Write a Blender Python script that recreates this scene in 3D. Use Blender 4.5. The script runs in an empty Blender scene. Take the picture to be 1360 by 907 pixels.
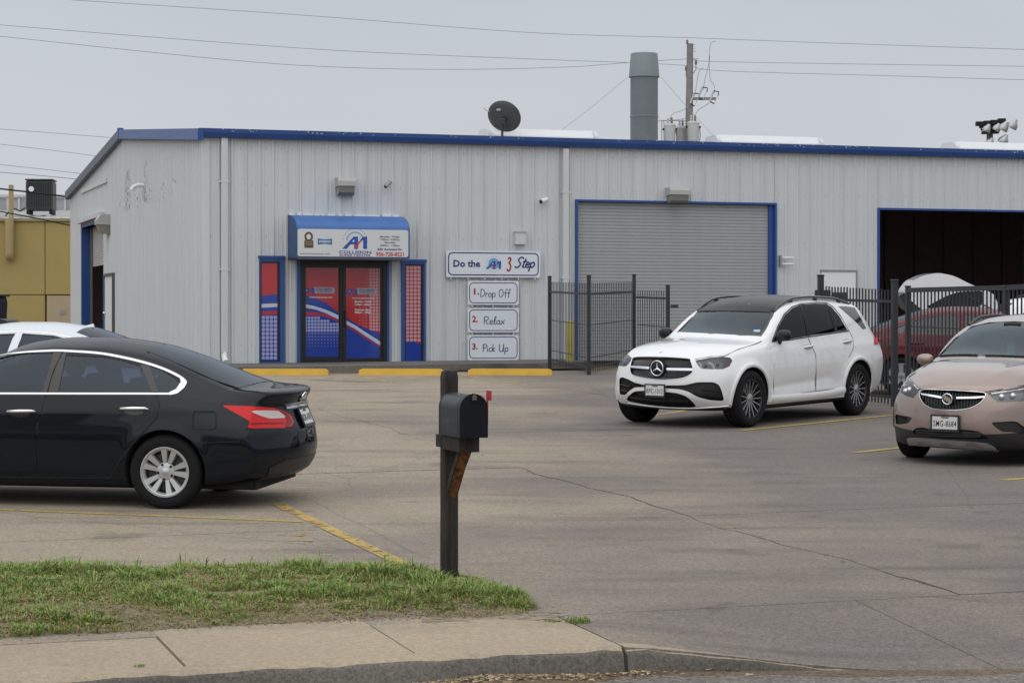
import bpy, bmesh, math, random
import numpy as np
from mathutils import Vector, Matrix
from mathutils.bvhtree import BVHTree
from mathutils.geometry import delaunay_2d_cdt
random.seed(7); np.random.seed(7)
R = math.radians
S = bpy.context.scene
COL = S.collection

# ---------------------------------------------------------------- camera
F = 2893.0; CZ = 1.7; PITCH = math.atan((453.5-425)/F)
cam = bpy.data.objects.new('camera', bpy.data.cameras.new('camera')); COL.objects.link(cam)
cam.location = (0, 0, CZ); cam.rotation_euler = (math.pi/2-PITCH, 0, 0)
cam.data.lens = F/1360*36; cam.data.sensor_width = 36; cam.data.clip_start = .1; cam.data.clip_end = 3000
S.camera = cam
CROT = Matrix.Rotation(math.pi/2-PITCH, 3, 'X')
def ray(px, py): return (CROT @ Vector(((px-680)/F, (453.5-py)/F, -1))).normalized()

# ---------------------------------------------------------------- overcast sky and veiled sun
SUN_EL, SUN_ROT = R(52), R(205)
W = bpy.data.worlds.new('World'); S.world = W; W.use_nodes = True
nt = W.node_tree; nt.nodes.clear()
out = nt.nodes.new('ShaderNodeOutputWorld'); bg = nt.nodes.new('ShaderNodeBackground')
sky = nt.nodes.new('ShaderNodeTexSky'); sky.sky_type = 'NISHITA'; sky.sun_disc = False
sky.sun_elevation = SUN_EL; sky.sun_rotation = SUN_ROT; sky.dust_density = 6; sky.air_density = 1.5
hs = nt.nodes.new('ShaderNodeHueSaturation'); hs.inputs['Saturation'].default_value = .25; hs.inputs['Value'].default_value = .6
tc = nt.nodes.new('ShaderNodeTexCoord'); sp = nt.nodes.new('ShaderNodeSeparateXYZ')
rp = nt.nodes.new('ShaderNodeValToRGB')
cl = rp.color_ramp; cl.elements[0].position = 0.0; cl.elements[0].color = (6.6, 6.85, 7.3, 1)
cl.elements[1].position = 1.0; cl.elements[1].color = (13.0, 13.3, 13.6, 1)
e = cl.elements.new(.10); e.color = (6.2, 6.55, 7.1, 1)
e = cl.elements.new(.16); e.color = (5.7, 6.1, 6.75, 1)
e = cl.elements.new(.45); e.color = (9.3, 9.6, 10.0, 1)
ns = nt.nodes.new('ShaderNodeTexNoise'); ns.inputs['Scale'].default_value = 2.2; ns.inputs['Detail'].default_value = 3
mp = nt.nodes.new('ShaderNodeMapping'); mp.inputs['Scale'].default_value = (1, 1, 3.5)
mr = nt.nodes.new('ShaderNodeMapRange'); mr.inputs['From Min'].default_value = .3; mr.inputs['From Max'].default_value = .7
mr.inputs['To Min'].default_value = .935; mr.inputs['To Max'].default_value = 1.06
mul = nt.nodes.new('ShaderNodeMix'); mul.data_type = 'RGBA'; mul.blend_type = 'MULTIPLY'; mul.inputs[0].default_value = 1
mix = nt.nodes.new('ShaderNodeMix'); mix.data_type = 'RGBA'; mix.inputs[0].default_value = .93
L = nt.links.new
L(tc.outputs['Generated'], sp.inputs[0]); L(sp.outputs['Z'], rp.inputs[0])
L(tc.outputs['Generated'], mp.inputs[0]); L(mp.outputs[0], ns.inputs['Vector']); L(ns.outputs[0], mr.inputs[0])
L(rp.outputs[0], mul.inputs[6]); L(mr.outputs[0], mul.inputs[7])
L(sky.outputs[0], hs.inputs['Color']); L(hs.outputs[0], mix.inputs[6]); L(mul.outputs[2], mix.inputs[7])
L(mix.outputs[2], bg.inputs[0]); bg.inputs[1].default_value = .098; L(bg.outputs[0], out.inputs[0])
sl = bpy.data.lights.new('sun', 'SUN'); sl.energy = .9; sl.angle = R(100); sl.color = (1, .96, .9)
so = bpy.data.objects.new('sun', sl); COL.objects.link(so)
sd = Vector((math.sin(SUN_ROT)*math.cos(SUN_EL), math.cos(SUN_ROT)*math.cos(SUN_EL), math.sin(SUN_EL)))
so.rotation_euler = sd.to_track_quat('Z', 'Y').to_euler(); so.location = (0, 0, 40)
S.view_settings.view_transform = 'Standard'; S.view_settings.look = 'None'; S.view_settings.exposure = 0; S.view_settings.gamma = 1
S.render.engine = 'CYCLES'; S.cycles.max_bounces = 8; S.cycles.transparent_max_bounces = 16
try: S.cycles.use_denoising = True
except Exception: pass

# ---------------------------------------------------------------- materials
MATS = {}
def mat(name, col=(.5, .5, .5), rough=.5, metal=0, coat=0, spec=.5, alpha=None, var=0, vscale=3, bump=0, bscale=40, emit=None, rv=0, vec='Object'):
    """Principled material; var = colour variation by noise, bump = fine relief."""
    if name in MATS: return MATS[name]
    m = bpy.data.materials.new(name); m.use_nodes = True; t = m.node_tree; b = t.nodes['Principled BSDF']
    b.inputs['Base Color'].default_value = (*col, 1); b.inputs['Roughness'].default_value = rough
    b.inputs['Metallic'].default_value = metal; b.inputs['Coat Weight'].default_value = coat
    b.inputs['Coat Roughness'].default_value = .04; b.inputs['Specular IOR Level'].default_value = spec
    k = t.links.new
    if var or bump or rv: 
        c = t.nodes.new('ShaderNodeTexCoord'); 
    if var or rv:
        n = t.nodes.new('ShaderNodeTexNoise'); n.inputs['Scale'].default_value = vscale; n.inputs['Detail'].default_value = 6; n.inputs['Roughness'].default_value = .65
        k(c.outputs[vec], n.inputs['Vector'])
    if var:
        r = t.nodes.new('ShaderNodeMapRange'); r.inputs[1].default_value = .25; r.inputs[2].default_value = .75
        r.inputs[3].default_value = 1-var; r.inputs[4].default_value = 1+var
        x = t.nodes.new('ShaderNodeMix'); x.data_type = 'RGBA'; x.blend_type = 'MULTIPLY'; x.inputs[0].default_value = 1
        x.inputs[6].default_value = (*col, 1); k(n.outputs[0], r.inputs[0]); k(r.outputs[0], x.inputs[7]); k(x.outputs[2], b.inputs['Base Color'])
    if rv:
        r2 = t.nodes.new('ShaderNodeMapRange'); r2.inputs[1].default_value = .3; r2.inputs[2].default_value = .7
        r2.inputs[3].default_value = max(0, rough-rv); r2.inputs[4].default_value = rough+rv; k(n.outputs[0], r2.inputs[0]); k(r2.outputs[0], b.inputs['Roughness'])
    if bump:
        n2 = t.nodes.new('ShaderNodeTexNoise'); n2.inputs['Scale'].default_value = bscale; n2.inputs['Detail'].default_value = 4
        bp = t.nodes.new('ShaderNodeBump'); bp.inputs['Strength'].default_value = bump; bp.inputs['Distance'].default_value = .01
        k(c.outputs[vec], n2.inputs['Vector']); k(n2.outputs[0], bp.inputs['Height']); k(bp.outputs[0], b.inputs['Normal'])
    if emit: b.inputs['Emission Color'].default_value = (*emit, 1); b.inputs['Emission Strength'].default_value = 1
    MATS[name] = m; return m
def glass(name, tint=(.2, .22, .24), refl=(1, 1, 1), rough=.02, base=.0):
    """Thin tinted pane: fresnel mix of a tinted transparent and a mirror layer."""
    if name in MATS: return MATS[name]
    m = bpy.data.materials.new(name); m.use_nodes = True; t = m.node_tree; t.nodes.clear(); k = t.links.new
    o = t.nodes.new('ShaderNodeOutputMaterial'); a = t.nodes.new('ShaderNodeBsdfTransparent'); a.inputs[0].default_value = (*tint, 1)
    g = t.nodes.new('ShaderNodeBsdfGlossy'); g.inputs['Color'].default_value = (*refl, 1); g.inputs['Roughness'].default_value = rough
    fr = t.nodes.new('ShaderNodeFresnel'); fr.inputs[0].default_value = 1.52; ad = t.nodes.new('ShaderNodeMath'); ad.operation = 'ADD'; ad.use_clamp = True
    ad.inputs[1].default_value = base; k(fr.outputs[0], ad.inputs[0])
    x = t.nodes.new('ShaderNodeMixShader'); k(ad.outputs[0], x.inputs[0]); k(a.outputs[0], x.inputs[1]); k(g.outputs[0], x.inputs[2]); k(x.outputs[0], o.inputs[0])
    MATS[name] = m; return m

# ---------------------------------------------------------------- mesh helpers
class MB:
    def __init__(s): s.v = []; s.f = []; s.m = []
    def add(s, vs, fs, mi=0, M=None):
        o = len(s.v)
        s.v += [tuple(M @ Vector(p)) for p in vs] if M is not None else [tuple(p) for p in vs]
        s.f += [tuple(i+o for i in f) for f in fs]; s.m += [mi]*len(fs); return s
    def box(s, x0, x1, y0, y1, z0, z1, mi=0, M=None, bev=0):
        if bev:
            bm = bmesh.new(); bmesh.ops.create_cube(bm, size=1)
            for v in bm.verts: v.co = Vector(((x0+x1)/2+v.co.x*(x1-x0), (y0+y1)/2+v.co.y*(y1-y0), (z0+z1)/2+v.co.z*(z1-z0)))
            bmesh.ops.bevel(bm, geom=bm.edges[:], offset=bev, segments=2, affect='EDGES', profile=.5)
            bm.verts.index_update(); s.add([v.co[:] for v in bm.verts], [[v.index for v in f.verts] for f in bm.faces], mi, M); bm.free(); return s
        v = [(x, y, z) for z in (z0, z1) for y in (y0, y1) for x in (x0, x1)]
        return s.add(v, [(0, 2, 3, 1), (4, 5, 7, 6), (0, 1, 5, 4), (2, 6, 7, 3), (0, 4, 6, 2), (1, 3, 7, 5)], mi, M)
    def prism(s, poly, d0, d1, axis='y', mi=0, M=None):
        """polygon (a,b) extruded along axis: y -> (a,d,b), x -> (d,a,b), z -> (a,b,d)"""
        g = {'y': lambda a, b, d: (a, d, b), 'x': lambda a, b, d: (d, a, b), 'z': lambda a, b, d: (a, b, d)}[axis]
        n = len(poly); v = [g(a, b, d0) for a, b in poly]+[g(a, b, d1) for a, b in poly]
        return s.add(v, [tuple(range(n)), tuple(range(2*n-1, n-1, -1))]+[(i, n+i, n+(i+1) % n, (i+1) % n) for i in range(n)], mi, M)
    def tube(s, pts, r, n=6, mi=0, M=None, closed=False):
        pts = [Vector(p) for p in pts]; rs = r if isinstance(r, (list, tuple)) else [r]*len(pts); vs = []; N = len(pts)
        up = None
        for i, p in enumerate(pts):
            a = pts[(i-1) % N] if (closed or i > 0) else p; b = pts[(i+1) % N] if (closed or i < N-1) else p
            d = (b-a).normalized()
            if up is None or abs(up.dot(d)) > .98: up = Vector((0, 0, 1)) if abs(d.z) < .9 else Vector((1, 0, 0))
            x = d.cross(up).normalized(); y = x.cross(d).normalized(); up = y
            vs += [p+x*math.cos(2*math.pi*j/n)*rs[i]+y*math.sin(2*math.pi*j/n)*rs[i] for j in range(n)]
        fs = [(i*n+j, i*n+(j+1) % n, ((i+1) % N)*n+(j+1) % n, ((i+1) % N)*n+j) for i in range(N if closed else N-1) for j in range(n)]
        if not closed: fs += [tuple(range(n-1, -1, -1)), tuple((N-1)*n+j for j in range(n))]
        return s.add(vs, fs, mi, M)
    def cyl(s, p0, p1, r0, r1=None, n=16, mi=0, M=None): return s.tube([p0, p1], [r0, r0 if r1 is None else r1], n, mi, M)
    def lathe(s, prof, n=32, axis='z', mi=0, M=None, caps=True):
        """prof [(r, h)] spun about axis"""
        vs = []
        for r, h in prof:
            for j in range(n):
                c, q = math.cos(2*math.pi*j/n)*r, math.sin(2*math.pi*j/n)*r
                vs.append({'z': (c, q, h), 'y': (c, h, q), 'x': (h, c, q)}[axis])
        fs = [(i*n+j, i*n+(j+1) % n, (i+1)*n+(j+1) % n, (i+1)*n+j) for i in range(len(prof)-1) for j in range(n)]
        if caps:
            if prof[0][0] > 1e-6: fs.append(tuple(range(n-1, -1, -1)))
            if prof[-1][0] > 1e-6: fs.append(tuple((len(prof)-1)*n+j for j in range(n)))
        return s.add(vs, fs, mi, M)
    def sphere(s, c, r, n=12, mi=0, M=None, sc=(1, 1, 1)):
        vs = []; m = n//2
        for i in range(m+1):
            for j in range(n):
                a = math.pi*i/m; b = 2*math.pi*j/n
                vs.append((c[0]+r*sc[0]*math.sin(a)*math.cos(b), c[1]+r*sc[1]*math.sin(a)*math.sin(b), c[2]+r*sc[2]*math.cos(a)))
        return s.add(vs, [(i*n+j, (i+1)*n+j, (i+1)*n+(j+1) % n, i*n+(j+1) % n) for i in range(m) for j in range(n)], mi, M)
    def build(s, name, mats, parent=None, smooth=None, fixn=True, loc=None, rz=None):
        me = bpy.data.meshes.new(name); me.from_pydata([tuple(p) for p in s.v], [], s.f)
        ml = mats if isinstance(mats, (list, tuple)) else [mats]
        for m in ml: me.materials.append(m)
        if len(ml) > 1: me.polygons.foreach_set('material_index', s.m)
        if fixn:
            bm = bmesh.new(); bm.from_mesh(me); bmesh.ops.recalc_face_normals(bm, faces=bm.faces); bm.to_mesh(me); bm.free()
        if smooth:
            me.polygons.foreach_set('use_smooth', [True]*len(me.polygons)); me.set_sharp_from_angle(angle=R(smooth))
        me.update()
        o = bpy.data.objects.new(name, me); COL.objects.link(o)
        if parent: o.parent = parent
        if loc is not None: o.location = loc
        if rz is not None: o.rotation_euler.z = rz
        return o
def inst(src, name, parent=None, loc=None, rz=None):
    o = bpy.data.objects.new(name, src.data); COL.objects.link(o)
    if parent: o.parent = parent
    if loc is not None: o.location = loc
    if rz is not None: o.rotation_euler.z = rz
    return o
def thing(name, label, cat, loc=(0, 0, 0), rz=0, group=None):
    o = bpy.data.objects.new(name, None); COL.objects.link(o); o.location = loc; o.rotation_euler.z = rz
    o.empty_display_size = .1
    return tag(o, label, cat, group)
def tag(o, label, cat, group=None, kind=None):
    o['label'] = label; o['category'] = cat
    if group: o['group'] = group
    if kind: o['kind'] = kind
    return o
def struct(o, label=None):
    o['kind'] = 'structure'
    if label: o['label'] = label
    return o
def curve_text(txt, size, bold=0, shear=0, extrude=.001, sx=1, align='CENTER', spacing=1):
    """text laid in the x-z plane facing -y: returns (verts, faces)"""
    cu = bpy.data.curves.new('t', 'FONT'); cu.body = txt; cu.size = size; cu.offset = bold; cu.shear = shear; cu.extrude = extrude
    cu.align_x = align; cu.align_y = 'CENTER'; cu.resolution_u = 2; cu.space_character = spacing
    ob = bpy.data.objects.new('t', cu); COL.objects.link(ob)
    dg = bpy.context.evaluated_depsgraph_get(); me = bpy.data.meshes.new_from_object(ob.evaluated_get(dg))
    v = [(p.co.x*sx, -p.co.z, p.co.y) for p in me.vertices]; f = [tuple(q.vertices) for q in me.polygons]
    bpy.data.objects.remove(ob); bpy.data.curves.remove(cu); bpy.data.meshes.remove(me)
    return v, f
def ribbon2(pts, w, close=False):
    """flat ribbon polygon strips round a 2D polyline -> quads [(4 pts)...] with round-ish joins"""
    P = [Vector(p) for p in pts]; n = len(P); Lf, Rt = [], []
    for i in range(n):
        a = P[(i-1) % n] if (close or i > 0) else P[i]; b = P[(i+1) % n] if (close or i < n-1) else P[i]
        d = (b-a).normalized() if (b-a).length > 1e-9 else Vector((1, 0)); q = Vector((-d.y, d.x))*w/2
        Lf.append(P[i]+q); Rt.append(P[i]-q)
    m = n if close else n-1
    return [(Lf[i], Lf[(i+1) % n], Rt[(i+1) % n], Rt[i]) for i in range(m)]
def arc(cx, cy, rx, ry, a0, a1, n=10): return [(cx+rx*math.cos(R(a0+(a1-a0)*i/n)), cy+ry*math.sin(R(a0+(a1-a0)*i/n))) for i in range(n+1)]
def rrect(x0, x1, z0, z1, r, n=4):
    return arc(x1-r, z1-r, r, r, 0, 90, n)+arc(x0+r, z1-r, r, r, 90, 180, n)+arc(x0+r, z0+r, r, r, 180, 270, n)+arc(x1-r, z0+r, r, r, 270, 360, n)

# ---------------------------------------------------------------- ground plane: the lot rises gently away from the street
GA, GB = -.4205, .02334
def g(y): return GA+GB*min(y, 62) if y > 11 else GA+GB*11
def gp(px, py):
    Y = (CZ-GA)/((py-425)/F+GB); return Vector(((px-680)/F*Y, Y, GA+GB*Y))
A2 = Vector((.9507, .3102)); B2 = Vector((-.3102, .9507)); TH = math.atan2(.3102, .9507)   # along the street / into the lot
O2 = Vector((-.89, 13.1))
def st(s, t): return O2+A2*s+B2*t
def to_st(p): q = Vector(p[:2])-O2; return q.dot(A2), q.dot(B2)
# ================================================================ GROUND
def concrete(name, c1, c2, c3, gx=0.0, streak=.0, speck=.25, sc=1.0, crack=False):
    """weathered concrete: broad two-tone patches, exposed aggregate, faint stains"""
    m = bpy.data.materials.new(name); m.use_nodes = True; t = m.node_tree; b = t.nodes['Principled BSDF']; k = t.links.new; N = t.nodes.new
    c = N('ShaderNodeTexCoord'); geo = N('ShaderNodeNewGeometry')
    def noise(scale, det=5, ro=.6, mapp=None):
        n = N('ShaderNodeTexNoise'); n.inputs['Scale'].default_value = scale; n.inputs['Detail'].default_value = det; n.inputs['Roughness'].default_value = ro
        if mapp:
            q = N('ShaderNodeMapping'); q.inputs['Rotation'].default_value = (0, 0, -TH); q.inputs['Scale'].default_value = mapp; k(geo.outputs['Position'], q.inputs[0]); k(q.outputs[0], n.inputs['Vector'])
        else: k(geo.outputs['Position'], n.inputs['Vector'])
        return n.outputs[0]
    def rng(s, a, bb, lo, hi, clamp=True):
        r = N('ShaderNodeMapRange'); r.clamp = clamp; r.inputs[1].default_value = a; r.inputs[2].default_value = bb; r.inputs[3].default_value = lo; r.inputs[4].default_value = hi; k(s, r.inputs[0]); return r.outputs[0]
    def mx(f, a, bb, blend='MIX'):
        x = N('ShaderNodeMix'); x.data_type = 'RGBA'; x.blend_type = blend
        if isinstance(f, float): x.inputs[0].default_value = f
        else: k(f, x.inputs[0])
        for s_, i in ((a, 6), (bb, 7)):
            if isinstance(s_, tuple): x.inputs[i].default_value = (*s_, 1)
            else: k(s_, x.inputs[i])
        return x.outputs[2]
    sx = N('ShaderNodeSeparateXYZ'); k(geo.outputs['Position'], sx.inputs[0])
    big = noise(.22, 4, .55)
    if gx:
        ad = N('ShaderNodeMath'); ad.operation = 'MULTIPLY_ADD'; k(sx.outputs[0], ad.inputs[0]); ad.inputs[1].default_value = gx; k(big, ad.inputs[2]); big = ad.outputs[0]
    col = mx(rng(big, .38, .66, 0, 1), c1, c2)
    col = mx(rng(noise(.9, 6, .65), .5, .75, 0, .55), col, c3)
    if streak:
        col = mx(rng(noise(1.0, 5, .6, (.35, 1.5, 1)), .52, .72, 0, streak), col, tuple(q*.62 for q in c2))
        col = mx(rng(noise(.55, 4, .6, (1.6, .16, 1)), .56, .74, 0, streak*.8), col, tuple(q*.7 for q in c1))
        sc3 = noise(.75, 3, .5, (.9, 1.1, 1)); col = mx(rng(sc3, .64, .72, 0, streak*.9), col, tuple(q*.45 for q in c2))
    v = N('ShaderNodeTexVoronoi'); v.inputs['Scale'].default_value = 85*sc; k(geo.outputs['Position'], v.inputs['Vector'])
    sv = N('ShaderNodeSeparateColor'); k(v.outputs['Color'], sv.inputs[0])
    col = mx(rng(sv.outputs[0], .0, 1, 1-speck, 1+speck), col, col) if False else col
    spk = N('ShaderNodeCombineColor'); f = rng(sv.outputs[0], 0, 1, 1-speck, 1+speck)
    for i in range(3): k(f, spk.inputs[i])
    col = mx(1.0, col, spk.outputs[0], 'MULTIPLY')
    fine = noise(22*sc, 7, .75); spk2 = N('ShaderNodeCombineColor'); f2 = rng(fine, .25, .75, .78, 1.22)
    for i in range(3): k(f2, spk2.inputs[i])
    col = mx(1.0, col, spk2.outputs[0], 'MULTIPLY')
    if crack:
        col = mx(rng(noise(2.6, 3, .5), .66, .76, 0, .45), col, tuple(q*.35 for q in c2))
        col = mx(rng(noise(.5, 3, .5, (.5, 5, 1)), .60, .74, 0, .45), col, tuple(q*.5 for q in c2))
        vc = N('ShaderNodeTexVoronoi'); vc.feature = 'DISTANCE_TO_EDGE'; vc.inputs['Scale'].default_value = .22
        q = N('ShaderNodeMix'); q.data_type = 'RGBA'; q.inputs[0].default_value = .12; nn = N('ShaderNodeTexNoise'); nn.inputs['Scale'].default_value = 1.6; nn.inputs['Detail'].default_value = 6
        k(geo.outputs['Position'], nn.inputs['Vector']); k(geo.outputs['Position'], q.inputs[6]); k(nn.outputs['Color'], q.inputs[7]); k(q.outputs[2], vc.inputs['Vector'])
        col = mx(rng(vc.outputs['Distance'], 0, .0025, .3, 0), col, tuple(x*.3 for x in c2))
    k(col, b.inputs['Base Color']); b.inputs['Roughness'].default_value = .88; b.inputs['Specular IOR Level'].default_value = .3
    bp = N('ShaderNodeBump'); bp.inputs['Strength'].default_value = .5; bp.inputs['Distance'].default_value = .006; k(fine, bp.inputs['Height']); k(bp.outputs[0], b.inputs['Normal'])
    return m
M_lot = concrete('lot_concrete', (.292, .246, .188), (.155, .134, .123), (.21, .178, .15), gx=.062, streak=.5, crack=True)
M_walk = concrete('sidewalk_concrete', (.37, .30, .215), (.28, .232, .175), (.31, .258, .19), streak=.45, speck=.12)
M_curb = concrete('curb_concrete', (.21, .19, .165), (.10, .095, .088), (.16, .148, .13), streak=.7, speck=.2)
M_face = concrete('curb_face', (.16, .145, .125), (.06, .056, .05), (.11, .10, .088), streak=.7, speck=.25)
M_street = concrete('street_asphalt', (.19, .165, .145), (.13, .115, .105), (.21, .17, .135), streak=.4, speck=.5, sc=.7)
M_dirt = concrete('dirt', (.16, .115, .072), (.09, .066, .045), (.2, .15, .1), speck=.35, sc=.6)
M_soil = concrete('soil', (.17, .135, .075), (.11, .095, .05), (.22, .17, .10), speck=.35, sc=.6)

def lotz(p, off=0): return GA+GB*p[1]+off
# wide ground sheet to the horizon, a little below the lot so that joints between slabs show dirt
mb = MB(); rows = [-80, -1.6, 0.0, 30, 47, 60, 300, 1500]; cols = [-1500, -60, 0, 60, 1500]
vs = []
for t_ in rows:
    for s_ in cols:
        p = st(s_, t_); z = -.75 if t_ <= -1.6 else (GA+GB*min(max(st(0, t_).y, 11), 60)-(.30 if t_ == 0 else .045))
        vs.append((p.x, p.y, z))
n_ = len(cols); mb.add(vs, [(i*n_+j, i*n_+j+1, (i+1)*n_+j+1, (i+1)*n_+j) for i in range(len(rows)-1) for j in range(n_-1)])
struct(mb.build('ground', M_dirt), 'bare dirt ground under and beyond the paving')

# lot slabs
lot = bpy.data.objects.new('parking_lot', None); COL.objects.link(lot); struct(lot, 'weathered concrete parking lot split into slabs')
SE = [-18, -13.6, -9.0, -4.4, .77, 4.03, 9.6, 15.2, 21, 27, 33.5, 40]
TE = [-.15, 4.6, 9.4, 14.2, 19.2, 24.4, 30.2]
jr = random.Random(3)
wob = {}
def edge_s(i, t):
    s_ = SE[i]
    if i == 4: s_ += (7.6-t)*.035
    if i == 5: s_ += (t-5)*.015+.05*math.sin(t*1.3)+.025*math.sin(t*4.1+1)+.012*math.sin(t*11+2)
    return s_
def gapw(i, t):
    if i == 5: return .006+.009*max(0, math.sin(t*2.3+.9))*(1 if t < 9 else .5)+(.022*math.exp(-((t-.45)/.28)**2))
    return .012 if i == 4 else .007
def edge_t(j, s): return TE[j]+(.012*math.sin(s*2.2+j)+.008*math.sin(s*6.1+j*2) if j else 0)
for i in range(len(SE)-1):
    for j in range(len(TE)-1):
        t0, t1 = TE[j], TE[j+1]; k_ = max(2, int((t1-t0)/.22)); ts = [t0+(t1-t0)*q/k_ for q in range(k_+1)]
        Lp = [(edge_s(i, t)+gapw(i, t)/2, t) for t in ts]; Rp = [(edge_s(i+1, t)-gapw(i+1, t)/2, t) for t in ts]
        m_ = 14; gw = .0035 if j else .006
        Lp[0] = (Lp[0][0], edge_t(j, Lp[0][0])+gw); Rp[0] = (Rp[0][0], edge_t(j, Rp[0][0])+gw)
        Lp[-1] = (Lp[-1][0], edge_t(j+1, Lp[-1][0])-gw); Rp[-1] = (Rp[-1][0], edge_t(j+1, Rp[-1][0])-gw)
        bot = [(Lp[0][0]+(Rp[0][0]-Lp[0][0])*q/m_, 0) for q in range(1, m_)]; bot = [(a, edge_t(j, a)+gw) for a, _ in bot]
        top = [(Lp[-1][0]+(Rp[-1][0]-Lp[-1][0])*q/m_, 0) for q in range(1, m_)]; top = [(a, edge_t(j+1, a)-gw) for a, _ in top]
        poly = Lp[::-1]+bot+Rp+top[::-1]; dz = jr.uniform(-.003, .003)
        P = [st(*q) for q in poly]; v = [(p.x, p.y, lotz(p, dz)) for p in P]+[(p.x, p.y, lotz(p, -.12)) for p in P]; n = len(P)
        mb = MB(); mb.add(v, [tuple(range(n)), tuple(range(2*n-1, n-1, -1))]+[(a, a+n, (a+1) % n+n, (a+1) % n) for a in range(n)])
        mb.build('slab', M_lot, lot)
P = [st(-60, 30.22), st(-.9, 30.22), st(-.9, 34), st(-5.6, 34), st(-5.6, 80), st(-60, 80)]
P = [st(-60, 30.22), st(2.2, 30.22), st(2.2, 80), st(-60, 80)]
struct(MB().add([(p.x, p.y, lotz((p.x, min(p.y, 62)), -.008)) for p in P], [(0, 1, 2, 3)]).build('side_yard', M_lot), 'paved yard left of the workshop')
# driveway apron falling to the street
def ramp(s): x = min(1, max(0, (s-1.0)/1.7)); return .135*x*x*(3-2*x)
def te(s): return -1.30-.33*min(3.2, max(0, s-1.2))
apr = bpy.data.objects.new('driveway_apron', None); COL.objects.link(apr); struct(apr, 'concrete driveway apron falling to the street')
AS = [1.18, 3.2, 4.9, 8.0, 12, 17, 27, 40]
for a in range(len(AS)-1):
    mb = MB(); vs = []; ns_, nt_ = 12, 4
    for ii in range(ns_+1):
        for jj in range(nt_+1):
            s_ = AS[a]+.004+(AS[a+1]-AS[a]-.008)*ii/ns_; te_ = te(s_)-.15+(.16 if s_ < 2.8 else .16*max(0, 1-(s_-2.8))); t_ = te_+(-.16-te_)*jj/nt_; p = st(s_, t_)
            vs.append((p.x, p.y, lotz(p, -ramp(s_)*(-.15-t_)/(-.15-te_))))
    q = len(vs); vs += [(x, y, z-.14) for x, y, z in vs]; w = nt_+1
    fs = [(i*w+j, (i+1)*w+j, (i+1)*w+j+1, i*w+j+1) for i in range(ns_) for j in range(nt_)]
    bd = [i*w for i in range(ns_+1)]+[ns_*w+j for j in range(1, w)]+[i*w+nt_ for i in range(ns_-1, -1, -1)]+[j for j in range(nt_-1, 0, -1)]
    fs += [(bd[i], bd[(i+1) % len(bd)], bd[(i+1) % len(bd)]+q, bd[i]+q) for i in range(len(bd))]
    mb.add(vs, fs).build('slab', M_lot, apr)
# sidewalk slabs and curb
sw = bpy.data.objects.new('sidewalk', None); COL.objects.link(sw); struct(sw, 'tan concrete sidewalk along the street')
for q in range(-12, 1):
    s0, s1 = (1.27*(q-1)+.006, 1.27*q-.006) if q <= 0 else (0, 0)
    mb = MB(); P = [st(s0, -1.14), st(s1, -1.14), st(s1, .1), st(s0, .1)]; dz = jr.uniform(-.004, .004)
    mb.add([(p.x, p.y, lotz(p, dz)) for p in P]+[(p.x, p.y, lotz(p, -.12)) for p in P], [(0, 1, 2, 3), (0, 4, 5, 1), (1, 5, 6, 2), (2, 6, 7, 3), (3, 7, 4, 0)]).build('slab', M_walk, sw)
mb = MB(); P = [st(.006, -1.14), st(1.165, -1.14), st(1.165, -.165), st(.006, .1)]
mb.add([(p.x, p.y, lotz(p)) for p in P]+[(p.x, p.y, lotz(p, -.12)) for p in P], [(0, 1, 2, 3), (0, 4, 5, 1), (1, 5, 6, 2), (2, 6, 7, 3), (3, 7, 4, 0)]).build('slab', M_walk, sw)
cb = bpy.data.objects.new('curb', None); COL.objects.link(cb); struct(cb, 'stained concrete curb at the street edge')
for (s0, s1) in [(-18, -11.2), (-11.19, -5.1), (-5.09, 1.165), (1.185, 4.6)]:
    mb = MB(); n = int((s1-s0)/.12)+1; vs = []; 
    for i in range(n+1):
        s_ = s0+(s1-s0)*i/n; h = ramp(s_) if s_ > 1.18 else 0
        ch = .02*(1+.5*math.sin(s_*9)+.4*math.sin(s_*23)) + (.02 if abs(s_-1.175) < .1 else 0)
        for t_, z in [(-1.145, .002-h), (-1.27+.01-ch*.3, .002-h), (-1.30, -.004-h-ch*.5), (-1.325, -.03-h*.9-ch*.3), (-1.345, -.2)]:
            p = st(s_, t_+te(s_)+1.30); vs.append((p.x, p.y, lotz(p, z)))
    w = 5
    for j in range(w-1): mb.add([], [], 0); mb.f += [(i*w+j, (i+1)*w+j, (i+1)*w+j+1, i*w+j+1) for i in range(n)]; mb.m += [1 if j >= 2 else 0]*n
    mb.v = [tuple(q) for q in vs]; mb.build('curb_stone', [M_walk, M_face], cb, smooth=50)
mb = MB(); vs = []; sl_ = [-40, -18]+[-18+i for i in range(1, 62)]; tl_ = [-1.30, -1.6, -3, -5.5, -9, -30]
for s_ in sl_:
    for t_ in tl_:
        p = st(s_, t_+te(s_)+1.30); pc = st(s_, -1.4); vs.append((p.x, p.y, GA+GB*pc.y-.137-(.004 if t_ > -1.5 else 0)+.012*min(3.5, max(0, -1.6-t_))))
w = len(tl_); mb.add(vs, [(i*w+j, i*w+j+1, (i+1)*w+j+1, (i+1)*w+j) for i in range(len(sl_)-1) for j in range(w-1)])
struct(mb.build('street', M_street), 'grey asphalt street along the curb')
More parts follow.
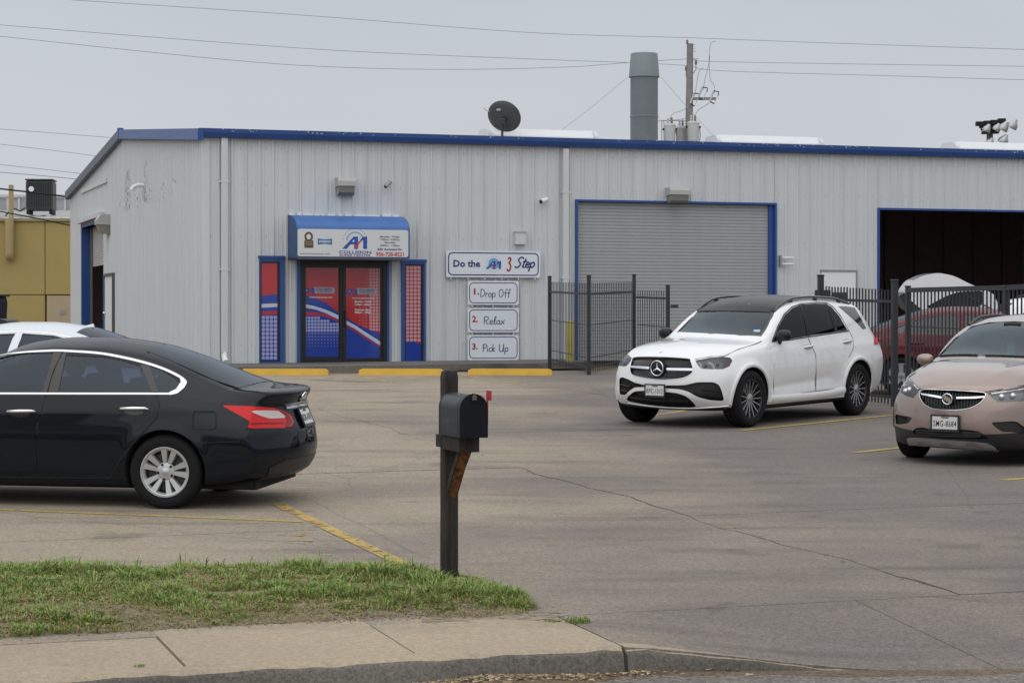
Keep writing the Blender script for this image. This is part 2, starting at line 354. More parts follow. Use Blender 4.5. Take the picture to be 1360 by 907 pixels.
# gutter dirt drift with leaf litter
mb = MB(); n = 60; vs = []
for i in range(n+1):
    s_ = -2.2+5.6*i/n; wd = .16+.10*math.sin(s_*3.1)+.05*math.sin(s_*9)+.12*math.exp(-((s_-.45)/.5)**2)
    pc = st(s_, -1.4); zb = GA+GB*pc.y-.137
    hb = .003+.03*math.exp(-((s_-.35)/.35)**2)
    for t_, z in [(-1.335, .004), (-1.36-wd*.35, hb), (-1.38-wd, -.004)]:
        p = st(s_, t_+te(s_)+1.30); vs.append((p.x, p.y, zb+z))
mb.add(vs, [(i*3+j, i*3+j+1, (i+1)*3+j+1, (i+1)*3+j) for i in range(n) for j in range(2)])
struct(mb.build('gutter_dirt', M_dirt, smooth=60), 'strip of dirt washed into the gutter')
mb = MB(); rr = random.Random(5)
for q in range(900):
    s_ = rr.gauss(.35, .5) if q < 500 else rr.uniform(-2.5, 6); t_ = -1.37-abs(rr.gauss(0, .11)); p = st(s_, t_); z = GA+GB*st(s_, -1.4).y-.137+.012+.028*math.exp(-((s_-.35)/.35)**2)
    M_ = Matrix.Translation((p.x, p.y, z)) @ Matrix.Rotation(rr.uniform(0, 6.28), 4, 'Z') @ Matrix.Rotation(rr.uniform(-.5, .5), 4, 'X'); l = rr.uniform(.008, .03); w_ = rr.uniform(.002, .008)
    mb.add([(-l, -w_, 0), (l, -w_*.4, .004), (l*.8, w_, .002), (-l*.7, w_, .005)], [(0, 1, 2, 3)], rr.randrange(2), M_)
tag(mb.build('leaf_litter', [mat('dry_leaf', (.28, .19, .10), .9), mat('pale_leaf', (.42, .32, .2), .9)], fixn=False), 'dry leaves and twigs lying in the gutter below the curb', 'leaf litter', kind='stuff')

# ---- yellow paint
def paint(name, wear=.35, col=(.52, .36, .035)):
    m = bpy.data.materials.new(name); m.use_nodes = True; t = m.node_tree; b = t.nodes['Principled BSDF']; k = t.links.new
    geo = t.nodes.new('ShaderNodeNewGeometry'); n = t.nodes.new('ShaderNodeTexNoise'); n.inputs['Scale'].default_value = 14; n.inputs['Detail'].default_value = 8; n.inputs['Roughness'].default_value = .7
    n2 = t.nodes.new('ShaderNodeTexNoise'); n2.inputs['Scale'].default_value = 1.7; a = t.nodes.new('ShaderNodeMath'); a.operation = 'MULTIPLY_ADD'; a.inputs[1].default_value = .5
    k(geo.outputs['Position'], n.inputs['Vector']); k(geo.outputs['Position'], n2.inputs['Vector']); k(n2.outputs[0], a.inputs[0]); k(n.outputs[0], a.inputs[2])
    r = t.nodes.new('ShaderNodeMapRange'); r.inputs[1].default_value = .40+wear*.42; r.inputs[2].default_value = .56+wear*.42; k(a.outputs[0], r.inputs[0]); k(r.outputs[0], b.inputs['Alpha'])
    b.inputs['Base Color'].default_value = (*col, 1); b.inputs['Roughness'].default_value = .75; return m
M_yel = paint('yellow_line_paint', .42, (.45, .33, .055)); M_yel2 = paint('worn_yellow_paint', .56, (.44, .30, .085)); M_yel3 = paint('faded_yellow_paint', .98)
def line(p0, p1, w, m, label, ofs=.006, ext=(0, 0)):
    a, b = gp(*p0), gp(*p1); d = (b-a).to_2d().normalized(); a = a.to_2d()-d*ext[0]; b = b.to_2d()+d*ext[1]; q = Vector((-d.y, d.x))*w/2
    n = max(1, int((b-a).length/.5)); vs = []; fs = []
    for i in range(n+1):
        c = a+(b-a)*i/n
        for s_ in (1, -1): p = c+q*s_; vs.append((p.x, p.y, lotz(p, ofs)))
    o = MB().add(vs, [(2*i, 2*i+1, 2*i+3, 2*i+2) for i in range(n)]).build('painted_line', m); struct(o, label); return o
line((0, 677.5), (402, 693.5), .07, M_yel, 'yellow stall line in front of the black sedan', ext=(3, 0))
line((367, 669), (519, 742), .115, M_yel2, 'wide worn yellow line beside the slab joint', ext=(0, .8))
line((985, 572), (1188, 551.5), .1, M_yel, 'yellow stall line beside the white sport utility vehicle', ext=(0, .6))
line((1137, 601.5), (1200, 594.5), .1, M_yel, 'yellow stall line beside the bronze crossover', ext=(0, 3.2))
line((1333, 638), (1400, 633), .1, M_yel, 'yellow stall line at the right edge', ext=(0, 2))
line((860, 553), (917, 544.5), .1, M_yel, 'yellow stall line behind the white sport utility vehicle', ext=(0, 3))
line((470, 499), (536, 511), .1, M_yel2, 'worn yellow line between two parking stops')
line((600, 496), (697, 512), .1, M_yel2, 'worn yellow line before the right parking stop')
mb = MB()
for (x0, y0, x1, y1) in [(368, 711, 405, 712), (383, 718, 415, 719), (400, 711, 404, 706), (405, 729, 425, 733), (418, 737, 440, 738), (370, 712, 378, 707)]:
    a, b = gp(x0, y0), gp(x1, y1); d = (b-a).to_2d().normalized(); q = Vector((-d.y, d.x))*.03
    mb.add([(p.x, p.y, lotz(p, .006)) for p in (a.to_2d()+q, a.to_2d()-q, b.to_2d()-q, b.to_2d()+q)], [(0, 1, 2, 3)])
struct(mb.build('painted_marks', paint('ghost_yellow_paint', .78, (.40, .28, .09))), 'faded stencilled marks painted in the stall')

# ---- grass verge
poly_px = [(-900, 757), (-300, 757), (0, 757), (300, 757), (520, 757), (590, 762), (640, 772), (680, 786), (704, 803), (708, 812), (690, 816), (600, 822)]
gpoly = [gp(*p).to_2d() for p in poly_px]
gpoly += [st(*to_st(p)) for p in [st(.3, .17), st(0, .09), st(-1, .07), st(-2, .085), st(-3, .06), st(-6, .09), st(-9, .09)]]
def inside(p, poly):
    c = False; n = len(poly)
    for i in range(n):
        a, b = poly[i], poly[i-1]
        if (a.y > p.y) != (b.y > p.y) and p.x < (b.x-a.x)*(p.y-a.y)/(b.y-a.y)+a.x: c = not c
    return c
def edist(p, poly):
    d = 9
    for i in range(len(poly)):
        a, b = poly[i-1], poly[i]; ab = b-a; t = max(0, min(1, (p-a).dot(ab)/max(1e-9, ab.length_squared))); d = min(d, (a+ab*t-p).length)
    return d
from mathutils import noise as NZ
def grise(p, d): return .006+.05*min(1, d/.5)+.018*NZ.noise(Vector((p.x*2.3, p.y*2.3, 0)))*min(1, d/.3)
cen = []; stp = .085; x_ = -8.2
xs = np.arange(-8.3, .35, stp); ys = np.arange(12.2, 15.7, stp); idx = {}; vs = []
for a_, x in enumerate(xs):
    for b_, y in enumerate(ys):
        p = Vector((x, y)); ins = inside(p, gpoly); d = edist(p, gpoly)
        if ins or d < .12: idx[a_, b_] = len(vs); vs.append((x, y, lotz(p, grise(p, d) if ins else -.008)))
fs = [(idx[a_, b_], idx[a_+1, b_], idx[a_+1, b_+1], idx[a_, b_+1]) for a_ in range(len(xs)-1) for b_ in range(len(ys)-1) if all(q in idx for q in ((a_, b_), (a_+1, b_), (a_+1, b_+1), (a_, b_+1)))]
struct(MB().add(vs, fs).build('verge_soil', M_soil, smooth=80), 'brown soil of the verge under the grass')
mb = MB(); rr = random.Random(11); cnt = 0; GV = []; GFq = []; GM = []
def blade(x, y, z, h, w, a, lean, mi, rr):
    ca, sa = math.cos(a), math.sin(a); lx, ly = math.cos(a+1.57)*lean*h, math.sin(a+1.57)*lean*h; o = len(GV)
    GV.extend([(x-ca*w, y-sa*w, z), (x+ca*w, y+sa*w, z), (x+ca*w*.8+lx*.3, y+sa*w*.8+ly*.3, z+h*.55), (x-ca*w*.8+lx*.3, y-sa*w*.8+ly*.3, z+h*.55), (x+lx, y+ly, z+h*(1-.35*abs(lean)))])
    GFq.append((o, o+1, o+2, o+3)); GFq.append((o+3, o+2, o+4)); GM.extend([mi, mi])
pm_x, pm_y = gp(596.5, 769)[:2]
while cnt < 140000:
    x = rr.uniform(-3.75, .3) if rr.random() < .80 else rr.uniform(-8.2, -3.75); y = rr.uniform(12.2, 15.7); p = Vector((x, y))
    if not inside(p, gpoly): continue
    d = edist(p, gpoly); s_, t_ = to_st(p); nz = NZ.noise(Vector((x*1.7, y*1.7, 3))); nz2 = NZ.noise(Vector((x*4.5, y*4.5, 7))); nz3 = NZ.noise(Vector((x*9, y*9, 1)))
    front = math.exp(-max(0, t_-.12)/.22); back = math.exp(-max(0, 15.35-y)/.45)+math.exp(-((x+.15)**2+(y-13.9)**2)/.35)+.8*math.exp(-((x+.42)**2+(y-14.9)**2)/.10)
    lush = .46+.60*back+1.3*nz+.9*nz2+.5*nz3-.55*front
    if rr.random() < front*.35*(.5+max(0, nz2*2)): continue
    sparse = rr.random() > .62+.6*lush
    if sparse and rr.random() < .35: continue
    near = (x-pm_x)**2+(y-pm_y+.1)**2 < .05
    nb = rr.randint(4, 13) if lush > .1 else rr.randint(2, 6); R_ = rr.uniform(.012, .04); hb = (.020+.036*min(1.7, max(0, lush))**1.25)*rr.uniform(.6, 1.45)*(.55 if near else 1); tall = rr.random() < .05*max(.1, min(1.4, lush+back)); broad = rr.random() < .07
    z = lotz(p, grise(p, d))-.004; dtuft = sparse or rr.random() > .36+.50*lush
    for _ in range(nb):
        a = rr.uniform(0, 6.283); q = R_*math.sqrt(rr.random()); bx, by = x+q*math.cos(a), y+q*math.sin(a)
        dry = dtuft if rr.random() < .8 else not dtuft
        mi = rr.choice([3, 4, 4]) if dry else rr.choice([0, 1, 1, 2, 2, 3]); h = hb*rr.uniform(.6, 1.25)*(1.9 if tall and rr.random() < .5 else 1)
        ln = (.25+q/R_*rr.uniform(.5, 1.1)) if not dry else rr.uniform(.3, 2.0)
        blade(bx, by, z, h*(.7 if dry else 1), rr.uniform(.0016, .0038)*(1.9 if broad else 1), a-1.5708, ln, mi, rr); cnt += 1
def tuft(cx, cy, r, n, h, base=0.0):
    for _ in range(n):
        a = rr.uniform(0, 6.28); q = r*math.sqrt(rr.random()); x, y = cx+q*math.cos(a), cy+q*math.sin(a)
        blade(x, y, GA+GB*y+base, h*rr.uniform(.5, 1.2), rr.uniform(.0015, .003), rr.uniform(0, 6.28), rr.uniform(-1.2, 1.2), rr.choice([0, 1, 1, 3]), rr)
gmats = [mat('grass_deep', (.07, .155, .018), .6, var=.2), mat('grass_mid', (.155, .255, .035), .6, var=.2), mat('grass_light', (.24, .34, .075), .6), mat('grass_dry', (.30, .25, .09), .8), mat('grass_straw', (.36, .29, .14), .85)]
def grass_obj(name, lab):
    global GV, GFq, GM
    me = bpy.data.meshes.new(name); me.from_pydata(GV, [], GFq)
    for m in gmats: me.materials.append(m)
    me.polygons.foreach_set('material_index', GM); o = bpy.data.objects.new(name, me); COL.objects.link(o)
    GV, GFq, GM = [], [], []
    return tag(o, lab, 'grass', kind='stuff')
grass_obj('grass', 'rough green and straw coloured grass growing around the mailbox post')
c_ = gp(767, 826); tuft(c_.x, c_.y, .075, 260, .035); tuft(c_.x-.15, c_.y+.02, .05, 40, .02)
grass_obj('weed_tuft', 'small green weed tuft growing in the joint right of the verge')
c_ = gp(184, 885); tuft(c_.x, c_.y, .03, 30, .018)
for px_, py_ in [(640, 605), (700, 627), (1010, 713), (1098, 738), (975, 702), (1120, 746), (1200, 770)]:
    c_ = gp(px_, py_); tuft(c_.x, c_.y, .02, 14, .013)
grass_obj('joint_weeds', 'tiny green weeds sprouting along the pavement joints')
# worn dirt patch at the verge tip
P = [gp(*q) for q in [(690, 808), (716, 806), (742, 811), (752, 818), (745, 826), (700, 824), (640, 826), (560, 832), (560, 822), (640, 818)]]
struct(MB().add([(p.x, p.y, lotz(p, .005)) for p in P], [tuple(range(len(P)))]).build('dirt_patch', paint('dirt_film', .85, (.25, .19, .125))), 'thin film of dirt at the tip of the verge')
mb = MB(); rr = random.Random(77)
for q in range(4200):
    s_ = rr.uniform(-4.5, .9) if q < 1500 else rr.gauss(.35, .33); t_ = (.10+abs(rr.gauss(0, .05))*(1 if rr.random() < .6 else -1.2)) if q < 1500 else rr.gauss(.22, .10)
    if q >= 1500: s_ += (t_-.2)*.5
    p = st(s_, t_); l = rr.uniform(.002, .008)*(1.8 if rr.random() < .06 else 1); an = rr.uniform(0, 6.28); z = lotz(p, .003 if not inside(p, gpoly) else grise(p, edist(p, gpoly)))
    M_ = Matrix.Translation((p.x, p.y, z)) @ Matrix.Rotation(an, 4, 'Z'); mb.add([(-l, -l*.6, 0), (l, -l*.5, 0), (l*.7, l*.7, 0), (-l*.6, l*.6, 0), (0, 0, l*.7)], [(0, 1, 4), (1, 2, 4), (2, 3, 4), (3, 0, 4)], rr.randrange(3), M_)
tag(mb.build('dirt_crumbs', [mat('crumb_brown', (.13, .09, .055), .9), mat('crumb_tan', (.26, .20, .13), .9), mat('crumb_grey', (.22, .20, .18), .9)], fixn=False), 'loose dirt crumbs and grit along the edge of the verge', 'dirt', kind='stuff')
# ================================================================ BUILDING
C0 = Vector((-6.77, 48.0))
def plane_hit(px, py, P, d):
    """pixel ray against the vertical plane through P along d -> (distance along d, z)"""
    r = ray(px, py); n = Vector((-d.y, d.x)); t = n.dot(P)/n.dot(r.to_2d()); q = r*t
    return (q.to_2d()-P).dot(d), CZ+q.z
def Wf(px, py, off=0): return plane_hit(px, py, C0-B2*off, A2)
def Wl(px, py, off=0): return plane_hit(px, py, C0-A2*off, B2)
M_wall = mat('wall_sheet_metal', (.575, .597, .612), .42, metal=.0, spec=.5, var=.07, vscale=1.3, rv=.08)
def streaky(m, sc):
    t = m.node_tree; n = [q for q in t.nodes if q.type == 'TEX_NOISE'][0]; mp_ = t.nodes.new('ShaderNodeMapping'); mp_.inputs['Scale'].default_value = sc; g_ = t.nodes.new('ShaderNodeNewGeometry')
    t.links.new(g_.outputs['Position'], mp_.inputs[0]); t.links.new(mp_.outputs[0], n.inputs['Vector'])
streaky(M_wall, (3.2, 3.2, .22))
M_wall2 = mat('wall_sheet_metal_side', (.575, .595, .605), .45, var=.05, vscale=1.3)
M_blue = mat('blue_trim_paint', (.018, .07, .26), .4, var=.10, vscale=3)
M_bluedk = mat('blue_grey_rake', (.07, .085, .13), .45, var=.1)
M_navy = mat('navy_print', (.012, .025, .14), .45)
M_blk = mat('black_satin', (.012, .012, .013), .4)
M_white = mat('white_sheet', (.74, .76, .77), .45, var=.03, vscale=2)
M_signw = mat('sign_white', (.68, .72, .78), .35)
M_red = mat('red_print', (.38, .012, .02), .4)
M_dark = mat('dark_inside', (.035, .026, .025), .8)
M_inwall = mat('inner_wall', (.30, .20, .19), .7, var=.15)
M_slat = mat('door_slat_grey', (.345, .355, .37), .45, metal=.1, var=.05)
M_grey = mat('grey_metal', (.30, .31, .32), .45, metal=.4)
M_lamp = mat('lamp_housing', (.42, .42, .40), .5)
M_lens = mat('lamp_lens', (.20, .20, .19), .15)
M_chrome = mat('chrome', (.75, .76, .78), .12, metal=1)
EZ = 5.72; RZ = 6.72; HV = 12.4; UL = 31.0
bd = thing('metal_building', 'long grey ribbed metal workshop building with blue eave trim', 'building', (C0.x, C0.y, 0), TH)
gu0, gz1 = Wf(766, 268); gu1, _ = Wf(1027, 274); bu0, bz1 = Wf(1166, 279); bu1 = 27.5
du0, dz1 = Wf(397, 346); du1, _ = Wf(514, 347)
opens = [(du0, du1, dz1), (gu0, gu1, gz1), (bu0, bu1, bz1)]
def zlot(u, v=0): p = C0+A2*u+B2*v; return GA+GB*p.y
def roofz(v): return EZ+(RZ-EZ)*(1-abs(v-HV)/HV)
def ribprof(x0, x1):
    """sheet profile between x0 and x1: major ribs every 0.305 m and two low stiffeners between them"""
    P = 0.3048; pts = []; k0 = int(math.floor(x0/P))-1; k1 = int(math.ceil(x1/P))+1
    for k in range(k0, k1+1):
        c = k*P; pts += [(c-.046, .0), (c-.020, .036), (c+.020, .036), (c+.046, 0)]
        for q in (P/3+.005, 2*P/3-.005): pts += [(c+q-.016, 0), (c+q, .007), (c+q+.016, 0)]
    outp = []
    for i in range(len(pts)-1):
        a, b = pts[i], pts[i+1]
        for q in (x0, x1):
            if a[0] < q < b[0] and b[0] > a[0]:
                pass
    xs_ = [p[0] for p in pts]; ys_ = [p[1] for p in pts]
    outp = [(x0, float(np.interp(x0, xs_, ys_)))]+[p for p in pts if x0 < p[0] < x1]+[(x1, float(np.interp(x1, xs_, ys_)))]
    return outp
_pc = {}
def wall_panel(axis, x0, x1, z0, z1f, z0b=None, dz=0):
    key = (axis, round((x0 % .3048), 3), round(x1-x0, 3), round(z0, 3), None if axis == 'l' else round(z1f(x0), 3))
    if axis == 'f' and key in _pc:
        o = inst(_pc[key][0], 'wall_panel', bd); o.location = (x0-_pc[key][1], -dz, 0); return
    pr = ribprof(x0+.0015, x1-.0015); mb = MB(); vs = []
    for x, d in pr:
        zt = z1f(x)
        for z in (z0, zt): vs.append((x, -.02-d, z) if axis == 'f' else (-.02-d, x, z))
    n = len(pr); fs = [(2*i, 2*i+2, 2*i+3, 2*i+1) for i in range(n-1)]
    if axis == 'l': fs = [f[::-1] for f in fs]
    mb.add(vs, fs); o = mb.build('wall_panel', M_wall, bd, fixn=False); 
    if axis == 'f': _pc[key] = (o, x0)
    if dz: o.location.y = -dz
x = 0.0
while x < UL-.01:
    x1 = min(UL, x+.9144); cuts = sorted({x, x1}|{q for o_ in opens for q in o_[:2] if x < q < x1})
    for a, b in zip(cuts[:-1], cuts[1:]):
        if b-a < .03: continue
        m_ = (a+b)/2; op = [o_ for o_ in opens if o_[0] < m_ < o_[1]]; z0 = op[0][2] if op else zlot(a)-.05
        wall_panel('f', a, b, round(z0, 2), lambda q: EZ+.02)
    x = x1
# left gable wall, openings: far garage bay, door
lv0, lz1 = Wl(139, 294); lv1, _ = Wl(111, 303); dv0, dzz = Wl(154, 366); dv1, _ = Wl(143, 368)
lop = [(lv0, lv1, lz1)]
x = 0.0
while x < 24.79:
    x1 = min(24.8, x+.9144); cuts = sorted({x, x1}|{q for o_ in lop for q in o_[:2] if x < q < x1})
    for a, b in zip(cuts[:-1], cuts[1:]):
        if b-a < .03: continue
        m_ = (a+b)/2; op = [o_ for o_ in lop if o_[0] < m_ < o_[1]]
        wall_panel('l', a, b, op[0][2] if op else zlot(0, a)-.05, roofz)
    x = x1
mb = MB()
for k in range(int(UL/.3048)):
    for zz in (1.15, 2.35, 3.55, 4.7, 5.5):
        u = k*.3048+.155+.03*((k*7) % 3-1)
        if any(o_[0]-.05 < u < o_[1]+.05 and zz < o_[2] for o_ in opens): continue
        mb.add([(u-.011, -.0275, zz), (u, -.0275, zz-.011), (u+.011, -.0275, zz), (u, -.0275, zz+.011), (u, -.033, zz)], [(0, 1, 4), (1, 2, 4), (2, 3, 4), (3, 0, 4)])
sc_ = mb.build('wall_screws', mat('screw_grey', (.26, .26, .26), .5), bd); sc_['kind'] = 'stuff'
# core walls behind the sheets (with the same openings), far walls, floor
mb = MB()
def core_f(u0, u1, z0, z1): mb.box(u0, u1, -.018, .16, z0, z1)
us = [0]+[q for o_ in opens for q in o_[:2]]+[UL]
for i in range(0, len(us), 2): core_f(us[i]+(.0 if i else .0), us[i+1], .2, EZ)
for o_ in opens: core_f(o_[0], o_[1], o_[2], EZ)
mb.box(-.018, .16, .161, lv0, .2, EZ); mb.box(-.018, .16, lv1, 24.8, .2, EZ); mb.box(-.018, .16, lv0, lv1, lz1, EZ)
mb.prism([(.161, EZ+.001), (24.8, EZ+.001), (HV, RZ)], 0, .16, 'x')
mb.box(.161, UL, 24.64, 24.8, .2, EZ); mb.box(UL-.16, UL-.001, .161, 24.63, .2, EZ-.002)
mb.build('wall_core', M_wall2, bd)
mb = MB(); mb.box(.17, UL-.17, .17, 24.6, .2, .86); mb.build('floor_slab', M_curb, bd)
mb = MB(); mb.box(bu0-1.2, bu0-1.05, .17, 24.5, .87, EZ-.3); mb.box(bu0-1.2, UL-.2, 17.0, 17.15, .87, EZ-.3)
for k in range(14):
    uu = bu0+.3+k*1.1; mb.box(uu, uu+.06, 16.9, 16.99, .87, EZ-.35)
mb.box(gu0-.5, gu0-.35, .17, 24.5, .87, EZ-.3); mb.box(1.9, 2.0, .17, 24.5, .87, EZ-.3)
mb.box(.17, UL-.17, .17, 24.6, EZ-.28, EZ-.2)
mb.build('inner_wall', M_inwall, bd)
mb = MB(); mb.box(bu0+1.25, bu0+1.45, 3, 3.3, .87, EZ-.3); mb.box(bu0-1, UL-.3, 3.0, 3.2, EZ-.75, EZ-.32); mb.build('steel_column', M_dark, bd)
# roof
mb = MB()
for s_ in (0, 1):
    a, b = (-.12, HV) if s_ == 0 else (HV, 24.92)
    za, zb = (EZ+.03, RZ+.04) if s_ == 0 else (RZ+.04, EZ+.03)
    mb.add([(-.1, a, za), (UL+.1, a, za), (UL+.1, b, zb), (-.1, b, zb), (-.1, a, za+.06), (UL+.1, a, za+.06), (UL+.1, b, zb+.06), (-.1, b, zb+.06)], [(0, 3, 2, 1), (4, 5, 6, 7), (0, 1, 5, 4), (1, 2, 6, 5), (2, 3, 7, 6), (3, 0, 4, 7)])
rf = mb.build('roof', mat('roof_metal', (.55, .56, .57), .4, metal=.2), bd)
M_eave = mat('blue_eave_paint', (.016, .055, .20), .38, var=.12, vscale=1.5)
mb = MB()
mb.prism([(-.07, EZ-.02), (-.20, EZ-.01), (-.225, EZ+.10), (-.20, EZ+.115), (-.20, EZ+.185), (-.10, EZ+.195), (-.07, EZ+.16)], -.14, UL+.14, 'x')
mb.build('eave_gutter', M_eave, bd)
mb = MB(); rr = random.Random(2)
for k in range(110):
    u = rr.uniform(0, UL); l = rr.uniform(.01, .035); z = EZ+.12+rr.uniform(0, .06); mb.box(u, u+l, -.2035, -.199, z, z+rr.uniform(.006, .018))
wp = mb.build('chipped_paint', M_white, bd, fixn=False); wp['kind'] = 'stuff'
for (v0, v1) in ((-.24, HV), (HV, 25.0)):
    z0, z1 = roofz(max(0, v0))-.02, roofz(min(24.8, v1))-.02
    if v0 < 0: z0 -= .02
    mb = MB(); mb.add([(x_, v, z+dz_) for x_ in (-.19, -.06) for (v, z) in ((v0, z0), (v1, z1)) for dz_ in (-.04, .21)],
      [(0, 1, 3, 2), (4, 6, 7, 5), (0, 4, 5, 1), (2, 3, 7, 6), (1, 5, 7, 3), (0, 2, 6, 4)])
    mb.build('rake_trim', M_blue if v0 < 0 else M_bluedk, bd)
mb = MB(); mb.box(-.2, -.05, HV-.1, HV+.1, RZ-.06, RZ+.23); mb.build('ridge_cap', M_blue, bd)
mb = MB(); mb.box(-.065, .10, -.068, -.022, zlot(0)-.05, EZ-.02); mb.box(-.066, -.022, -.0225, .10, zlot(0)-.05, EZ-.02); mb.build('corner_trim', M_wall, bd)
# blue opening frames
def frame_f(u0, u1, z1, w, m, name='opening_frame', d=.10, z0=None):
    mb = MB(); zb = zlot(u0)-.04 if z0 is None else z0
    mb.box(u0-w, u0, -d, .2, zb, z1+w); mb.box(u1, u1+w, -d, .2, zb, z1+w); mb.box(u0+.0005, u1-.0005, -d+.002, .2, z1, z1+w-.001); return mb.build(name, m, bd)
frame_f(gu0, gu1, gz1, .05, M_blue); 
mb = MB(); mb.box(gu1-.12, gu1-.001, -.02, .1, .7, gz1-.002); mb.build('door_jamb', M_blue, bd)
frame_f(bu0, bu1, bz1, .05, M_blue)
mb = MB(); lf = .10
mb.box(-.07, .24, lv1-.02, lv1+.08, .8, lz1+.1); mb.box(-.03, .24, lv0-.04, lv0, .8, lz1+.1); mb.box(-.068, .24, lv0, lv1-.021, lz1, lz1+.09); mb.build('opening_frame', M_blue, bd)
mb = MB(); mb.box(-.2, -.03, lv0-.3, lv1+.3, lz1+.13, lz1+.26); z_, = [Wl(128, 275)[1]]; 
mb.build('door_hood', M_wall2, bd)
a0, az = Wl(145, 240); a1, az1 = Wl(111, 256); mb = MB(); mb.box(-.09, -.03, a0, a1, az-.05, az+.07); mb.build('wall_angle', M_wall2, bd)
# rolled garage door of slats
gd = thing('garage_door', 'closed grey slatted roll-up door in the blue framed bay', 'garage door', (C0.x, C0.y, 0), TH)
gb = zlot(gu0)-.02; n = 48; sh = (gz1-gb)/n; prof = [(.048, 0), (.040, sh*.08), (.038, sh*.45), (.040, sh*.88), (.048, sh*.98)]
mb = MB(); vs = [(u, y, z) for u in (gu0+.002, gu1-.122) for y, z in prof]; m_ = len(prof)
mb.add(vs, [(i, i+m_, i+m_+1, i+1) for i in range(m_-1)]); o0 = mb.build('slat', M_slat, gd, fixn=False, loc=(0, 0, gb))
for i in range(1, n): inst(o0, 'slat', gd, (0, 0, gb+i*sh))
mb = MB(); mb.box(gu0, gu1-.12, .062, .09, gb, gz1); mb.build('door_backing', M_grey, gd)
# side garage door partly raised
sd_ = thing('side_garage_door', 'half raised pale roll-up door in the left gable wall', 'garage door', (C0.x, C0.y, 0), TH)
zb = Wl(131, 351)[1]; n = 24; sh2 = (lz1-zb)/n; mb = MB(); mb.add([(x_, y, z) for y in (lv0, lv1-.03) for x_, z in [(.28, 0), (.25, .2*sh2), (.25, .8*sh2), (.28, .97*sh2)]], [(i, i+1, i+5, i+4) for i in range(3)])
o0 = mb.build('slat', mat('pale_slat', (.55, .56, .57), .45), sd_, fixn=False, loc=(0, 0, zb))
for i in range(1, n): inst(o0, 'slat', sd_, (0, 0, zb+i*sh2))
mb = MB(); mb.box(.20, .24, lv1-.30, lv1-.031, .8, lz1); mb.build('door_track', mat('brown_track', (.16, .12, .10), .6), sd_)
# personnel door in the gable wall
pd = thing('side_door', 'narrow white door with blue edge in the left gable wall', 'door', (C0.x, C0.y, 0), TH)
mb = MB(); mb.box(-.085, -.02, dv0, dv1, .8, dzz); mb.build('door_leaf', M_white, pd)
mb = MB(); mb.box(-.12, -.0205, dv1, dv1+.12, .8, dzz+.08); mb.build('door_jamb', M_blue, pd)
mb = MB(); mb.box(-.12, -.0205, dv0-.1, dv0, .8, dzz+.08); mb.box(-.121, -.0205, dv0, dv1-.001, dzz, dzz+.079); mb.build('door_frame', mat('brown_grey', (.10, .09, .09), .6), pd)
mb = MB(); mb.sphere((-.13, dv1-.2, 1.9), .04); mb.build('door_knob', M_chrome, pd)
# gooseneck vent
q0, qz = Wl(194, 247); gn = thing('gooseneck_vent', 'short white gooseneck pipe sticking out of the gable wall', 'vent pipe', (C0.x, C0.y, 0), TH)
mb = MB(); mb.tube([(-.02, q0, qz), (-.18, q0, qz+.02), (-.30, q0+.02, qz-.02), (-.36, q0+.04, qz-.11)], [.05, .052, .055, .07], 12); mb.build('pipe', M_white, gn, smooth=60)
mb = MB(); mb.box(-.05, -.02, q0-.14, q0+.14, qz-.14, qz+.14); mb.build('flange', M_wall2, gn)
# stains on the gable sheets
rr = random.Random(9); mb = MB()
for k in range(260):
    v = rr.choice([Wl(172, 300)[0], Wl(172, 300)[0], Wl(196, 300)[0]])+rr.gauss(0, .22); zz = rr.uniform(Wl(180, 276)[1], Wl(180, 224)[1])
    if rr.random() < .25: v = rr.uniform(Wl(240, 300)[0], Wl(160, 300)[0]); zz = Wl(200, 262)[1]+rr.uniform(-.2, .2)
    c_ = round(v/.3048)*.3048+rr.choice([-.03, .0, .03]); l = rr.uniform(.01, .06)
    mb.box(-.0595, -.0575, c_-.012, c_+.012, zz, zz+l)
so_ = mb.build('peeling_stain', mat('stain', (.42, .41, .40), .8), bd, fixn=False); so_['kind'] = 'stuff'
# base walkway in front of the wall
mb = MB(); P = [C0+A2*u-B2*t for u, t in ((-.3, .05), (gu0-.3, .05), (gu0-.3, 1.9), (-.3, 1.9))]
mb.add([(p.x, p.y, lotz(p, .035)) for p in P]+[(p.x, p.y, lotz(p, -.1)) for p in P], [(0, 1, 2, 3), (4, 7, 6, 5), (0, 4, 5, 1), (1, 5, 6, 2), (2, 6, 7, 3), (3, 7, 4, 0)])
struct(mb.build('walkway', M_curb), 'raised concrete walkway along the workshop wall')

def wthing(name, label, cat, x0, y0, x1, y1, off=.0, group=None):
    """thing on the front wall filling a photo box; local x right, z up, -y outward, origin at box centre"""
    u0, z1 = Wf(x0, y0, off); u1, z0 = Wf(x1, y1, off); zc = (z0+z1)/2
    p = C0+A2*(u0+u1)/2-B2*off; return thing(name, label, cat, (p.x, p.y, zc), TH, group), u1-u0, z1-z0
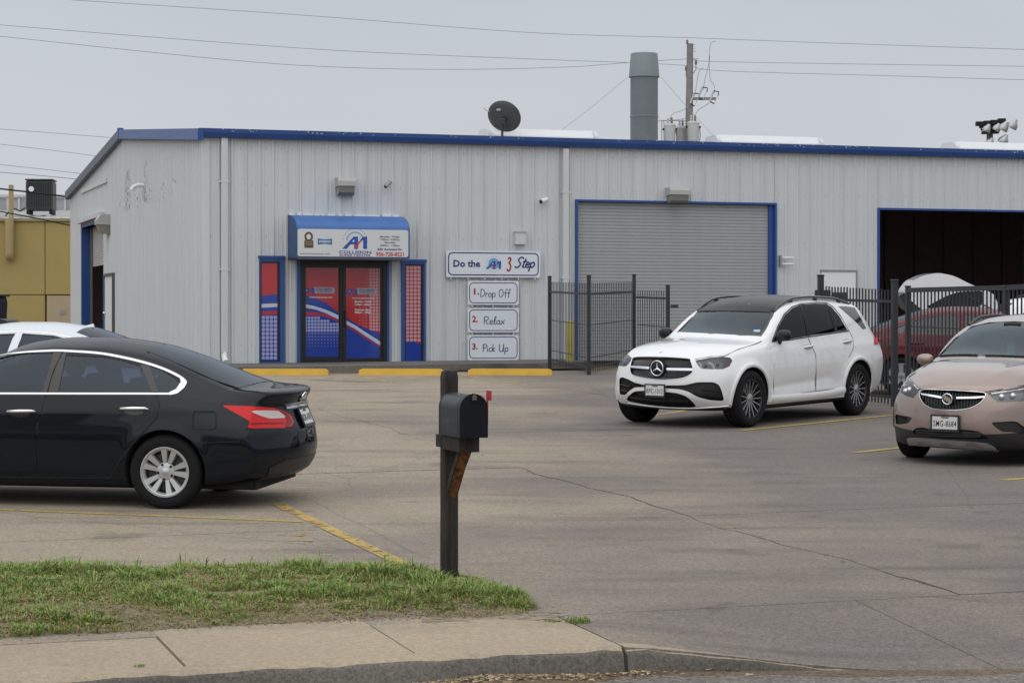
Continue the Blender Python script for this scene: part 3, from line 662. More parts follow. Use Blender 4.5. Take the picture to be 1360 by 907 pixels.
# downspouts
def downspout(px_, ytop, ybot, lab, kick=None):
    t, w, h = wthing('downspout', lab, 'downspout', px_-4, ytop, px_+4, ybot, .1, 'downspouts on the front wall')
    mb = MB(); mb.box(-.075, .075, -.06, .05, -h/2+.12, h/2+.04, bev=.015); mb.build('pipe', M_wall, t)
    mb = MB(); mb.tube([(0, 0, -h/2+.14), (0, -.02, -h/2+.02), (0, -.16, -h/2-.08)], .07, 8); mb.build('outlet', M_white, t, smooth=50)
    for zz in (h*.3, -h*.1): mb = MB(); mb.box(-.1, .1, -.066, .05, zz, zz+.04); mb.build('strap', M_wall2, t)
downspout(298, 184, 476, 'white downspout near the left corner of the front wall')
downspout(751, 200, 484, 'white downspout between the step signs and the garage door')
# wall lights
def wallpack(x0, y0, x1, y1, lab, broken=False):
    t, w, h = wthing('wall_light', lab, 'wall light', x0, y0, x1, y1, .2, 'wall lights of the workshop')
    mb = MB(); mb.prism([(.16, h/2), (-.10, h/2), (-.14, h*.30), (-.14, .02*h), (.16, -.05*h)], -w/2, w/2, 'x'); mb.build('housing', M_lamp, t)
    mb = MB(); mb.prism([(.16, -.06*h), (-.12, .0*h), (-.10, -.35*h), (-.02, -.5*h), (.16, -.5*h)], -w*.44, w*.44, 'x'); mb.build('lens', M_lens, t)
wallpack(447, 236, 471, 260, 'square grey wall light above the shop awning')
wallpack(887, 249, 914, 270, 'square grey wall light above the closed garage door')
u_, z_ = Wl(137, 298, .2); p = C0+B2*u_-A2*.2
t = thing('wall_light', 'grey wall light beside the raised door in the gable wall', 'wall light', (p.x, p.y, z_), TH, 'wall lights of the workshop')
mb = MB(); mb.prism([(.16, .28), (-.10, .28), (-.22, .1), (-.2, -.02), (.16, -.03)], -.32, .32, 'y'); mb.build('housing', M_lamp, t)
mb = MB(); mb.prism([(.16, -.04), (-.17, -.03), (-.1, -.2), (0, -.28), (.16, -.28)], -.3, .3, 'y'); mb.build('lens', M_lens, t)
# cameras, boxes
t, w, h = wthing('security_camera', 'small tilted security camera right of the awning light', 'camera', 508, 240, 520, 251, .15, 'security cameras on the front wall')
mb = MB(); mb.tube([(.05, .14, .06), (.02, .02, .02)], .02, 8); mb.build('bracket', M_grey, t)
mb = MB(); mb.cyl((.07, -.05, .07), (-.06, -.1, -.05), .045, n=12); mb.build('camera_body', M_grey, t, smooth=40)
mb = MB(); mb.cyl((-.062, -.101, -.052), (-.075, -.106, -.064), .036, n=12); mb.build('lens', M_blk, t)
t, w, h = wthing('security_camera', 'small white security camera above the step signs', 'camera', 715, 262, 727, 272, .15, 'security cameras on the front wall')
mb = MB(); mb.tube([(.08, .14, .05), (.04, 0, .03)], .02, 8); mb.build('bracket', M_white, t)
mb = MB(); mb.cyl((.10, .0, .04), (-.06, -.06, -.02), .055, n=12); mb.build('camera_body', M_white, t, smooth=40)
mb = MB(); mb.cyl((-.061, -.0605, -.0205), (-.08, -.068, -.028), .045, n=12); mb.build('lens', M_blk, t)
t, w, h = wthing('utility_box', 'small square grey box above the step signs', 'box', 684, 309, 698, 325, .1)
mb = MB(); mb.box(-w/2, w/2, -.05, .08, -h/2, h/2, bev=.01); mb.build('box_body', M_wall2, t)
mb = MB(); mb.box(-w/2-.01, w/2+.01, -.062, .08, h/2+.001, h/2+.03); mb.build('cover', M_lamp, t)
t, w, h = wthing('pipe_bracket', 'small white twin pipe bracket right of the garage door', 'bracket', 1034, 341, 1054, 353, .1)
for zz in (-.07, .08): mb = MB(); mb.tube([(-.12, .05, zz), (-.08, -.05, zz), (.18, -.06, zz)], .022, 8); mb.build('pipe', M_white, t)
mb = MB(); mb.box(-.16, -.12, -.02, .06, -.12, .14); mb.build('plate', M_grey, t)
t, w, h = wthing('wall_hatch', 'plain white hatch panel left of the open bay', 'hatch', 1091, 361, 1136, 430, .06)
mb = MB(); mb.box(-w/2, w/2, -.02, .03, -h/2, h/2); mb.build('panel', M_white, t)
mb = MB(); mb.box(-w/2-.04, w/2+.04, -.035, .035, h/2, h/2+.05); mb.box(w/2+.001, w/2+.04, -.034, .035, -h/2, h/2-.001); mb.build('frame', M_grey, t)

# ---- awning
fw0 = Wf(395, 304, .95)[0]; fw1, zt_ = Wf(543, 306, .95); _, zb_ = Wf(470, 343, .95); _, ztop = Wf(460, 287, .1)
p = C0+A2*(fw0+fw1)/2
aw = thing('awning', 'blue quarter-round awning with white sign face over the shop entrance', 'awning', (p.x, p.y, zb_), TH)
aw_w = fw1-fw0; hh = zt_-zb_; top_h = ztop-zb_; x0, x1 = -aw_w/2, aw_w/2
prof = [(-.03, 0), (-.95, 0), (-.95, hh)]+[(-.95+.92*(1-math.cos(R(a))), hh+(top_h-hh)*math.sin(R(a))) for a in range(10, 91, 10)]
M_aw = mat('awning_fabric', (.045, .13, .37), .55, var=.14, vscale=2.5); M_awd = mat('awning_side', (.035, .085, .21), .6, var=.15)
mb = MB(); n = len(prof); vs = [(x_, y, z) for x_ in (x0, x1) for y, z in prof]
mb.add(vs, [(i, i+1, n+i+1, n+i) for i in range(1, n-1)]); mb.build('canopy', M_aw, aw, smooth=40)
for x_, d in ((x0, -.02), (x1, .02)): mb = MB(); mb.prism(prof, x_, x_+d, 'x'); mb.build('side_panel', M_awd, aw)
mb = MB(); mb.box(x0+.01, x1-.01, -.95, -.04, -.03, .0); mb.build('soffit', mat('awning_soffit', (.10, .10, .10), .7), aw)
mb = MB(); mb.prism(rrect(x0+.0, x1-.02, .03, hh-.0, .05), -.975, -.955, 'y'); sf = mb.build('sign_face', mat('awning_sign_white', (.62, .64, .66), .4, var=.04), aw)
mb = MB(); rr = random.Random(8); xx = x0
while xx < x1-.1:
    l = rr.uniform(.08, .3); z = top_h+rr.uniform(0, .01); mb.box(xx, xx+l, -.09, -.03, z-.02, z+rr.uniform(.02, .06)); xx += l+rr.uniform(.01, .08)
mb.build('flashing', M_white, aw)
def pr(parent, polys, m, y, name='print', kind=None):
    mb = MB()
    for q in polys: mb.add([(a, y, b) for a, b in q], [tuple(range(len(q)))])
    return mb.build(name, m, parent, fixn=False)
def txt(parent, s, x, z, size, m, y, bold=0, shear=0, sx=1, align='CENTER', name='lettering', spacing=1, fit=None):
    v, f = curve_text(s, size, bold, shear, .0008, sx, align, spacing)
    if fit:
        a_ = min(q[0] for q in v); b_ = max(q[0] for q in v); k_ = fit/(b_-a_); v = [((q[0]-(a_+b_)/2)*k_, q[1], q[2]) for q in v]
    mb = MB(); mb.add([(a+x, b+y, c+z) for a, b, c in v], f); return mb.build(name, m, parent, fixn=False)
M_pblue = mat('print_blue', (.02, .075, .36), .4); M_plight = mat('print_light_blue', (.16, .36, .62), .4); M_pgrey = mat('print_grey', (.13, .14, .17), .5)
M_pred = mat('print_red', (.50, .04, .04), .4); M_brown = mat('print_brown', (.10, .07, .05), .5); M_gold = mat('print_gold', (.30, .2, .08), .5); M_pwhite = mat('print_white', (.72, .74, .78), .4)
def logo(parent, cx, cz, s, y, ring=True, disc=False):
    """slanted A1 mark: blue letters, red tick, sky arc and dotted ring; s = half width"""
    T = lambda pts: [(cx+a*s, cz+b*s) for a, b in pts]
    if disc: pr(parent, [T(arc(0, 0, .68, .68, 0, 350, 30))], M_plight, y)
    if ring:
        if not disc: pr(parent, [T(q) for q in [(lambda a: (a[0], a[1], a[2], a[3]))(q) for q in ribbon2(arc(0, -.05, .66, .68, 5, 175, 18), .09)]], M_plight, y-.001)
        pr(parent, [T(arc(.95*math.cos(R(a)), -.05+.95*math.sin(R(a)), .035, .035, 0, 300, 5)) for a in range(0 if not disc else -180, 181, 13)], M_pgrey, y-.001)
    pr(parent, [T([(-1.0, -.62), (-.12, .30), (.22, .30), (.22, -.62), (-.08, -.62), (-.08, -.28), (-.38, -.28), (-.66, -.62)]), T([(.36, .02), (.58, .30), (.92, .30), (.92, -.62), (.62, -.62), (.62, .02)])], M_pblue, y-.002)
    pr(parent, [T([(-.08, -.1), (-.08, .1), (-.22, -.06), (-.18, -.1)])], M_pwhite, y-.003)
    pr(parent, [T([(-.05, -.38), (.02, -.66), (.12, -.66), (.28, -.25), (.62, .12), (.2, -.12), (.07, -.42), (.02, -.3)])], M_pred, y-.004)
fy = -.977
def AX(px_, py_): # awning sign position from the enlarged photo crop
    u, z = Wf(370+px_/7.158, 270+py_/7.158, .975); return u-(fw0+fw1)/2, z-zb_
cx, cz = AX(728, 375); s_ = (AX(870, 375)[0]-AX(585, 375)[0])/2
logo(aw, cx, cz+.045, s_*.86, fy)
x_, z_ = AX(728, 468); txt(aw, 'COLLISION', x_, z_, .095, M_pblue, fy-.001, bold=.002, fit=.73)
x_, z_ = AX(728, 496); txt(aw, 'SUPER CENTER', x_, z_, .062, mat('print_mauve', (.22, .08, .16), .5), fy-.001, bold=.001, fit=.71)
for s__, yy, zz in (('Monday - Friday', 320, .45), ('7:30am - 6:00pm', 347, .44), ('Saturday', 374, .25), ('8:00am - 1:00pm', 402, .44)):
    x_, z_ = AX(1058, yy); txt(aw, s__, x_, z_, .058, M_pgrey, fy-.001, bold=.001, fit=zz)
x_, z_ = AX(1060, 440); txt(aw, '605 Amistad Dr.', x_, z_, .066, M_navy, fy-.001, bold=.0015, fit=.58)
x_, z_ = AX(1058, 487); txt(aw, '956-728-8221', x_, z_, .122, M_pred, fy-.001, bold=.003, fit=.64)
x_, z_ = AX(345, 480); txt(aw, 'www.a1autostop.com', x_, z_, .068, M_pgrey, fy-.001, fit=.68)
a, b = AX(372, 335), AX(508, 395); pr(aw, [[(a[0], a[1]), ((a[0]+b[0])/2, a[1]-.02), (b[0], a[1]), (b[0], b[1]), ((a[0]+b[0])/2, b[1]+.02), (a[0], b[1])]], mat('badge_blue', (.03, .16, .36), .4), fy-.001)
x_, z_ = AX(440, 366); txt(aw, 'STANDOX', x_, z_, .062, M_pwhite, fy-.002, bold=.002, fit=.26)
cx, cz = AX(286, 318); pr(aw, [q for q in ribbon2([(cx+.075*math.cos(R(a)), cz+.085*math.sin(R(a))) for a in range(0, 360, 20)], .045, True)], M_brown, fy-.001)
a, b = AX(245, 352), AX(330, 425); pr(aw, [[(a[0], a[1]), (b[0], a[1]), (b[0], b[1]), (a[0], b[1])]], M_brown, fy-.001)
for k_, (ss, mm) in enumerate((('GOLD', M_gold), ('CLASS', M_gold))): txt(aw, ss, (a[0]+b[0])/2, a[1]-.035-.05*k_, .05, mm, fy-.002, bold=.003)

# ---- entrance: doors and sidelights. photo crop coordinates -> wall
def ZX(px_, py_, off=.1): return Wf(330+px_/3.358, 220+py_/3.358, off)
M_dred = mat('decal_red', (.44, .022, .028), .15, coat=.4, var=.12, vscale=1.2); M_dblue = mat('decal_blue', (.014, .045, .30), .15, coat=.4, var=.15, vscale=1.5)
M_dwhite = mat('decal_white', (.52, .55, .66), .3); M_dot1 = mat('decal_dot_lilac', (.30, .32, .58), .3); M_dot2 = mat('decal_dot_violet', (.10, .12, .40), .3)
M_dotp = mat('decal_dot_pink', (.50, .28, .32), .3); M_dotp2 = mat('decal_dot_rose', (.40, .10, .10), .3)
M_frame = mat('dark_door_frame', (.012, .011, .012), .35)
def decal(parent, box, bands, dots, y, base):
    """printed film on a pane: bands = [(material, top curve, bottom curve)] in crop pixels"""
    (xa, ya, xb, yb) = box
    conv = lambda pts: [tuple(ZX(*q)) for q in pts]
    org = parent['_o']
    L_ = lambda pts: [(u-org[0], z-org[1]) for u, z in conv(pts)]
    pr(parent, [L_([(xa, ya), (xb, ya), (xb, yb), (xa, yb)])], base, y, 'pane_film')
    for k, (m, tp, bt) in enumerate(bands):
        xs_ = np.linspace(xa, xb, 12); top = [(x_, float(np.interp(x_, [q[0] for q in tp], [q[1] for q in tp]))) for x_ in xs_]; bot = [(x_, float(np.interp(x_, [q[0] for q in bt], [q[1] for q in bt]))) for x_ in xs_]
        pr(parent, [L_([top[i], top[i+1], bot[i+1], bot[i]]) for i in range(11)], m, y-.002-.001*k, 'film_stripe')
    for (m, x0_, y0_, x1_, y1_, px_, fn) in dots:
        polys = {}
        yy = y0_+px_/2
        while yy < y1_:
            xx = x0_+px_/2
            while xx < x1_:
                f = fn(xx, yy)
                if f > 0: h = px_*.40*f; r_ = h*.45; polys.setdefault(0, []).append(L_([(xx-h, yy-h+r_), (xx-h+r_, yy-h), (xx+h-r_, yy-h), (xx+h, yy-h+r_), (xx+h, yy+h-r_), (xx+h-r_, yy+h), (xx-h+r_, yy+h), (xx-h, yy+h-r_)]))
                xx += px_
            yy += px_
        if polys: q = pr(parent, polys[0], m, y-.0012, 'dot_pattern'); q['kind'] = 'stuff'
def zthing(name, label, cat, box, off, group=None):
    u0, z1 = ZX(box[0], box[1], off); u1, z0 = ZX(box[2], box[3], off); p = C0+A2*(u0+u1)/2
    t = thing(name, label, cat, (p.x, p.y, z0), TH, group); t['_o'] = ((u0+u1)/2, z0); return t, (u1-u0)/2, z1-z0
t, hw, h = zthing('entrance_door', 'double glass entrance door with red and blue printed film under the awning', 'door', (224, 418, 622, 884), .1)
E0 = t
mb = MB(); mb.box(-hw-.03, -hw+.03, -.13, .15, -.02, h+.05); mb.box(hw-.03, hw+.03, -.13, .15, -.02, h+.05); mb.build('outer_trim', M_blue, t)
mb = MB(); mb.box(-hw+.031, -hw+.11, -.10, .12, 0, h); mb.box(hw-.11, hw-.031, -.10, .12, 0, h); mb.box(-hw+.111, hw-.111, -.10, .12, h-.12, h); mb.box(-hw+.111, hw-.111, -.10, .12, 0, .03); mb.build('door_frame', M_frame, t)
mid = (ZX(421, 600)[0]-t['_o'][0])
for (a, b) in ((-hw+.112, mid-.004), (mid+.004, hw-.112)):
    mb = MB(); z0, z1 = .032, h-.122; s__ = .055
    mb.box(a, a+s__, -.07, -.01, z0, z1); mb.box(b-s__, b, -.07, -.01, z0, z1); mb.box(a+s__, b-s__, -.07, -.01, z0, z0+.1); mb.box(a+s__, b-s__, -.07, -.01, z1-.06, z1)
    lf_ = mb.build('door_leaf', M_frame, t)
    mb = MB(); mb.box(a+s__, b-s__, -.035, -.025, z0+.1, z1-.06); mb.build('pane', M_blk, lf_)
mb = MB(); mb.tube([(mid+.06, -.075, h*.36), (mid+.06, -.13, h*.37), (mid+.06, -.13, h*.50), (mid+.06, -.075, h*.51)], .016, 8); mb.build('handle', M_blk, t)
mb = MB(); mb.box(-hw-.05, hw+.05, -.3, -.13, -.03, .02); mb.build('threshold', mat('threshold', (.4, .4, .38), .5), t)
decal(t, (250, 452, 404, 853), [
  (M_dblue, [(250, 577), (300, 590), (350, 612), (404, 655)], [(250, 853), (404, 853)]),
  (M_dwhite, [(250, 617), (300, 627), (350, 643), (404, 667)], [(250, 633), (300, 641), (350, 659), (404, 686)]),
  (M_dred, [(250, 652), (300, 654), (350, 663), (404, 690)], [(250, 669), (300, 668), (350, 674), (404, 698)])],
  [(M_dot1, 252, 672, 402, 740, 14, lambda x, y: 1.05 if y > 674+max(0, (x-300)*.32) else 0), (M_dot2, 252, 742, 402, 815, 14, lambda x, y: 1-(y-742)/110)], -.04, M_dred)
for o_ in [o_ for o_ in t.children if o_.name.startswith('dot_pattern')]: o_.location.y -= .004
decal(t, (437, 455, 592, 860), [
  (M_dblue, [(437, 678), (480, 702), (530, 727), (592, 748)], [(437, 860), (592, 860)]),
  (M_dwhite, [(437, 690), (480, 713), (530, 746), (592, 785)], [(437, 706), (480, 729), (530, 763), (592, 803)]),
  (M_dred, [(437, 709), (480, 732), (530, 767), (592, 806)], [(437, 718), (480, 740), (530, 774), (592, 812)])],
  [(M_dotp2, 492, 458, 541, 725, 14, lambda x, y: .5+(x-492)/100), (M_dotp, 541, 458, 592, 748, 14, lambda x, y: 1.05 if y < 735 else 0)], -.04, M_dred)
for (cx_, cy_) in ((325, 556), (515, 560)):
    u, z = ZX(cx_, cy_); X_, Z_ = u-t['_o'][0], z-t['_o'][1]
    pr(t, [rrect(X_-.20, X_+.56-.24, Z_-.07, Z_+.07, .06)], mat('decal_silver', (.36, .34, .42), .3), -.046); logo(t, X_-.30, Z_, .17, -.047, ring=False)
    txt(t, 'COLLISION', X_+.08, Z_+.015, .085, M_navy, -.048, bold=.001, fit=.36); txt(t, 'SUPER CENTER', X_+.08, Z_-.04, .035, M_navy, -.048, fit=.33)
    u, z = ZX(cx_, cy_+31); txt(t, 'www.a1autostop.com', u-t['_o'][0], z-t['_o'][1], .052, M_pwhite, -.047, bold=.001, fit=.52)
for s__, yy in (('Monday - Friday', 607), ('7:30am - 6:00pm', 620), ('Saturday', 643), ('8:00am - 1:00pm', 655)):
    u, z = ZX(513, yy); txt(t, s__, u-t['_o'][0], z-t['_o'][1], .06, M_pwhite, -.047, bold=.0015, fit=.38)
def sidelight(lab, fb, ib, bands, dots, base):
    t, hw, h = zthing('sidelight_window', lab, 'window', fb, .1, 'sidelight windows by the entrance')
    L_ = lambda x_, y_: (ZX(x_, y_)[0]-t['_o'][0], ZX(x_, y_)[1]-t['_o'][1]); a, zt__ = L_(ib[0], ib[1]); b, zb__ = L_(ib[2], ib[3])
    mb = MB(); mb.box(-hw, a-.03, -.12, -.02, 0, h); mb.box(b+.05, hw, -.12, -.02, 0, h); mb.box(a-.03, b+.05, -.12, -.02, zt__+.03, h); mb.box(a-.03, b+.05, -.12, -.02, 0, zb__-.03); mb.build('frame', M_blue, t)
    mb = MB(); mb.box(-hw-.02, hw+.02, -.14, -.02, h, h+.06); mb.build('head_trim', M_blue, t)
    mb = MB(); mb.box(a-.03, a, -.09, -.02, zb__-.03, zt__+.03); mb.box(b, b+.05, -.09, -.02, zb__-.03, zt__+.03); mb.box(a, b, -.089, -.02, zt__, zt__+.029); mb.box(a, b, -.089, -.02, zb__-.029, zb__); mb.build('inner_frame', M_frame, t)
    mb = MB(); mb.box(a, b, -.072, -.03, zb__, zt__); mb.build('pane', M_blk, t)
    decal(t, ib, bands, dots, -.075, base)
    for o_ in [o_ for o_ in t.children if o_.name.startswith('dot_pattern')]: o_.location.y -= .005
sidelight('narrow blue framed window left of the door, red above and lilac squares below', (48, 414, 160, 888), (58, 434, 130, 868), [
  (M_dblue, [(58, 582), (95, 576), (130, 573)], [(58, 868), (130, 868)]), (M_dwhite, [(58, 617), (130, 614)], [(58, 634), (130, 630)]), (M_dred, [(58, 650), (130, 648)], [(58, 666), (130, 664)])],
  [(M_dot1, 58, 668, 130, 868, 18, lambda x, y: 1.08)], M_dred)
sidelight('narrow blue framed window right of the door, pink squares above and blue at the foot', (683, 430, 790, 890), (702, 446, 770, 872), [
  (M_dblue, [(702, 774), (740, 782), (770, 796)], [(702, 872), (770, 872)])], [(M_dotp, 702, 446, 770, 778, 17, lambda x, y: 1.05)], M_dred)
del t['_o']
# ---- step signs with hand lettering
GL = {
 'D': (.62, [[(.06, 0), (.06, 1)], [(0, .98), (.22, 1), (.45, .85), (.54, .55), (.44, .22), (.2, .03), (.02, 0)]]),
 'r': (.34, [[(.05, .52), (.05, 0)], [(.05, .3), (.14, .48), (.28, .5)]]), 'o': (.44, [[(.2+.17*math.cos(a*.52), .25+.25*math.sin(a*.52)) for a in range(13)]]),
 'p': (.46, [[(.05, .52), (.05, -.42)], [(.05, .1), (.2, 0), (.36, .12), (.38, .38), (.24, .52), (.08, .42)]]),
 'O': (.66, [[(.28+.25*math.cos(a*.42), .5+.5*math.sin(a*.42)) for a in range(16)]]), 'f': (.40, [[(.38, .92), (.26, 1.04), (.16, .9), (.15, .5), (.15, -.12)], [(0, .5), (.34, .54)]]),
 'R': (.60, [[(.08, 0), (.08, 1)], [(0, .86), (.2, 1.02), (.44, .92), (.46, .68), (.28, .52), (.1, .5)], [(.2, .5), (.42, .02), (.52, 0)]]),
 'e': (.40, [[(.02, .24), (.3, .3), (.26, .48), (.12, .5), (.02, .3), (.06, .06), (.2, 0), (.36, .1)]]), 'l': (.26, [[(.02, .2), (.2, .8), (.16, 1.02), (.07, .9), (.06, .2), (.14, 0), (.24, .08)]]),
 'a': (.44, [[(.32, .42), (.18, .5), (.04, .36), (.04, .12), (.16, 0), (.3, .14), (.33, .48), (.33, .1), (.42, 0)]]), 'x': (.42, [[(.02, .5), (.34, 0)], [(.36, .54), (.0, -.04)]]),
 'P': (.52, [[(.1, 0), (.1, 1)], [(0, .84), (.2, 1.02), (.42, .92), (.42, .62), (.26, .46), (.1, .5)]]), 'i': (.2, [[(.06, .5), (.06, .06), (.14, 0)], [(.06, .72), (.08, .76)]]),
 'c': (.38, [[(.32, .42), (.2, .5), (.05, .34), (.06, .1), (.2, 0), (.34, .1)]]), 'k': (.44, [[(.04, 0), (.06, 1)], [(.32, .5), (.06, .22), (.36, 0)]]),
 'U': (.64, [[(.04, 1), (.02, .4), (.12, .04), (.3, 0), (.44, .2), (.5, 1)], [(.5, 1), (.5, .1), (.58, 0)]]), 'S': (.60, [[(.56, .86), (.42, 1.02), (.2, .96), (.12, .74), (.28, .54), (.42, .36), (.36, .1), (.14, -.02), (-.04, .12)]]),
 't': (.34, [[(.2, .9), (.1, .2), (.16, 0), (.3, .06)], [(.0, .56), (.36, .62)]]), '3': (.6, [[(.06, .94), (.26, 1.1), (.44, .96), (.36, .72), (.16, .62), (.4, .5), (.5, .22), (.36, -.08), (.1, -.12), (-.06, .06)]]), ' ': (.34, [])}
def dense(pts, n=3):
    """Catmull-Rom through the stroke points"""
    P = [Vector(p) for p in pts]; o_ = []
    for i in range(len(P)-1):
        a, b, c, d = P[max(0, i-1)], P[i], P[i+1], P[min(len(P)-1, i+2)]
        for k in range(n): t = k/n; o_.append(.5*((2*b)+(c-a)*t+(2*a-5*b+4*c-d)*t*t+(3*b-3*c+d-a)*t**3))
    return [tuple(q) for q in o_]+[tuple(P[-1])]
def script(parent, s, x, z, h, wl, m, y, slant=.1, sp=1.0):
    polys = []; cx = x
    for ch in s:
        w, st_ = GL[ch]
        for q in st_: polys += [[(p[0], p[1]) for p in r] for r in ribbon2([(cx+(a+b*slant)*h*sp, z+b*h) for a, b in dense(q)], wl)]
        cx += w*h*sp
    return pr(parent, polys, m, y, 'lettering')
def board(lab, x0, y0, x1, y1, inset, brd, group=None):
    t, w, h = wthing('wall_sign', lab, 'sign', x0, y0, x1, y1, .12, group)
    mb = MB(); mb.prism(rrect(-w/2, w/2, -h/2, h/2, .03), -.012, .012, 'y'); mb.build('board', M_signw, t)
    k = [Vector(q) for q in rrect(-w/2+inset, w/2-inset, -h/2+inset, h/2-inset, .09)]
    pr(t, ribbon2([tuple(q) for q in k], brd, True), M_navy, -.014, 'border')
    nt_ = 3 if w < 1.5 else 6
    for i in range(nt_): xx = -w/2+.12+i*(w-.24)/(nt_-1); mb = MB(); mb.box(xx-.015, xx+.015, .012, .08, -h/2-.05, -h/2+.06); mb.build('mounting_tab', M_signw, t)
    return t, w, h
t, w, h = board('wide white sign reading Do the A1 3 Step, uppermost on the wall', 592.5, 332.5, 717.5, 369, .055, .026)
txt(t, 'Do the', -.285*w, -.0*h, .215, M_navy, -.016, bold=.006, fit=.64); logo(t, .0*w, .01, .19, -.015, disc=True)
script(t, '3', .145*w, -.12, .25, .036, M_red, -.016, sp=.6); script(t, 'Step', .225*w, -.07, .225, .034, M_navy, -.017, slant=.3, sp=1.16)
for k, (n_, word, yy0, yy1, xo) in enumerate((('1.', 'Drop Off', 373, 405, -.26), ('2.', 'Relax', 409, 441.5, -.20), ('3.', 'Pick Up', 445, 478, -.22))):
    t, w, h = board(['white wall sign reading 1. Drop Off, highest of the three small ones', 'white wall sign reading 2. Relax, between the other two small ones', 'white wall sign reading 3. Pick Up, lowest of the three small ones'][k], 621, yy0, 689, yy1, .045, .018, 'three step signs')
    txt(t, n_, -.36*w if k else -.33*w, .02, .19, M_red, -.016, bold=.006, fit=.13)
    script(t, word, xo*w, -.09, .17, .017, M_navy, -.016, slant=.06, sp=[1.18, 1.45, 1.25][k])

# ---- parking stops
M_stop = mat('yellow_stop_paint', (.62, .37, .045), .7, var=.12, vscale=5, bump=.3, bscale=60)
for k, (a, b) in enumerate(((320, 436), (477, 589), (622, 733))):
    p0, p1 = gp(a, 498), gp(b, 498.5); mid_ = (p0+p1)/2; Lh = (p1-p0).to_2d().length/2
    t = thing('parking_stop', ['yellow concrete parking stop, leftmost, before the left sidelight', 'yellow concrete parking stop in the middle, before the entrance', 'yellow concrete parking stop, rightmost, below the step signs'][k], 'parking stop', mid_, math.atan2((p1-p0).y, (p1-p0).x), 'yellow parking stops')
    mb = MB(); e_ = .07
    sec = lambda x_, i: [(x_, -.085+i*.02, 0), (x_, -.06+i*.02, .13-i*.03), (x_, .06-i*.02, .13-i*.03), (x_, .085-i*.02, 0)]
    vs = sec(-Lh, 1)+[(-Lh+e_, y_, z_) for _, y_, z_ in sec(0, 0)]+[(Lh-e_, y_, z_) for _, y_, z_ in sec(0, 0)]+sec(Lh, 1)
    mb.add(vs, [(i*4+j, (i+1)*4+j, (i+1)*4+j+1, i*4+j+1) for i in range(3) for j in range(3)]+[(0, 1, 2, 3), (15, 14, 13, 12)]); mb.build('stop_block', M_stop, t)
    for x_ in (-Lh*.6, Lh*.6): mb = MB(); mb.cyl((x_, 0, .128), (x_, 0, .136), .018, n=10); mb.build('bolt', M_grey, t)
mb = MB(); p = gp(455, 496); 
for (a, b) in ((436, 478), (589, 622)):
    p0, p1 = gp(a, 492), gp(b, 492); q0, q1 = gp(a, 488), gp(b, 488)
# ---- bollard behind the left fence
u, _ = Wf(757, 430, 1.2); p = C0+A2*u-B2*1.2
t = thing('bollard', 'short yellow bollard behind the left fence by the downspout', 'bollard', (p.x, p.y, lotz(p)), 0)
mb = MB(); mb.lathe([(.085, 0), (.085, .90), (.07, .94), (0, .96)], 16, caps=False); mb.build('post', mat('bollard_yellow', (.48, .40, .07), .5, var=.12), t, smooth=40)
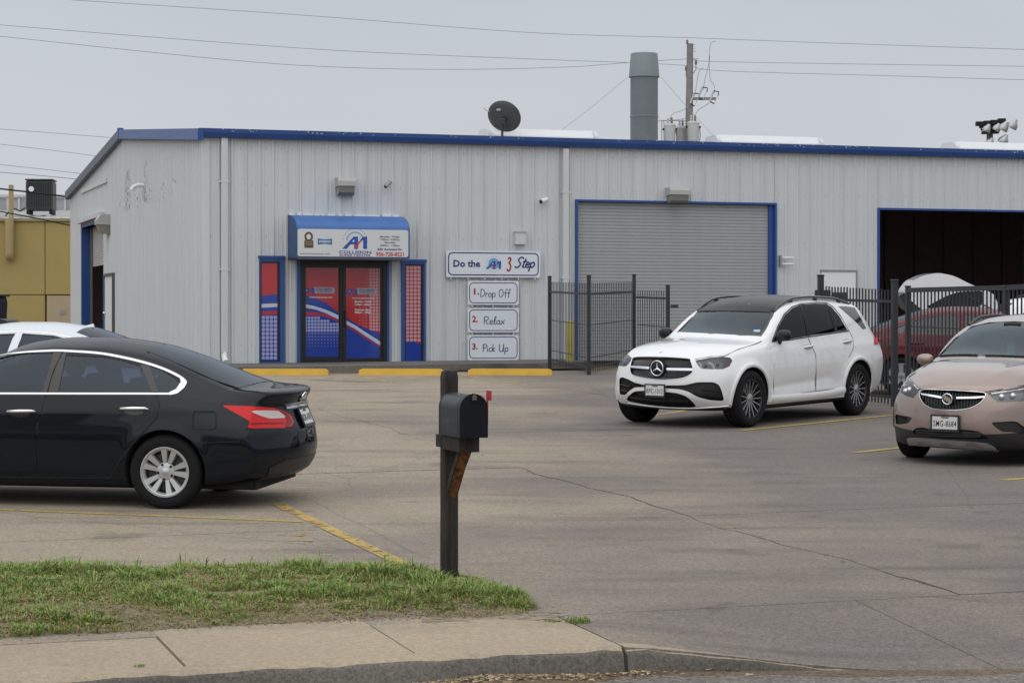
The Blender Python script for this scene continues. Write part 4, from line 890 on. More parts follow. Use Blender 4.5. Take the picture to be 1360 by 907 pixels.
# ================================================================ CAR BODY BUILDER
# local frame: x from the front bumper (0) to the rear (L), y across, z up from the ground
def pchip(pts):
    X = np.array([p[0] for p in pts], float); Y = np.array([p[1] for p in pts], float); h = np.diff(X); d = np.diff(Y)/h; m = np.zeros(len(X))
    for i in range(1, len(X)-1):
        if d[i-1]*d[i] > 0: w1, w2 = 2*h[i]+h[i-1], h[i]+2*h[i-1]; m[i] = (w1+w2)/(w1/d[i-1]+w2/d[i])
    m[0], m[-1] = d[0], d[-1]
    def f(x):
        x = np.clip(np.asarray(x, float), X[0], X[-1]); i = np.clip(np.searchsorted(X, x)-1, 0, len(X)-2); t = (x-X[i])/h[i]
        return Y[i]*(1+2*t)*(1-t)**2+h[i]*m[i]*t*(1-t)**2+Y[i+1]*t*t*(3-2*t)+h[i]*m[i+1]*t*t*(t-1)
    return f
class Car:
    def __init__(s, sp, nx=170):
        s.sp = sp; s.L = sp['L']; L_ = s.L
        f = {k: pchip(v) for k, v in sp.items() if isinstance(v, list) and k in ('top', 'bot', 'belt', 'wb', 'wm', 'ws', 'tm', 'wr', 'zr', 'bulge')}
        s.f = f; xs = np.linspace(0, L_, nx); rows = []
        for x in xs:
            top, bot, belt, wb, wm, ws, tm, wr, zr, bl = [float(f[k](x)) for k in ('top', 'bot', 'belt', 'wb', 'wm', 'ws', 'tm', 'wr', 'zr', 'bulge')]
            P = [(0, bot)]+[(ws*q, bot) for q in (.3, .6, .85)]+[(ws-.03, bot+.004), (ws-.008, bot+.03)]
            zs = bot+.06
            for i in range(27):
                t = i/26; z = zs+(belt-zs)*t
                if t < tm: y = ws+(wm-ws)*math.sin(math.pi/2*t/tm)
                else: q = (t-tm)/(1-tm); y = wm-(wm-wb)*(1-math.cos(math.pi/2*q))**1.25
                P.append((y, z))
            for i in range(1, 15): t = i/14; P.append((wb+(wr-wb)*t+bl*math.sin(math.pi*t), belt+(zr-belt)*t))
            for i in range(1, 15):
                t = i/14; P.append((wr*(1-t), zr+(top-zr)*(1-(1-t)**2.3)))
            rows.append(P)
        half = len(rows[0]); V = []
        ring = 2*half-2
        for x, P in zip(xs, rows):
            V += [(x, y, z) for y, z in P]+[(x, -y, z) for y, z in P[-2:0:-1]]
        Fc = [(i*ring+j, i*ring+(j+1) % ring, (i+1)*ring+(j+1) % ring, (i+1)*ring+j) for i in range(nx-1) for j in range(ring)]
        nr = 13
        for end in (0, 1):
            base = 0 if end == 0 else (nx-1)*ring; src = [V[base+j] for j in range(ring)]; zc = (max(p[2] for p in src)+min(p[2] for p in src))/2; prev = [base+j for j in range(ring)]
            for r_ in range(1, nr):
                q = 1-r_/nr; o = len(V); V += [(p[0], p[1]*q, zc+(p[2]-zc)*q) for p in src]; cur = [o+j for j in range(ring)]
                for j in range(ring):
                    a = (prev[j], cur[j], cur[(j+1) % ring], prev[(j+1) % ring]); Fc.append(a if end == 0 else a[::-1])
                prev = cur
            o = len(V); V.append((src[0][0], 0, zc))
            for j in range(ring): a = (prev[j], o, prev[(j+1) % ring]); Fc.append(a if end == 0 else a[::-1])
        V = np.array(V); x, y, z = V[:, 0].copy(), V[:, 1].copy(), V[:, 2].copy()
        FZ, RZ_ = pchip(sp['front']), pchip(sp['rear']); W_ = sp['W']/2
        ff = np.clip(1-x/sp.get('ffade', .75), 0, 1)**1.6; fr = np.clip(1-(L_-x)/sp.get('rfade', .6), 0, 1)**1.6
        bf = sp['bowf']*np.abs(y/W_)**sp.get('bowp', 2.4)*np.clip(1-x/sp.get('bfade', 1.5), 0, 1); br = sp['bowr']*np.abs(y/W_)**2.4*np.clip(1-(L_-x)/1.2, 0, 1)
        cw = sp.get('cowl', (1.35, .10)); ck = cw[1]*np.abs(y/W_)**2*np.exp(-((x-cw[0])/.55)**2)*np.clip((z-.75)/.3, 0, 1)
        V[:, 0] = x+FZ(z)*ff+bf-RZ_(z)*fr-br+ck
        # smoothing rounds every edge like pressed sheet metal
        E = set()
        for q in Fc:
            for i in range(len(q)): a, b = q[i], q[(i+1) % len(q)]; E.add((min(a, b), max(a, b)))
        E = np.array(list(E)); deg = np.zeros(len(V)); np.add.at(deg, E[:, 0], 1); np.add.at(deg, E[:, 1], 1)
        for it in range(sp.get('smooth', 7)):
            acc = np.zeros_like(V); np.add.at(acc, E[:, 0], V[E[:, 1]]); np.add.at(acc, E[:, 1], V[E[:, 0]]); V += .5*(acc/deg[:, None]-V)
        if 'detail' in sp: sp['detail'](V, s)
        s.V = V; s.F = Fc
        tris = []
        for q in Fc:
            tris.append((q[0], q[1], q[2])); 
            if len(q) == 4: tris.append((q[0], q[2], q[3]))
        s.tris = np.array(tris); vn = np.zeros_like(V); a, b, c = V[s.tris[:, 0]], V[s.tris[:, 1]], V[s.tris[:, 2]]; fn = np.cross(b-a, c-a)
        for i in range(3): np.add.at(vn, s.tris[:, i], fn)
        vn /= np.maximum(1e-12, np.linalg.norm(vn, axis=1))[:, None]
        if (vn[:, 1]*V[:, 1]).sum() < 0: vn = -vn
        s.vn = vn; s.bvh = BVHTree.FromPolygons([tuple(p) for p in V], [tuple(int(i) for i in t) for t in tris])
        s.M = Matrix.Identity(4)
    def place(s, loc, rz):
        """loc = ground point under the middle of the front axle line; local -x is the nose direction"""
        s.root_loc = loc; s.rz = rz; ax = s.sp['ax'][0]
        sl_ = Matrix.Rotation(s.sp.get('pitch', 0), 4, 'Y')
        s.M = Matrix.Translation(loc) @ Matrix.Rotation(rz, 4, 'Z') @ Matrix.Translation((-ax, 0, 0)); s.Mi = s.M.inverted()
    def normal_at(s, p, idx):
        t = s.tris[idx]; A, B, C = s.V[t[0]], s.V[t[1]], s.V[t[2]]; P = np.array(p)
        v0, v1, v2 = B-A, C-A, P-A; d00, d01, d11, d20, d21 = v0@v0, v0@v1, v1@v1, v2@v0, v2@v1; dn = d00*d11-d01*d01
        if abs(dn) < 1e-14: return Vector(s.vn[t[0]])
        v = (d11*d20-d01*d21)/dn; w = (d00*d21-d01*d20)/dn; n = (1-v-w)*s.vn[t[0]]+v*s.vn[t[1]]+w*s.vn[t[2]]; return Vector(n).normalized()
    def cast(s, o, d):
        h = s.bvh.ray_cast(o, d)
        if h[0] is None:
            # outside the outline: nearest surface point to the ray's closest approach
            tc_ = (Vector((s.L/2, 0, .8))-o).dot(d); h = min((s.bvh.find_nearest(o+d*(tc_+.12*k_)) for k_ in range(-22, 23)), key=lambda q_: q_[3])
        return h[0], s.normal_at(h[0], h[2]), d
    # projectors: 'cam' photo pixels, 'y+'/'y-' side view (x,z), 'x-' front view (y,z), 'x+' rear view, 'z' plan (x,y)
    def proj(s, kind, a, b):
        if kind == 'cam': r = s.Mi.to_3x3() @ ray(a, b); o = s.Mi @ Vector((0, 0, CZ)); return s.cast(o, r.normalized())
        if kind == 'y+': return s.cast(Vector((a, 5, b)), Vector((0, -1, 0)))
        if kind == 'y-': return s.cast(Vector((a, -5, b)), Vector((0, 1, 0)))
        if kind == 'x-': return s.cast(Vector((-5, a, b)), Vector((1, 0, 0)))
        if kind == 'x+': return s.cast(Vector((12, a, b)), Vector((-1, 0, 0)))
        if kind == 'z': return s.cast(Vector((a, b, 5)), Vector((0, 0, -1)))
    def hits(s, pts, kind='cam'): return [s.proj(kind, *p)[0] for p in pts]
    def patch(s, kind, poly, off=.003, thick=.012, step=None, mirror=False, curve=False, cutter=None):
        """surface piece inside an outline -> (verts, faces, normals) ; cutter=(out, depth) builds a closed cutting volume"""
        if curve: poly = round_poly(poly)
        P = [Vector(p) for p in poly]; per = sum((P[i]-P[i-1]).length for i in range(len(P))); 
        if step is None: step = per/40
        bnd = []
        for i in range(len(P)):
            a, b = P[i], P[(i+1) % len(P)]; k = max(1, int(math.ceil((b-a).length/step))); bnd += [a+(b-a)*j/k for j in range(k)]
        xs_ = [p.x for p in P]; ys_ = [p.y for p in P]; inn = []
        GX, GY = np.meshgrid(np.arange(min(xs_)+step/2, max(xs_), step), np.arange(min(ys_)+step/2, max(ys_), step)); GX, GY = GX.ravel(), GY.ravel()
        ins_ = np.zeros(len(GX), bool); dd = np.full(len(GX), 1e9)
        for i in range(len(P)):
            (ax_, ay_), (bx_, by_) = P[i-1], P[i]
            if ay_ != by_: ins_ ^= ((ay_ > GY) != (by_ > GY)) & (GX < (bx_-ax_)*(GY-ay_)/(by_-ay_)+ax_)
            l2 = max(1e-12, (bx_-ax_)**2+(by_-ay_)**2); tt_ = np.clip(((GX-ax_)*(bx_-ax_)+(GY-ay_)*(by_-ay_))/l2, 0, 1); dd = np.minimum(dd, np.hypot(GX-ax_-tt_*(bx_-ax_), GY-ay_-tt_*(by_-ay_)))
        inn = [Vector((a_, b_)) for a_, b_ in zip(GX[ins_ & (dd > step*.45)], GY[ins_ & (dd > step*.45)])]
        pts = bnd+inn; nb = len(bnd)
        r_ = delaunay_2d_cdt(pts, [], [list(range(nb))], 1, 1e-7); vs2, fs = r_[0], r_[2]; orig = r_[3]
        bmap = {}
        for i, o_ in enumerate(orig):
            for q in o_:
                if q < nb: bmap[q] = i
        H = [s.proj(kind, v.x, v.y) for v in vs2]
        bl = [bmap[i] for i in range(nb) if i in bmap]
        if cutter:
            T = [h[0]-h[2]*cutter[0] for h in H]; Bt = [h[0]+h[2]*cutter[1] for h in H]; N = None
        else: T = [h[0]+h[1]*off for h in H]; Bt = [h[0]+h[1]*(off-thick) for h in H]; N = [h[1] for h in H]
        if mirror:
            m_ = lambda v: Vector((v.x, -v.y, v.z)); T = [m_(v) for v in T]; Bt = [m_(v) for v in Bt]; N = [m_(v) for v in N] if N else None
        # orient faces outward
        refv = sum((T[i]-Bt[i] for i in range(len(T))), Vector())
        if sum((T[f_[1]]-T[f_[0]]).cross(T[f_[2]]-T[f_[0]]).dot(T[f_[0]]-Bt[f_[0]]) for f_ in fs) < 0: fs = [tuple(reversed(f)) for f in fs]
        n = len(T); allv = T+Bt; allf = [tuple(f) for f in fs]; nf_top = len(allf)
        if cutter: allf += [tuple(i+n for i in reversed(f)) for f in fs]
        ctr = sum(((T[i]) for i in bl), Vector())/len(bl)
        a = T[bl[0]]-ctr; b = T[bl[1 % len(bl)]]-ctr; 
        area = sum(((T[bl[i]]-ctr).cross(T[bl[(i+1) % len(bl)]]-ctr) for i in range(len(bl))), Vector()); flip = area.dot(refv) < 0
        for i in range(len(bl)):
            p, q = bl[i], bl[(i+1) % len(bl)]
            fc = (q, p, p+n, q+n) if not flip else (p, q, q+n, p+n); allf.append(fc)
        return allv, allf, N, nf_top
    def add_patch(s, name, m, kind, poly, parent, off=.003, thick=.012, step=None, mirror=False, curve=False):
        v, f, N, nt_ = s.patch(kind, poly, off, thick, step, mirror, curve)
        me = bpy.data.meshes.new(name); me.from_pydata([tuple(p) for p in v], [], f); me.materials.append(m)
        me.polygons.foreach_set('use_smooth', [i < nt_ for i in range(len(f))]); me.update()
        nl = []
        for p in me.polygons:
            for vi in p.vertices: nl.append(tuple(N[vi]) if p.index < nt_ else tuple(p.normal))
        me.normals_split_custom_set(nl); o = bpy.data.objects.new(name, me); COL.objects.link(o); o.parent = parent; return o
    def both(s, name, m, kind, poly, parent, **k): return [s.add_patch(name, m, kind, poly, parent, **k), s.add_patch(name, m, kind, poly, parent, mirror=True, **k)]
    def cut_patch(s, mb, kind, poly, depth=.1, outw=.06, mi=1, curve=False, both=False, step=None):
        for mr_ in ((False, True) if both else (False,)):
            v, f, _, _ = s.patch(kind, poly, cutter=(outw, depth), mirror=mr_, curve=curve, step=step); mb.add(v, f, mi)
    def strip(s, name, m, kind, pts, w, parent, h=.006, close=False, curve=True, both=False, base=.001):
        """raised moulding following the surface along a path"""
        if curve: pts = dense(pts+[pts[0]] if close else pts, 4); pts = pts[:-1] if close else pts
        P = [Vector(p) for p in pts]; n = len(P); out_ = []
        H = [s.proj(kind, *p) for p in P]; C = [h[0] for h in H]; N = [h[1] for h in H]; rows = []
        for i in range(n):
            a = C[(i-1) % n] if (close or i > 0) else C[i]; b = C[(i+1) % n] if (close or i < n-1) else C[i]; t = (b-a).normalized(); sd_ = N[i].cross(t).normalized()
            ww = w[0]+(w[1]-w[0])*i/(n-1) if isinstance(w, tuple) else w
            rows.append([C[i]+sd_*ww/2+N[i]*(base-.006), C[i]+sd_*ww/2+N[i]*(base+h*.5), C[i]+sd_*ww*.25+N[i]*(base+h), C[i]-sd_*ww*.25+N[i]*(base+h), C[i]-sd_*ww/2+N[i]*(base+h*.5), C[i]-sd_*ww/2+N[i]*(base-.006)])
        for mr_ in ((False, True) if both else (False,)):
            mb = MB(); vs = [((p.x, -p.y, p.z) if mr_ else tuple(p)) for r_ in rows for p in r_]; k = 6; m_ = n if close else n-1
            mb.add(vs, [(i*k+j, i*k+j+1, ((i+1) % n)*k+j+1, ((i+1) % n)*k+j) for i in range(m_) for j in range(k-1)]+([] if close else [tuple(range(k-1, -1, -1)), tuple((n-1)*k+j for j in range(k))]))
            out_.append(mb.build(name, m, parent, smooth=50))
        return out_
    def cavity(s, x0, x1, zf, ins=.06):
        f = s.f; mb = MB(); xs = np.linspace(x0, x1, 22); vs = []; bow = s.sp.get('cowl', (0, 0))
        for x in xs:
            top, belt, wb, wr, zr = [float(f[k](x)) for k in ('top', 'belt', 'wb', 'wr', 'zr')]; b0 = min(belt, top-.03)-.02
            zr = max(min(zr, top-.02)-ins*.8, zf+.03); tp = max(top-ins, zf+.06)
            r_ = [(0, zf), (wb-ins-.03, zf), (wb-ins, max(zf+.01, b0)), (wr-ins*.8, zr), (wr*.5, max(zr+.002, tp-.015)), (0, max(zr+.004, tp))]
            vs += [(x, y, z) for y, z in r_]+[(x, -y, z) for y, z in r_[-2:0:-1]]
        k = 10; n = len(xs); mb.add(vs, [(i*k+j, i*k+(j+1) % k, (i+1)*k+(j+1) % k, (i+1)*k+j) for i in range(n-1) for j in range(k)]+[tuple(range(k-1, -1, -1)), tuple((n-1)*k+j for j in range(k))], 1)
        return mb
    def make_body(s, name, mats, parent, cutters, planes=()):
        """solid loft, booleans, then smooth normals copied back from the uncut surface"""
        me = bpy.data.meshes.new(name); me.from_pydata([tuple(p) for p in s.V], [], s.F)
        for m in mats: me.materials.append(m)
        bm = bmesh.new(); bm.from_mesh(me); bmesh.ops.recalc_face_normals(bm, faces=bm.faces)
        for (co, no, mi, cond) in planes:
            bmesh.ops.bisect_plane(bm, geom=bm.verts[:]+bm.edges[:]+bm.faces[:], plane_co=co, plane_no=no, dist=1e-5)
            for f in bm.faces:
                c = f.calc_center_median()
                if (c-Vector(co)).dot(Vector(no)) < 0 and cond(c): f.material_index = mi
        bm.to_mesh(me); bm.free()
        o = bpy.data.objects.new(name, me); COL.objects.link(o)
        tmp = []
        for mb in cutters:
            if not mb.v: continue
            c = mb.build('cutter', mats, None); tmp.append(c); md = o.modifiers.new('b', 'BOOLEAN'); md.operation = 'DIFFERENCE'; md.object = c; md.solver = 'EXACT'
            md.use_self = s.sp.get('self', False)
        dg = bpy.context.evaluated_depsgraph_get(); me2 = bpy.data.meshes.new_from_object(o.evaluated_get(dg)); o.modifiers.clear(); o.data = me2
        for c in tmp: bpy.data.objects.remove(c)
        nl = []; me2.polygons.foreach_set('use_smooth', [True]*len(me2.polygons))
        vc = me2.vertices; cache = {}
        for p in me2.polygons:
            c = p.center; h = s.bvh.find_nearest(c); on = h[0] is not None and h[3] < .004 and abs(s.normal_at(h[0], h[2]).dot(p.normal)) > .6
            for vi in p.vertices:
                if on:
                    if vi not in cache: q = s.bvh.find_nearest(vc[vi].co); cache[vi] = tuple(s.normal_at(q[0], q[2]))
                    nl.append(cache[vi])
                else: nl.append(tuple(p.normal))
        me2.normals_split_custom_set(nl); o.parent = parent; return o
def round_poly(poly, n=3):
    """closed Catmull-Rom through outline points"""
    P = [Vector(p) for p in poly]; N = len(P); o_ = []
    for i in range(N):
        a, b, c, d = P[i-1], P[i], P[(i+1) % N], P[(i+2) % N]
        for k in range(n): t = k/n; o_.append(.5*((2*b)+(c-a)*t+(2*a-5*b+4*c-d)*t*t+(3*b-3*c+d-a)*t**3))
    return [tuple(q) for q in o_]
def fillet(poly, r=.25, n=3):
    """round each corner by cutting back a share r of its sides"""
    P = [Vector(p) for p in poly]; o_ = []
    for i in range(len(P)):
        a, b, c = P[i-1], P[i], P[(i+1) % len(P)]; p, q = b+(a-b)*r, b+(c-b)*r
        for k in range(n+1): t = k/n; o_.append(tuple(p*(1-t)**2+b*2*t*(1-t)+q*t*t))
    return o_
M_tyre = mat('tyre_rubber', (.010, .010, .011), .85, spec=.25, var=.15, vscale=8, bump=.2, bscale=80); M_well = mat('wheel_well', (.008, .008, .008), .9)
M_alloy = mat('alloy_silver', (.50, .51, .52), .30, metal=.6); M_alloyd = mat('alloy_dark', (.045, .045, .05), .35, metal=.6); M_disc = mat('brake_disc', (.12, .12, .12), .4, metal=.8)
M_mach = mat('machined_alloy', (.48, .48, .50), .25, metal=.9)
M_trim = mat('black_trim', (.016, .016, .017), .42); M_gblk = mat('gloss_black', (.008, .008, .009), .12, coat=.5); M_seam = mat('seam_black', (.006, .006, .006), .8)
M_plate = mat('plate_white', (.62, .63, .62), .45); M_rimd = mat('rim_inner', (.05, .05, .05), .5, metal=.5)
M_seat = mat('seat_fabric', (.045, .043, .043), .85); M_dash = mat('dash_plastic', (.03, .03, .032), .7)
M_gclear = glass('lamp_glass', (.82, .84, .86), base=.02); M_ltdark = mat('lamp_inside', (.05, .052, .055), .3, metal=.4); M_drl = mat('lamp_chrome', (.62, .64, .68), .2, metal=.8)
def build_wheel(parent, name, r, w, rr_, style, side, loc, steer=0):
    """wheel > tyre, rim, brake_disc, hub_cap; y axis is the axle, outer face toward side*y"""
    wh = bpy.data.objects.new(name, None); COL.objects.link(wh); wh.parent = parent; wh.location = loc; wh.rotation_euler.z = steer
    sy = side; h = w/2
    tp = [(rr_, h*.75), (rr_+.012, h*.93), (rr_+(r-rr_)*.35, h*1.0), (rr_+(r-rr_)*.7, h*.985), (r-.022, h*.90), (r-.008, h*.78)]
    for q in (.62, .56, .30, .24, -.02, -.08, -.34, -.40, -.6, -.66): tp.append((r-(.0 if int(abs(q)*100) in (62, 24, 2, 40, 66) else .0), h*q))
    tp = [(rr_, h*.75), (rr_+.012, h*.93), (rr_+(r-rr_)*.35, h*1.0), (rr_+(r-rr_)*.7, h*.985), (r-.022, h*.90), (r-.006, h*.76), (r, h*.58), (r, h*.5), (r-.009, h*.49), (r-.009, h*.43), (r, h*.42), (r, h*.07), (r-.009, h*.06), (r-.009, 0)]
    tp = tp+[(a, -b) for a, b in tp[::-1]]
    mb = MB(); mb.lathe([(a, b*sy) for a, b in tp], 56, 'y', caps=False); mb.build('tyre', M_tyre, wh, smooth=40)
    mb = MB(); mb.lathe([(rr_+.004, h*.80*sy), (rr_+.002, h*.90*sy), (rr_-.010, h*.90*sy), (rr_-.018, h*.74*sy), (rr_-.03, -h*.6*sy), (rr_+.0, -h*.8*sy)], 48, 'y', 0, caps=False)
    base_m = {'multi': M_alloyd, 'ten': M_alloy, 'five': M_alloy, 'dark': M_alloyd}[style]
    fr_ = h*.80
    def spoke(a0, r0, w0, r1, w1, d0, d1, m, th=.02):
        ca, sa = math.cos(a0), math.sin(a0)
        def pt(rad, off, dep): return (rad*ca-off*sa, sy*dep, rad*sa+off*ca)
        v = [pt(r0, -w0, d0), pt(r0, w0, d0), pt(r1, w1, d1), pt(r1, -w1, d1), pt(r0, -w0*1.25, d0-th), pt(r0, w0*1.25, d0-th), pt(r1, w1*1.3, d1-th), pt(r1, -w1*1.3, d1-th)]
        mb.add(v, [(0, 1, 2, 3), (4, 7, 6, 5), (0, 4, 5, 1), (1, 5, 6, 2), (2, 6, 7, 3), (3, 7, 4, 0)], m)
    if style == 'multi':
        for k in range(15):
            a = 2*math.pi*k/15; spoke(a, .045, .007, rr_-.006, .0065, h*.66, fr_+.004, 1, .018)
        mb.lathe([(.075, h*.55*sy), (.072, h*.66*sy), (.05, h*.70*sy), (0, h*.70*sy)], 24, 'y', 1, caps=False)
        mb.lathe([(rr_-.012, fr_*sy), (rr_-.004, (fr_+.006)*sy), (rr_+.004, (fr_+.004)*sy)], 48, 'y', 1, caps=False)
    elif style == 'ten':
        for k in range(5):
            for q in (-1, 1):
                a = 2*math.pi*k/5+math.pi/2*0+.12; 
                ca, sa = math.cos(a), math.sin(a)
                # paired blades, slightly splayed
                aa = a+q*.245; spoke(aa, .055, .014, rr_-.006, .028, h*.62, fr_+.002, 0, .035)
        mb.lathe([(.088, h*.45*sy), (.084, h*.62*sy), (.065, h*.68*sy), (.03, h*.70*sy), (0, h*.70*sy)], 24, 'y', 0, caps=False)
        mb.lathe([(rr_-.035, h*.60*sy), (rr_-.022, fr_*sy), (rr_-.004, (fr_+.006)*sy), (rr_+.004, fr_*sy)], 48, 'y', 0, caps=False)
    else:
        for k in range(5): spoke(2*math.pi*k/5+.3, .05, .03, rr_-.004, .04, h*.6, fr_, 0, .03)
        mb.lathe([(.08, h*.45*sy), (.075, h*.64*sy), (0, h*.66*sy)], 20, 'y', 0, caps=False)
    mb.build('rim', [base_m, M_mach if style == 'multi' else M_alloy], wh, smooth=35, fixn=True)
    mb = MB(); mb.lathe([(rr_-.05, h*.12*sy), (rr_-.05, h*.22*sy), (.07, h*.22*sy), (.06, h*.4*sy), (0, h*.4*sy)], 40, 'y', caps=False); mb.lathe([(rr_-.02, -.02*sy), (0, -.02*sy)], 32, 'y', caps=False); mb.build('brake_disc', M_disc if style != 'ten' else M_rimd, wh, smooth=30)
    mb = MB()
    if style == 'ten':
        for k in range(5): a = 2*math.pi*k/5+.12+.63; c = (.068*math.cos(a), .068*math.sin(a)); mb.cyl((c[0], h*.55*sy, c[1]), (c[0], h*.74*sy, c[1]), .014, .012, 8)
        mb.build('lug_nuts', M_seam, wh); mb = MB(); mb.lathe([(.036, h*.70*sy), (.032, h*.73*sy), (0, h*.74*sy)], 20, 'y', 0); mb.build('hub_cap', M_alloy, wh, smooth=40)
    else: mb.lathe([(.036, h*.68*sy), (.032, h*.75*sy), (0, h*.76*sy)], 16, 'y', 0); mb.build('hub_cap', M_mach, wh, smooth=40)
    return wh
def arch_cutter(mb, cx, cz, r, y0=.45, y1=1.4):
    for sgn in (1, -1): mb.lathe([(r, y0*sgn), (r, y1*sgn)], 44, 'y', 1, Matrix.Translation((cx, 0, cz)))
def plate(parent, text, w, h, M_, top='TEXAS', frame=M_trim):
    pl = bpy.data.objects.new('license_plate', None); COL.objects.link(pl); pl.parent = parent; pl.matrix_basis = M_
    mb = MB(); mb.prism(rrect(-w/2, w/2, -h/2, h/2, .012), -.006, .0, 'y'); mb.build('plate_panel', M_plate, pl)
    mb = MB(); 
    for a, b, c, d in ((-w/2-.012, w/2+.012, -h/2-.02, -h/2+.008), (-w/2-.012, w/2+.012, h/2-.006, h/2+.010), (-w/2-.012, -w/2+.006, -h/2, h/2), (w/2-.006, w/2+.012, -h/2, h/2)): mb.box(a, b, -.0095, .006, c, d)
    mb.build('plate_frame', frame, pl)
    txt(pl, text, 0, -.012, h*.60, M_blk, -.0075, bold=.0002, name='lettering', fit=w*.86, spacing=1.12); txt(pl, top, 0, h*.37, h*.17, M_blk, -.0075, bold=.0008, fit=w*.30)
    return pl
def facing(c, outp=.01, px=None, kind='cam', p=None, tilt=True):
    """matrix whose -y axis points out of the body surface hit by the projector"""
    h = c.proj(kind, *p); n = h[1]; n = Vector((n.x, n.y, n.z if tilt else 0)).normalized(); yax = -n; z = Vector((0, 0, 1)); x = yax.cross(z).normalized(); z = x.cross(yax).normalized()
    m = Matrix((x, yax, z)).transposed().to_4x4(); m.translation = h[0]+n*outp; return m
# ================================================================ CARS
def Zc(x0, y0, k): return lambda *pts: [(x0+a/k, y0+b/k) for a, b in pts]
TILT = Vector((0, 0, 1)).rotation_difference(Vector((0, -GB, 1)).normalized()).to_matrix().to_4x4()
def place(c, contact, side_y, which, a, nudge=(0, 0)):
    """contact = ground point of one wheel; side_y = its local y; which = axle index; a = heading angle of local +x"""
    dx = Vector((math.cos(a), math.sin(a))); dy = Vector((-dx.y, dx.x)); ax = c.sp['ax']
    p = Vector(contact[:2])-dy*side_y-dx*(ax[which]-ax[0])+dx*nudge[0]+dy*nudge[1]; z = lotz(p)
    c.M = Matrix.Translation((p.x, p.y, z)) @ TILT @ Matrix.Rotation(a, 4, 'Z') @ Matrix.Translation((-ax[0], 0, 0)); c.Mi = c.M.inverted()
def car_root(c, name, label, cat, group=None):
    t = thing(name, label, cat, group=group); t.matrix_world = c.M @ Matrix.Translation((c.sp['ax'][0], 0, 0)); return t
class Holder:
    pass
def part_empty(name, parent, loc=(0, 0, 0)):
    o = bpy.data.objects.new(name, None); COL.objects.link(o); o.parent = parent; o.location = loc; return o
def flare(c, z_, r, wid, amp, belowc=None):
    def f(V, s=None):
        pass
    return f
def arch_detail(axs, r, amp=.02, wid=.07, crease=None, extra=None):
    def f(V, s):
        x, y, z = V[:, 0], V[:, 1], V[:, 2]; side = np.clip((np.abs(y)-.70)/.12, 0, 1)
        for (cx, cz) in axs:
            d = np.hypot(x-cx, z-cz); bump = np.exp(-((np.clip(d-r, -.02, 9)-.0)/wid)**2)*amp*side; V[:, 1] += np.sign(y)*bump
        if crease:
            for (zc0, zc1, x0, x1, a_, w_) in crease:
                zc = zc0+(zc1-zc0)*(x-x0)/(x1-x0); m = np.clip((x-x0)/.3, 0, 1)*np.clip((x1-x)/.3, 0, 1); q = (z-zc)/w_; V[:, 1] += np.sign(y)*a_*np.exp(-np.abs(q)**1.2)*m*side
        if extra: extra(V, s)
    return f
def seats(t, xs, zf, w=.37, cols=(-.37, .37), m=None):
    for x in xs:
        for y in cols:
            o = part_empty('seat', t)
            mb = MB(); mb.box(x-.28, x+.22, y-.25, y+.25, zf, zf+.17, bev=.04); mb.build('cushion', m or M_seat, o)
            mb = MB(); Mx = Matrix.Translation((x+.24, y, zf+.1)) @ Matrix.Rotation(R(18), 4, 'Y'); mb.box(-.06, .08, -.25, .25, 0, .44, M=Mx, bev=.04); mb.build('backrest', m or M_seat, o)
            mb = MB(); mb.box(-.04, .07, -.13, .13, .46, .60, M=Mx, bev=.04); mb.build('headrest', m or M_seat, o)
def steering(t, x, y, z):
    o = part_empty('steering_wheel', t, (x, y, z)); o.rotation_euler.y = R(-62)
    mb = MB(); mb.tube([(.18*math.cos(R(a)), .18*math.sin(R(a)), 0) for a in range(0, 360, 15)], .015, 8, closed=True); mb.tube([(-.17, 0, 0), (.17, 0, 0)], .018, 6); mb.sphere((0, 0, 0), .05); mb.build('wheel_rim', M_dash, o)
def handle(c, t, kind, p0, p1, m, r=.013, out_=.035, both=True, cup=True, parentname='door_handle'):
    h0, h1 = c.proj(kind, *p0), c.proj(kind, *p1); a, b = h0[0], h1[0]; n = ((h0[1]+h1[1])/2).normalized()
    for mr_ in ((False, True) if both else (False,)):
        q = lambda v: Vector((v.x, -v.y, v.z)) if mr_ else v
        mb = MB(); pts = [a+n*0, a+(b-a)*.08+n*out_*.8, a+(b-a)*.5+n*out_, a+(b-a)*.92+n*out_*.8, b]; mb.tube([q(v) for v in pts], [r*.7, r*1.05, r*1.25, r*1.05, r*.7], 8)
        o = mb.build(parentname, m, t, smooth=50)
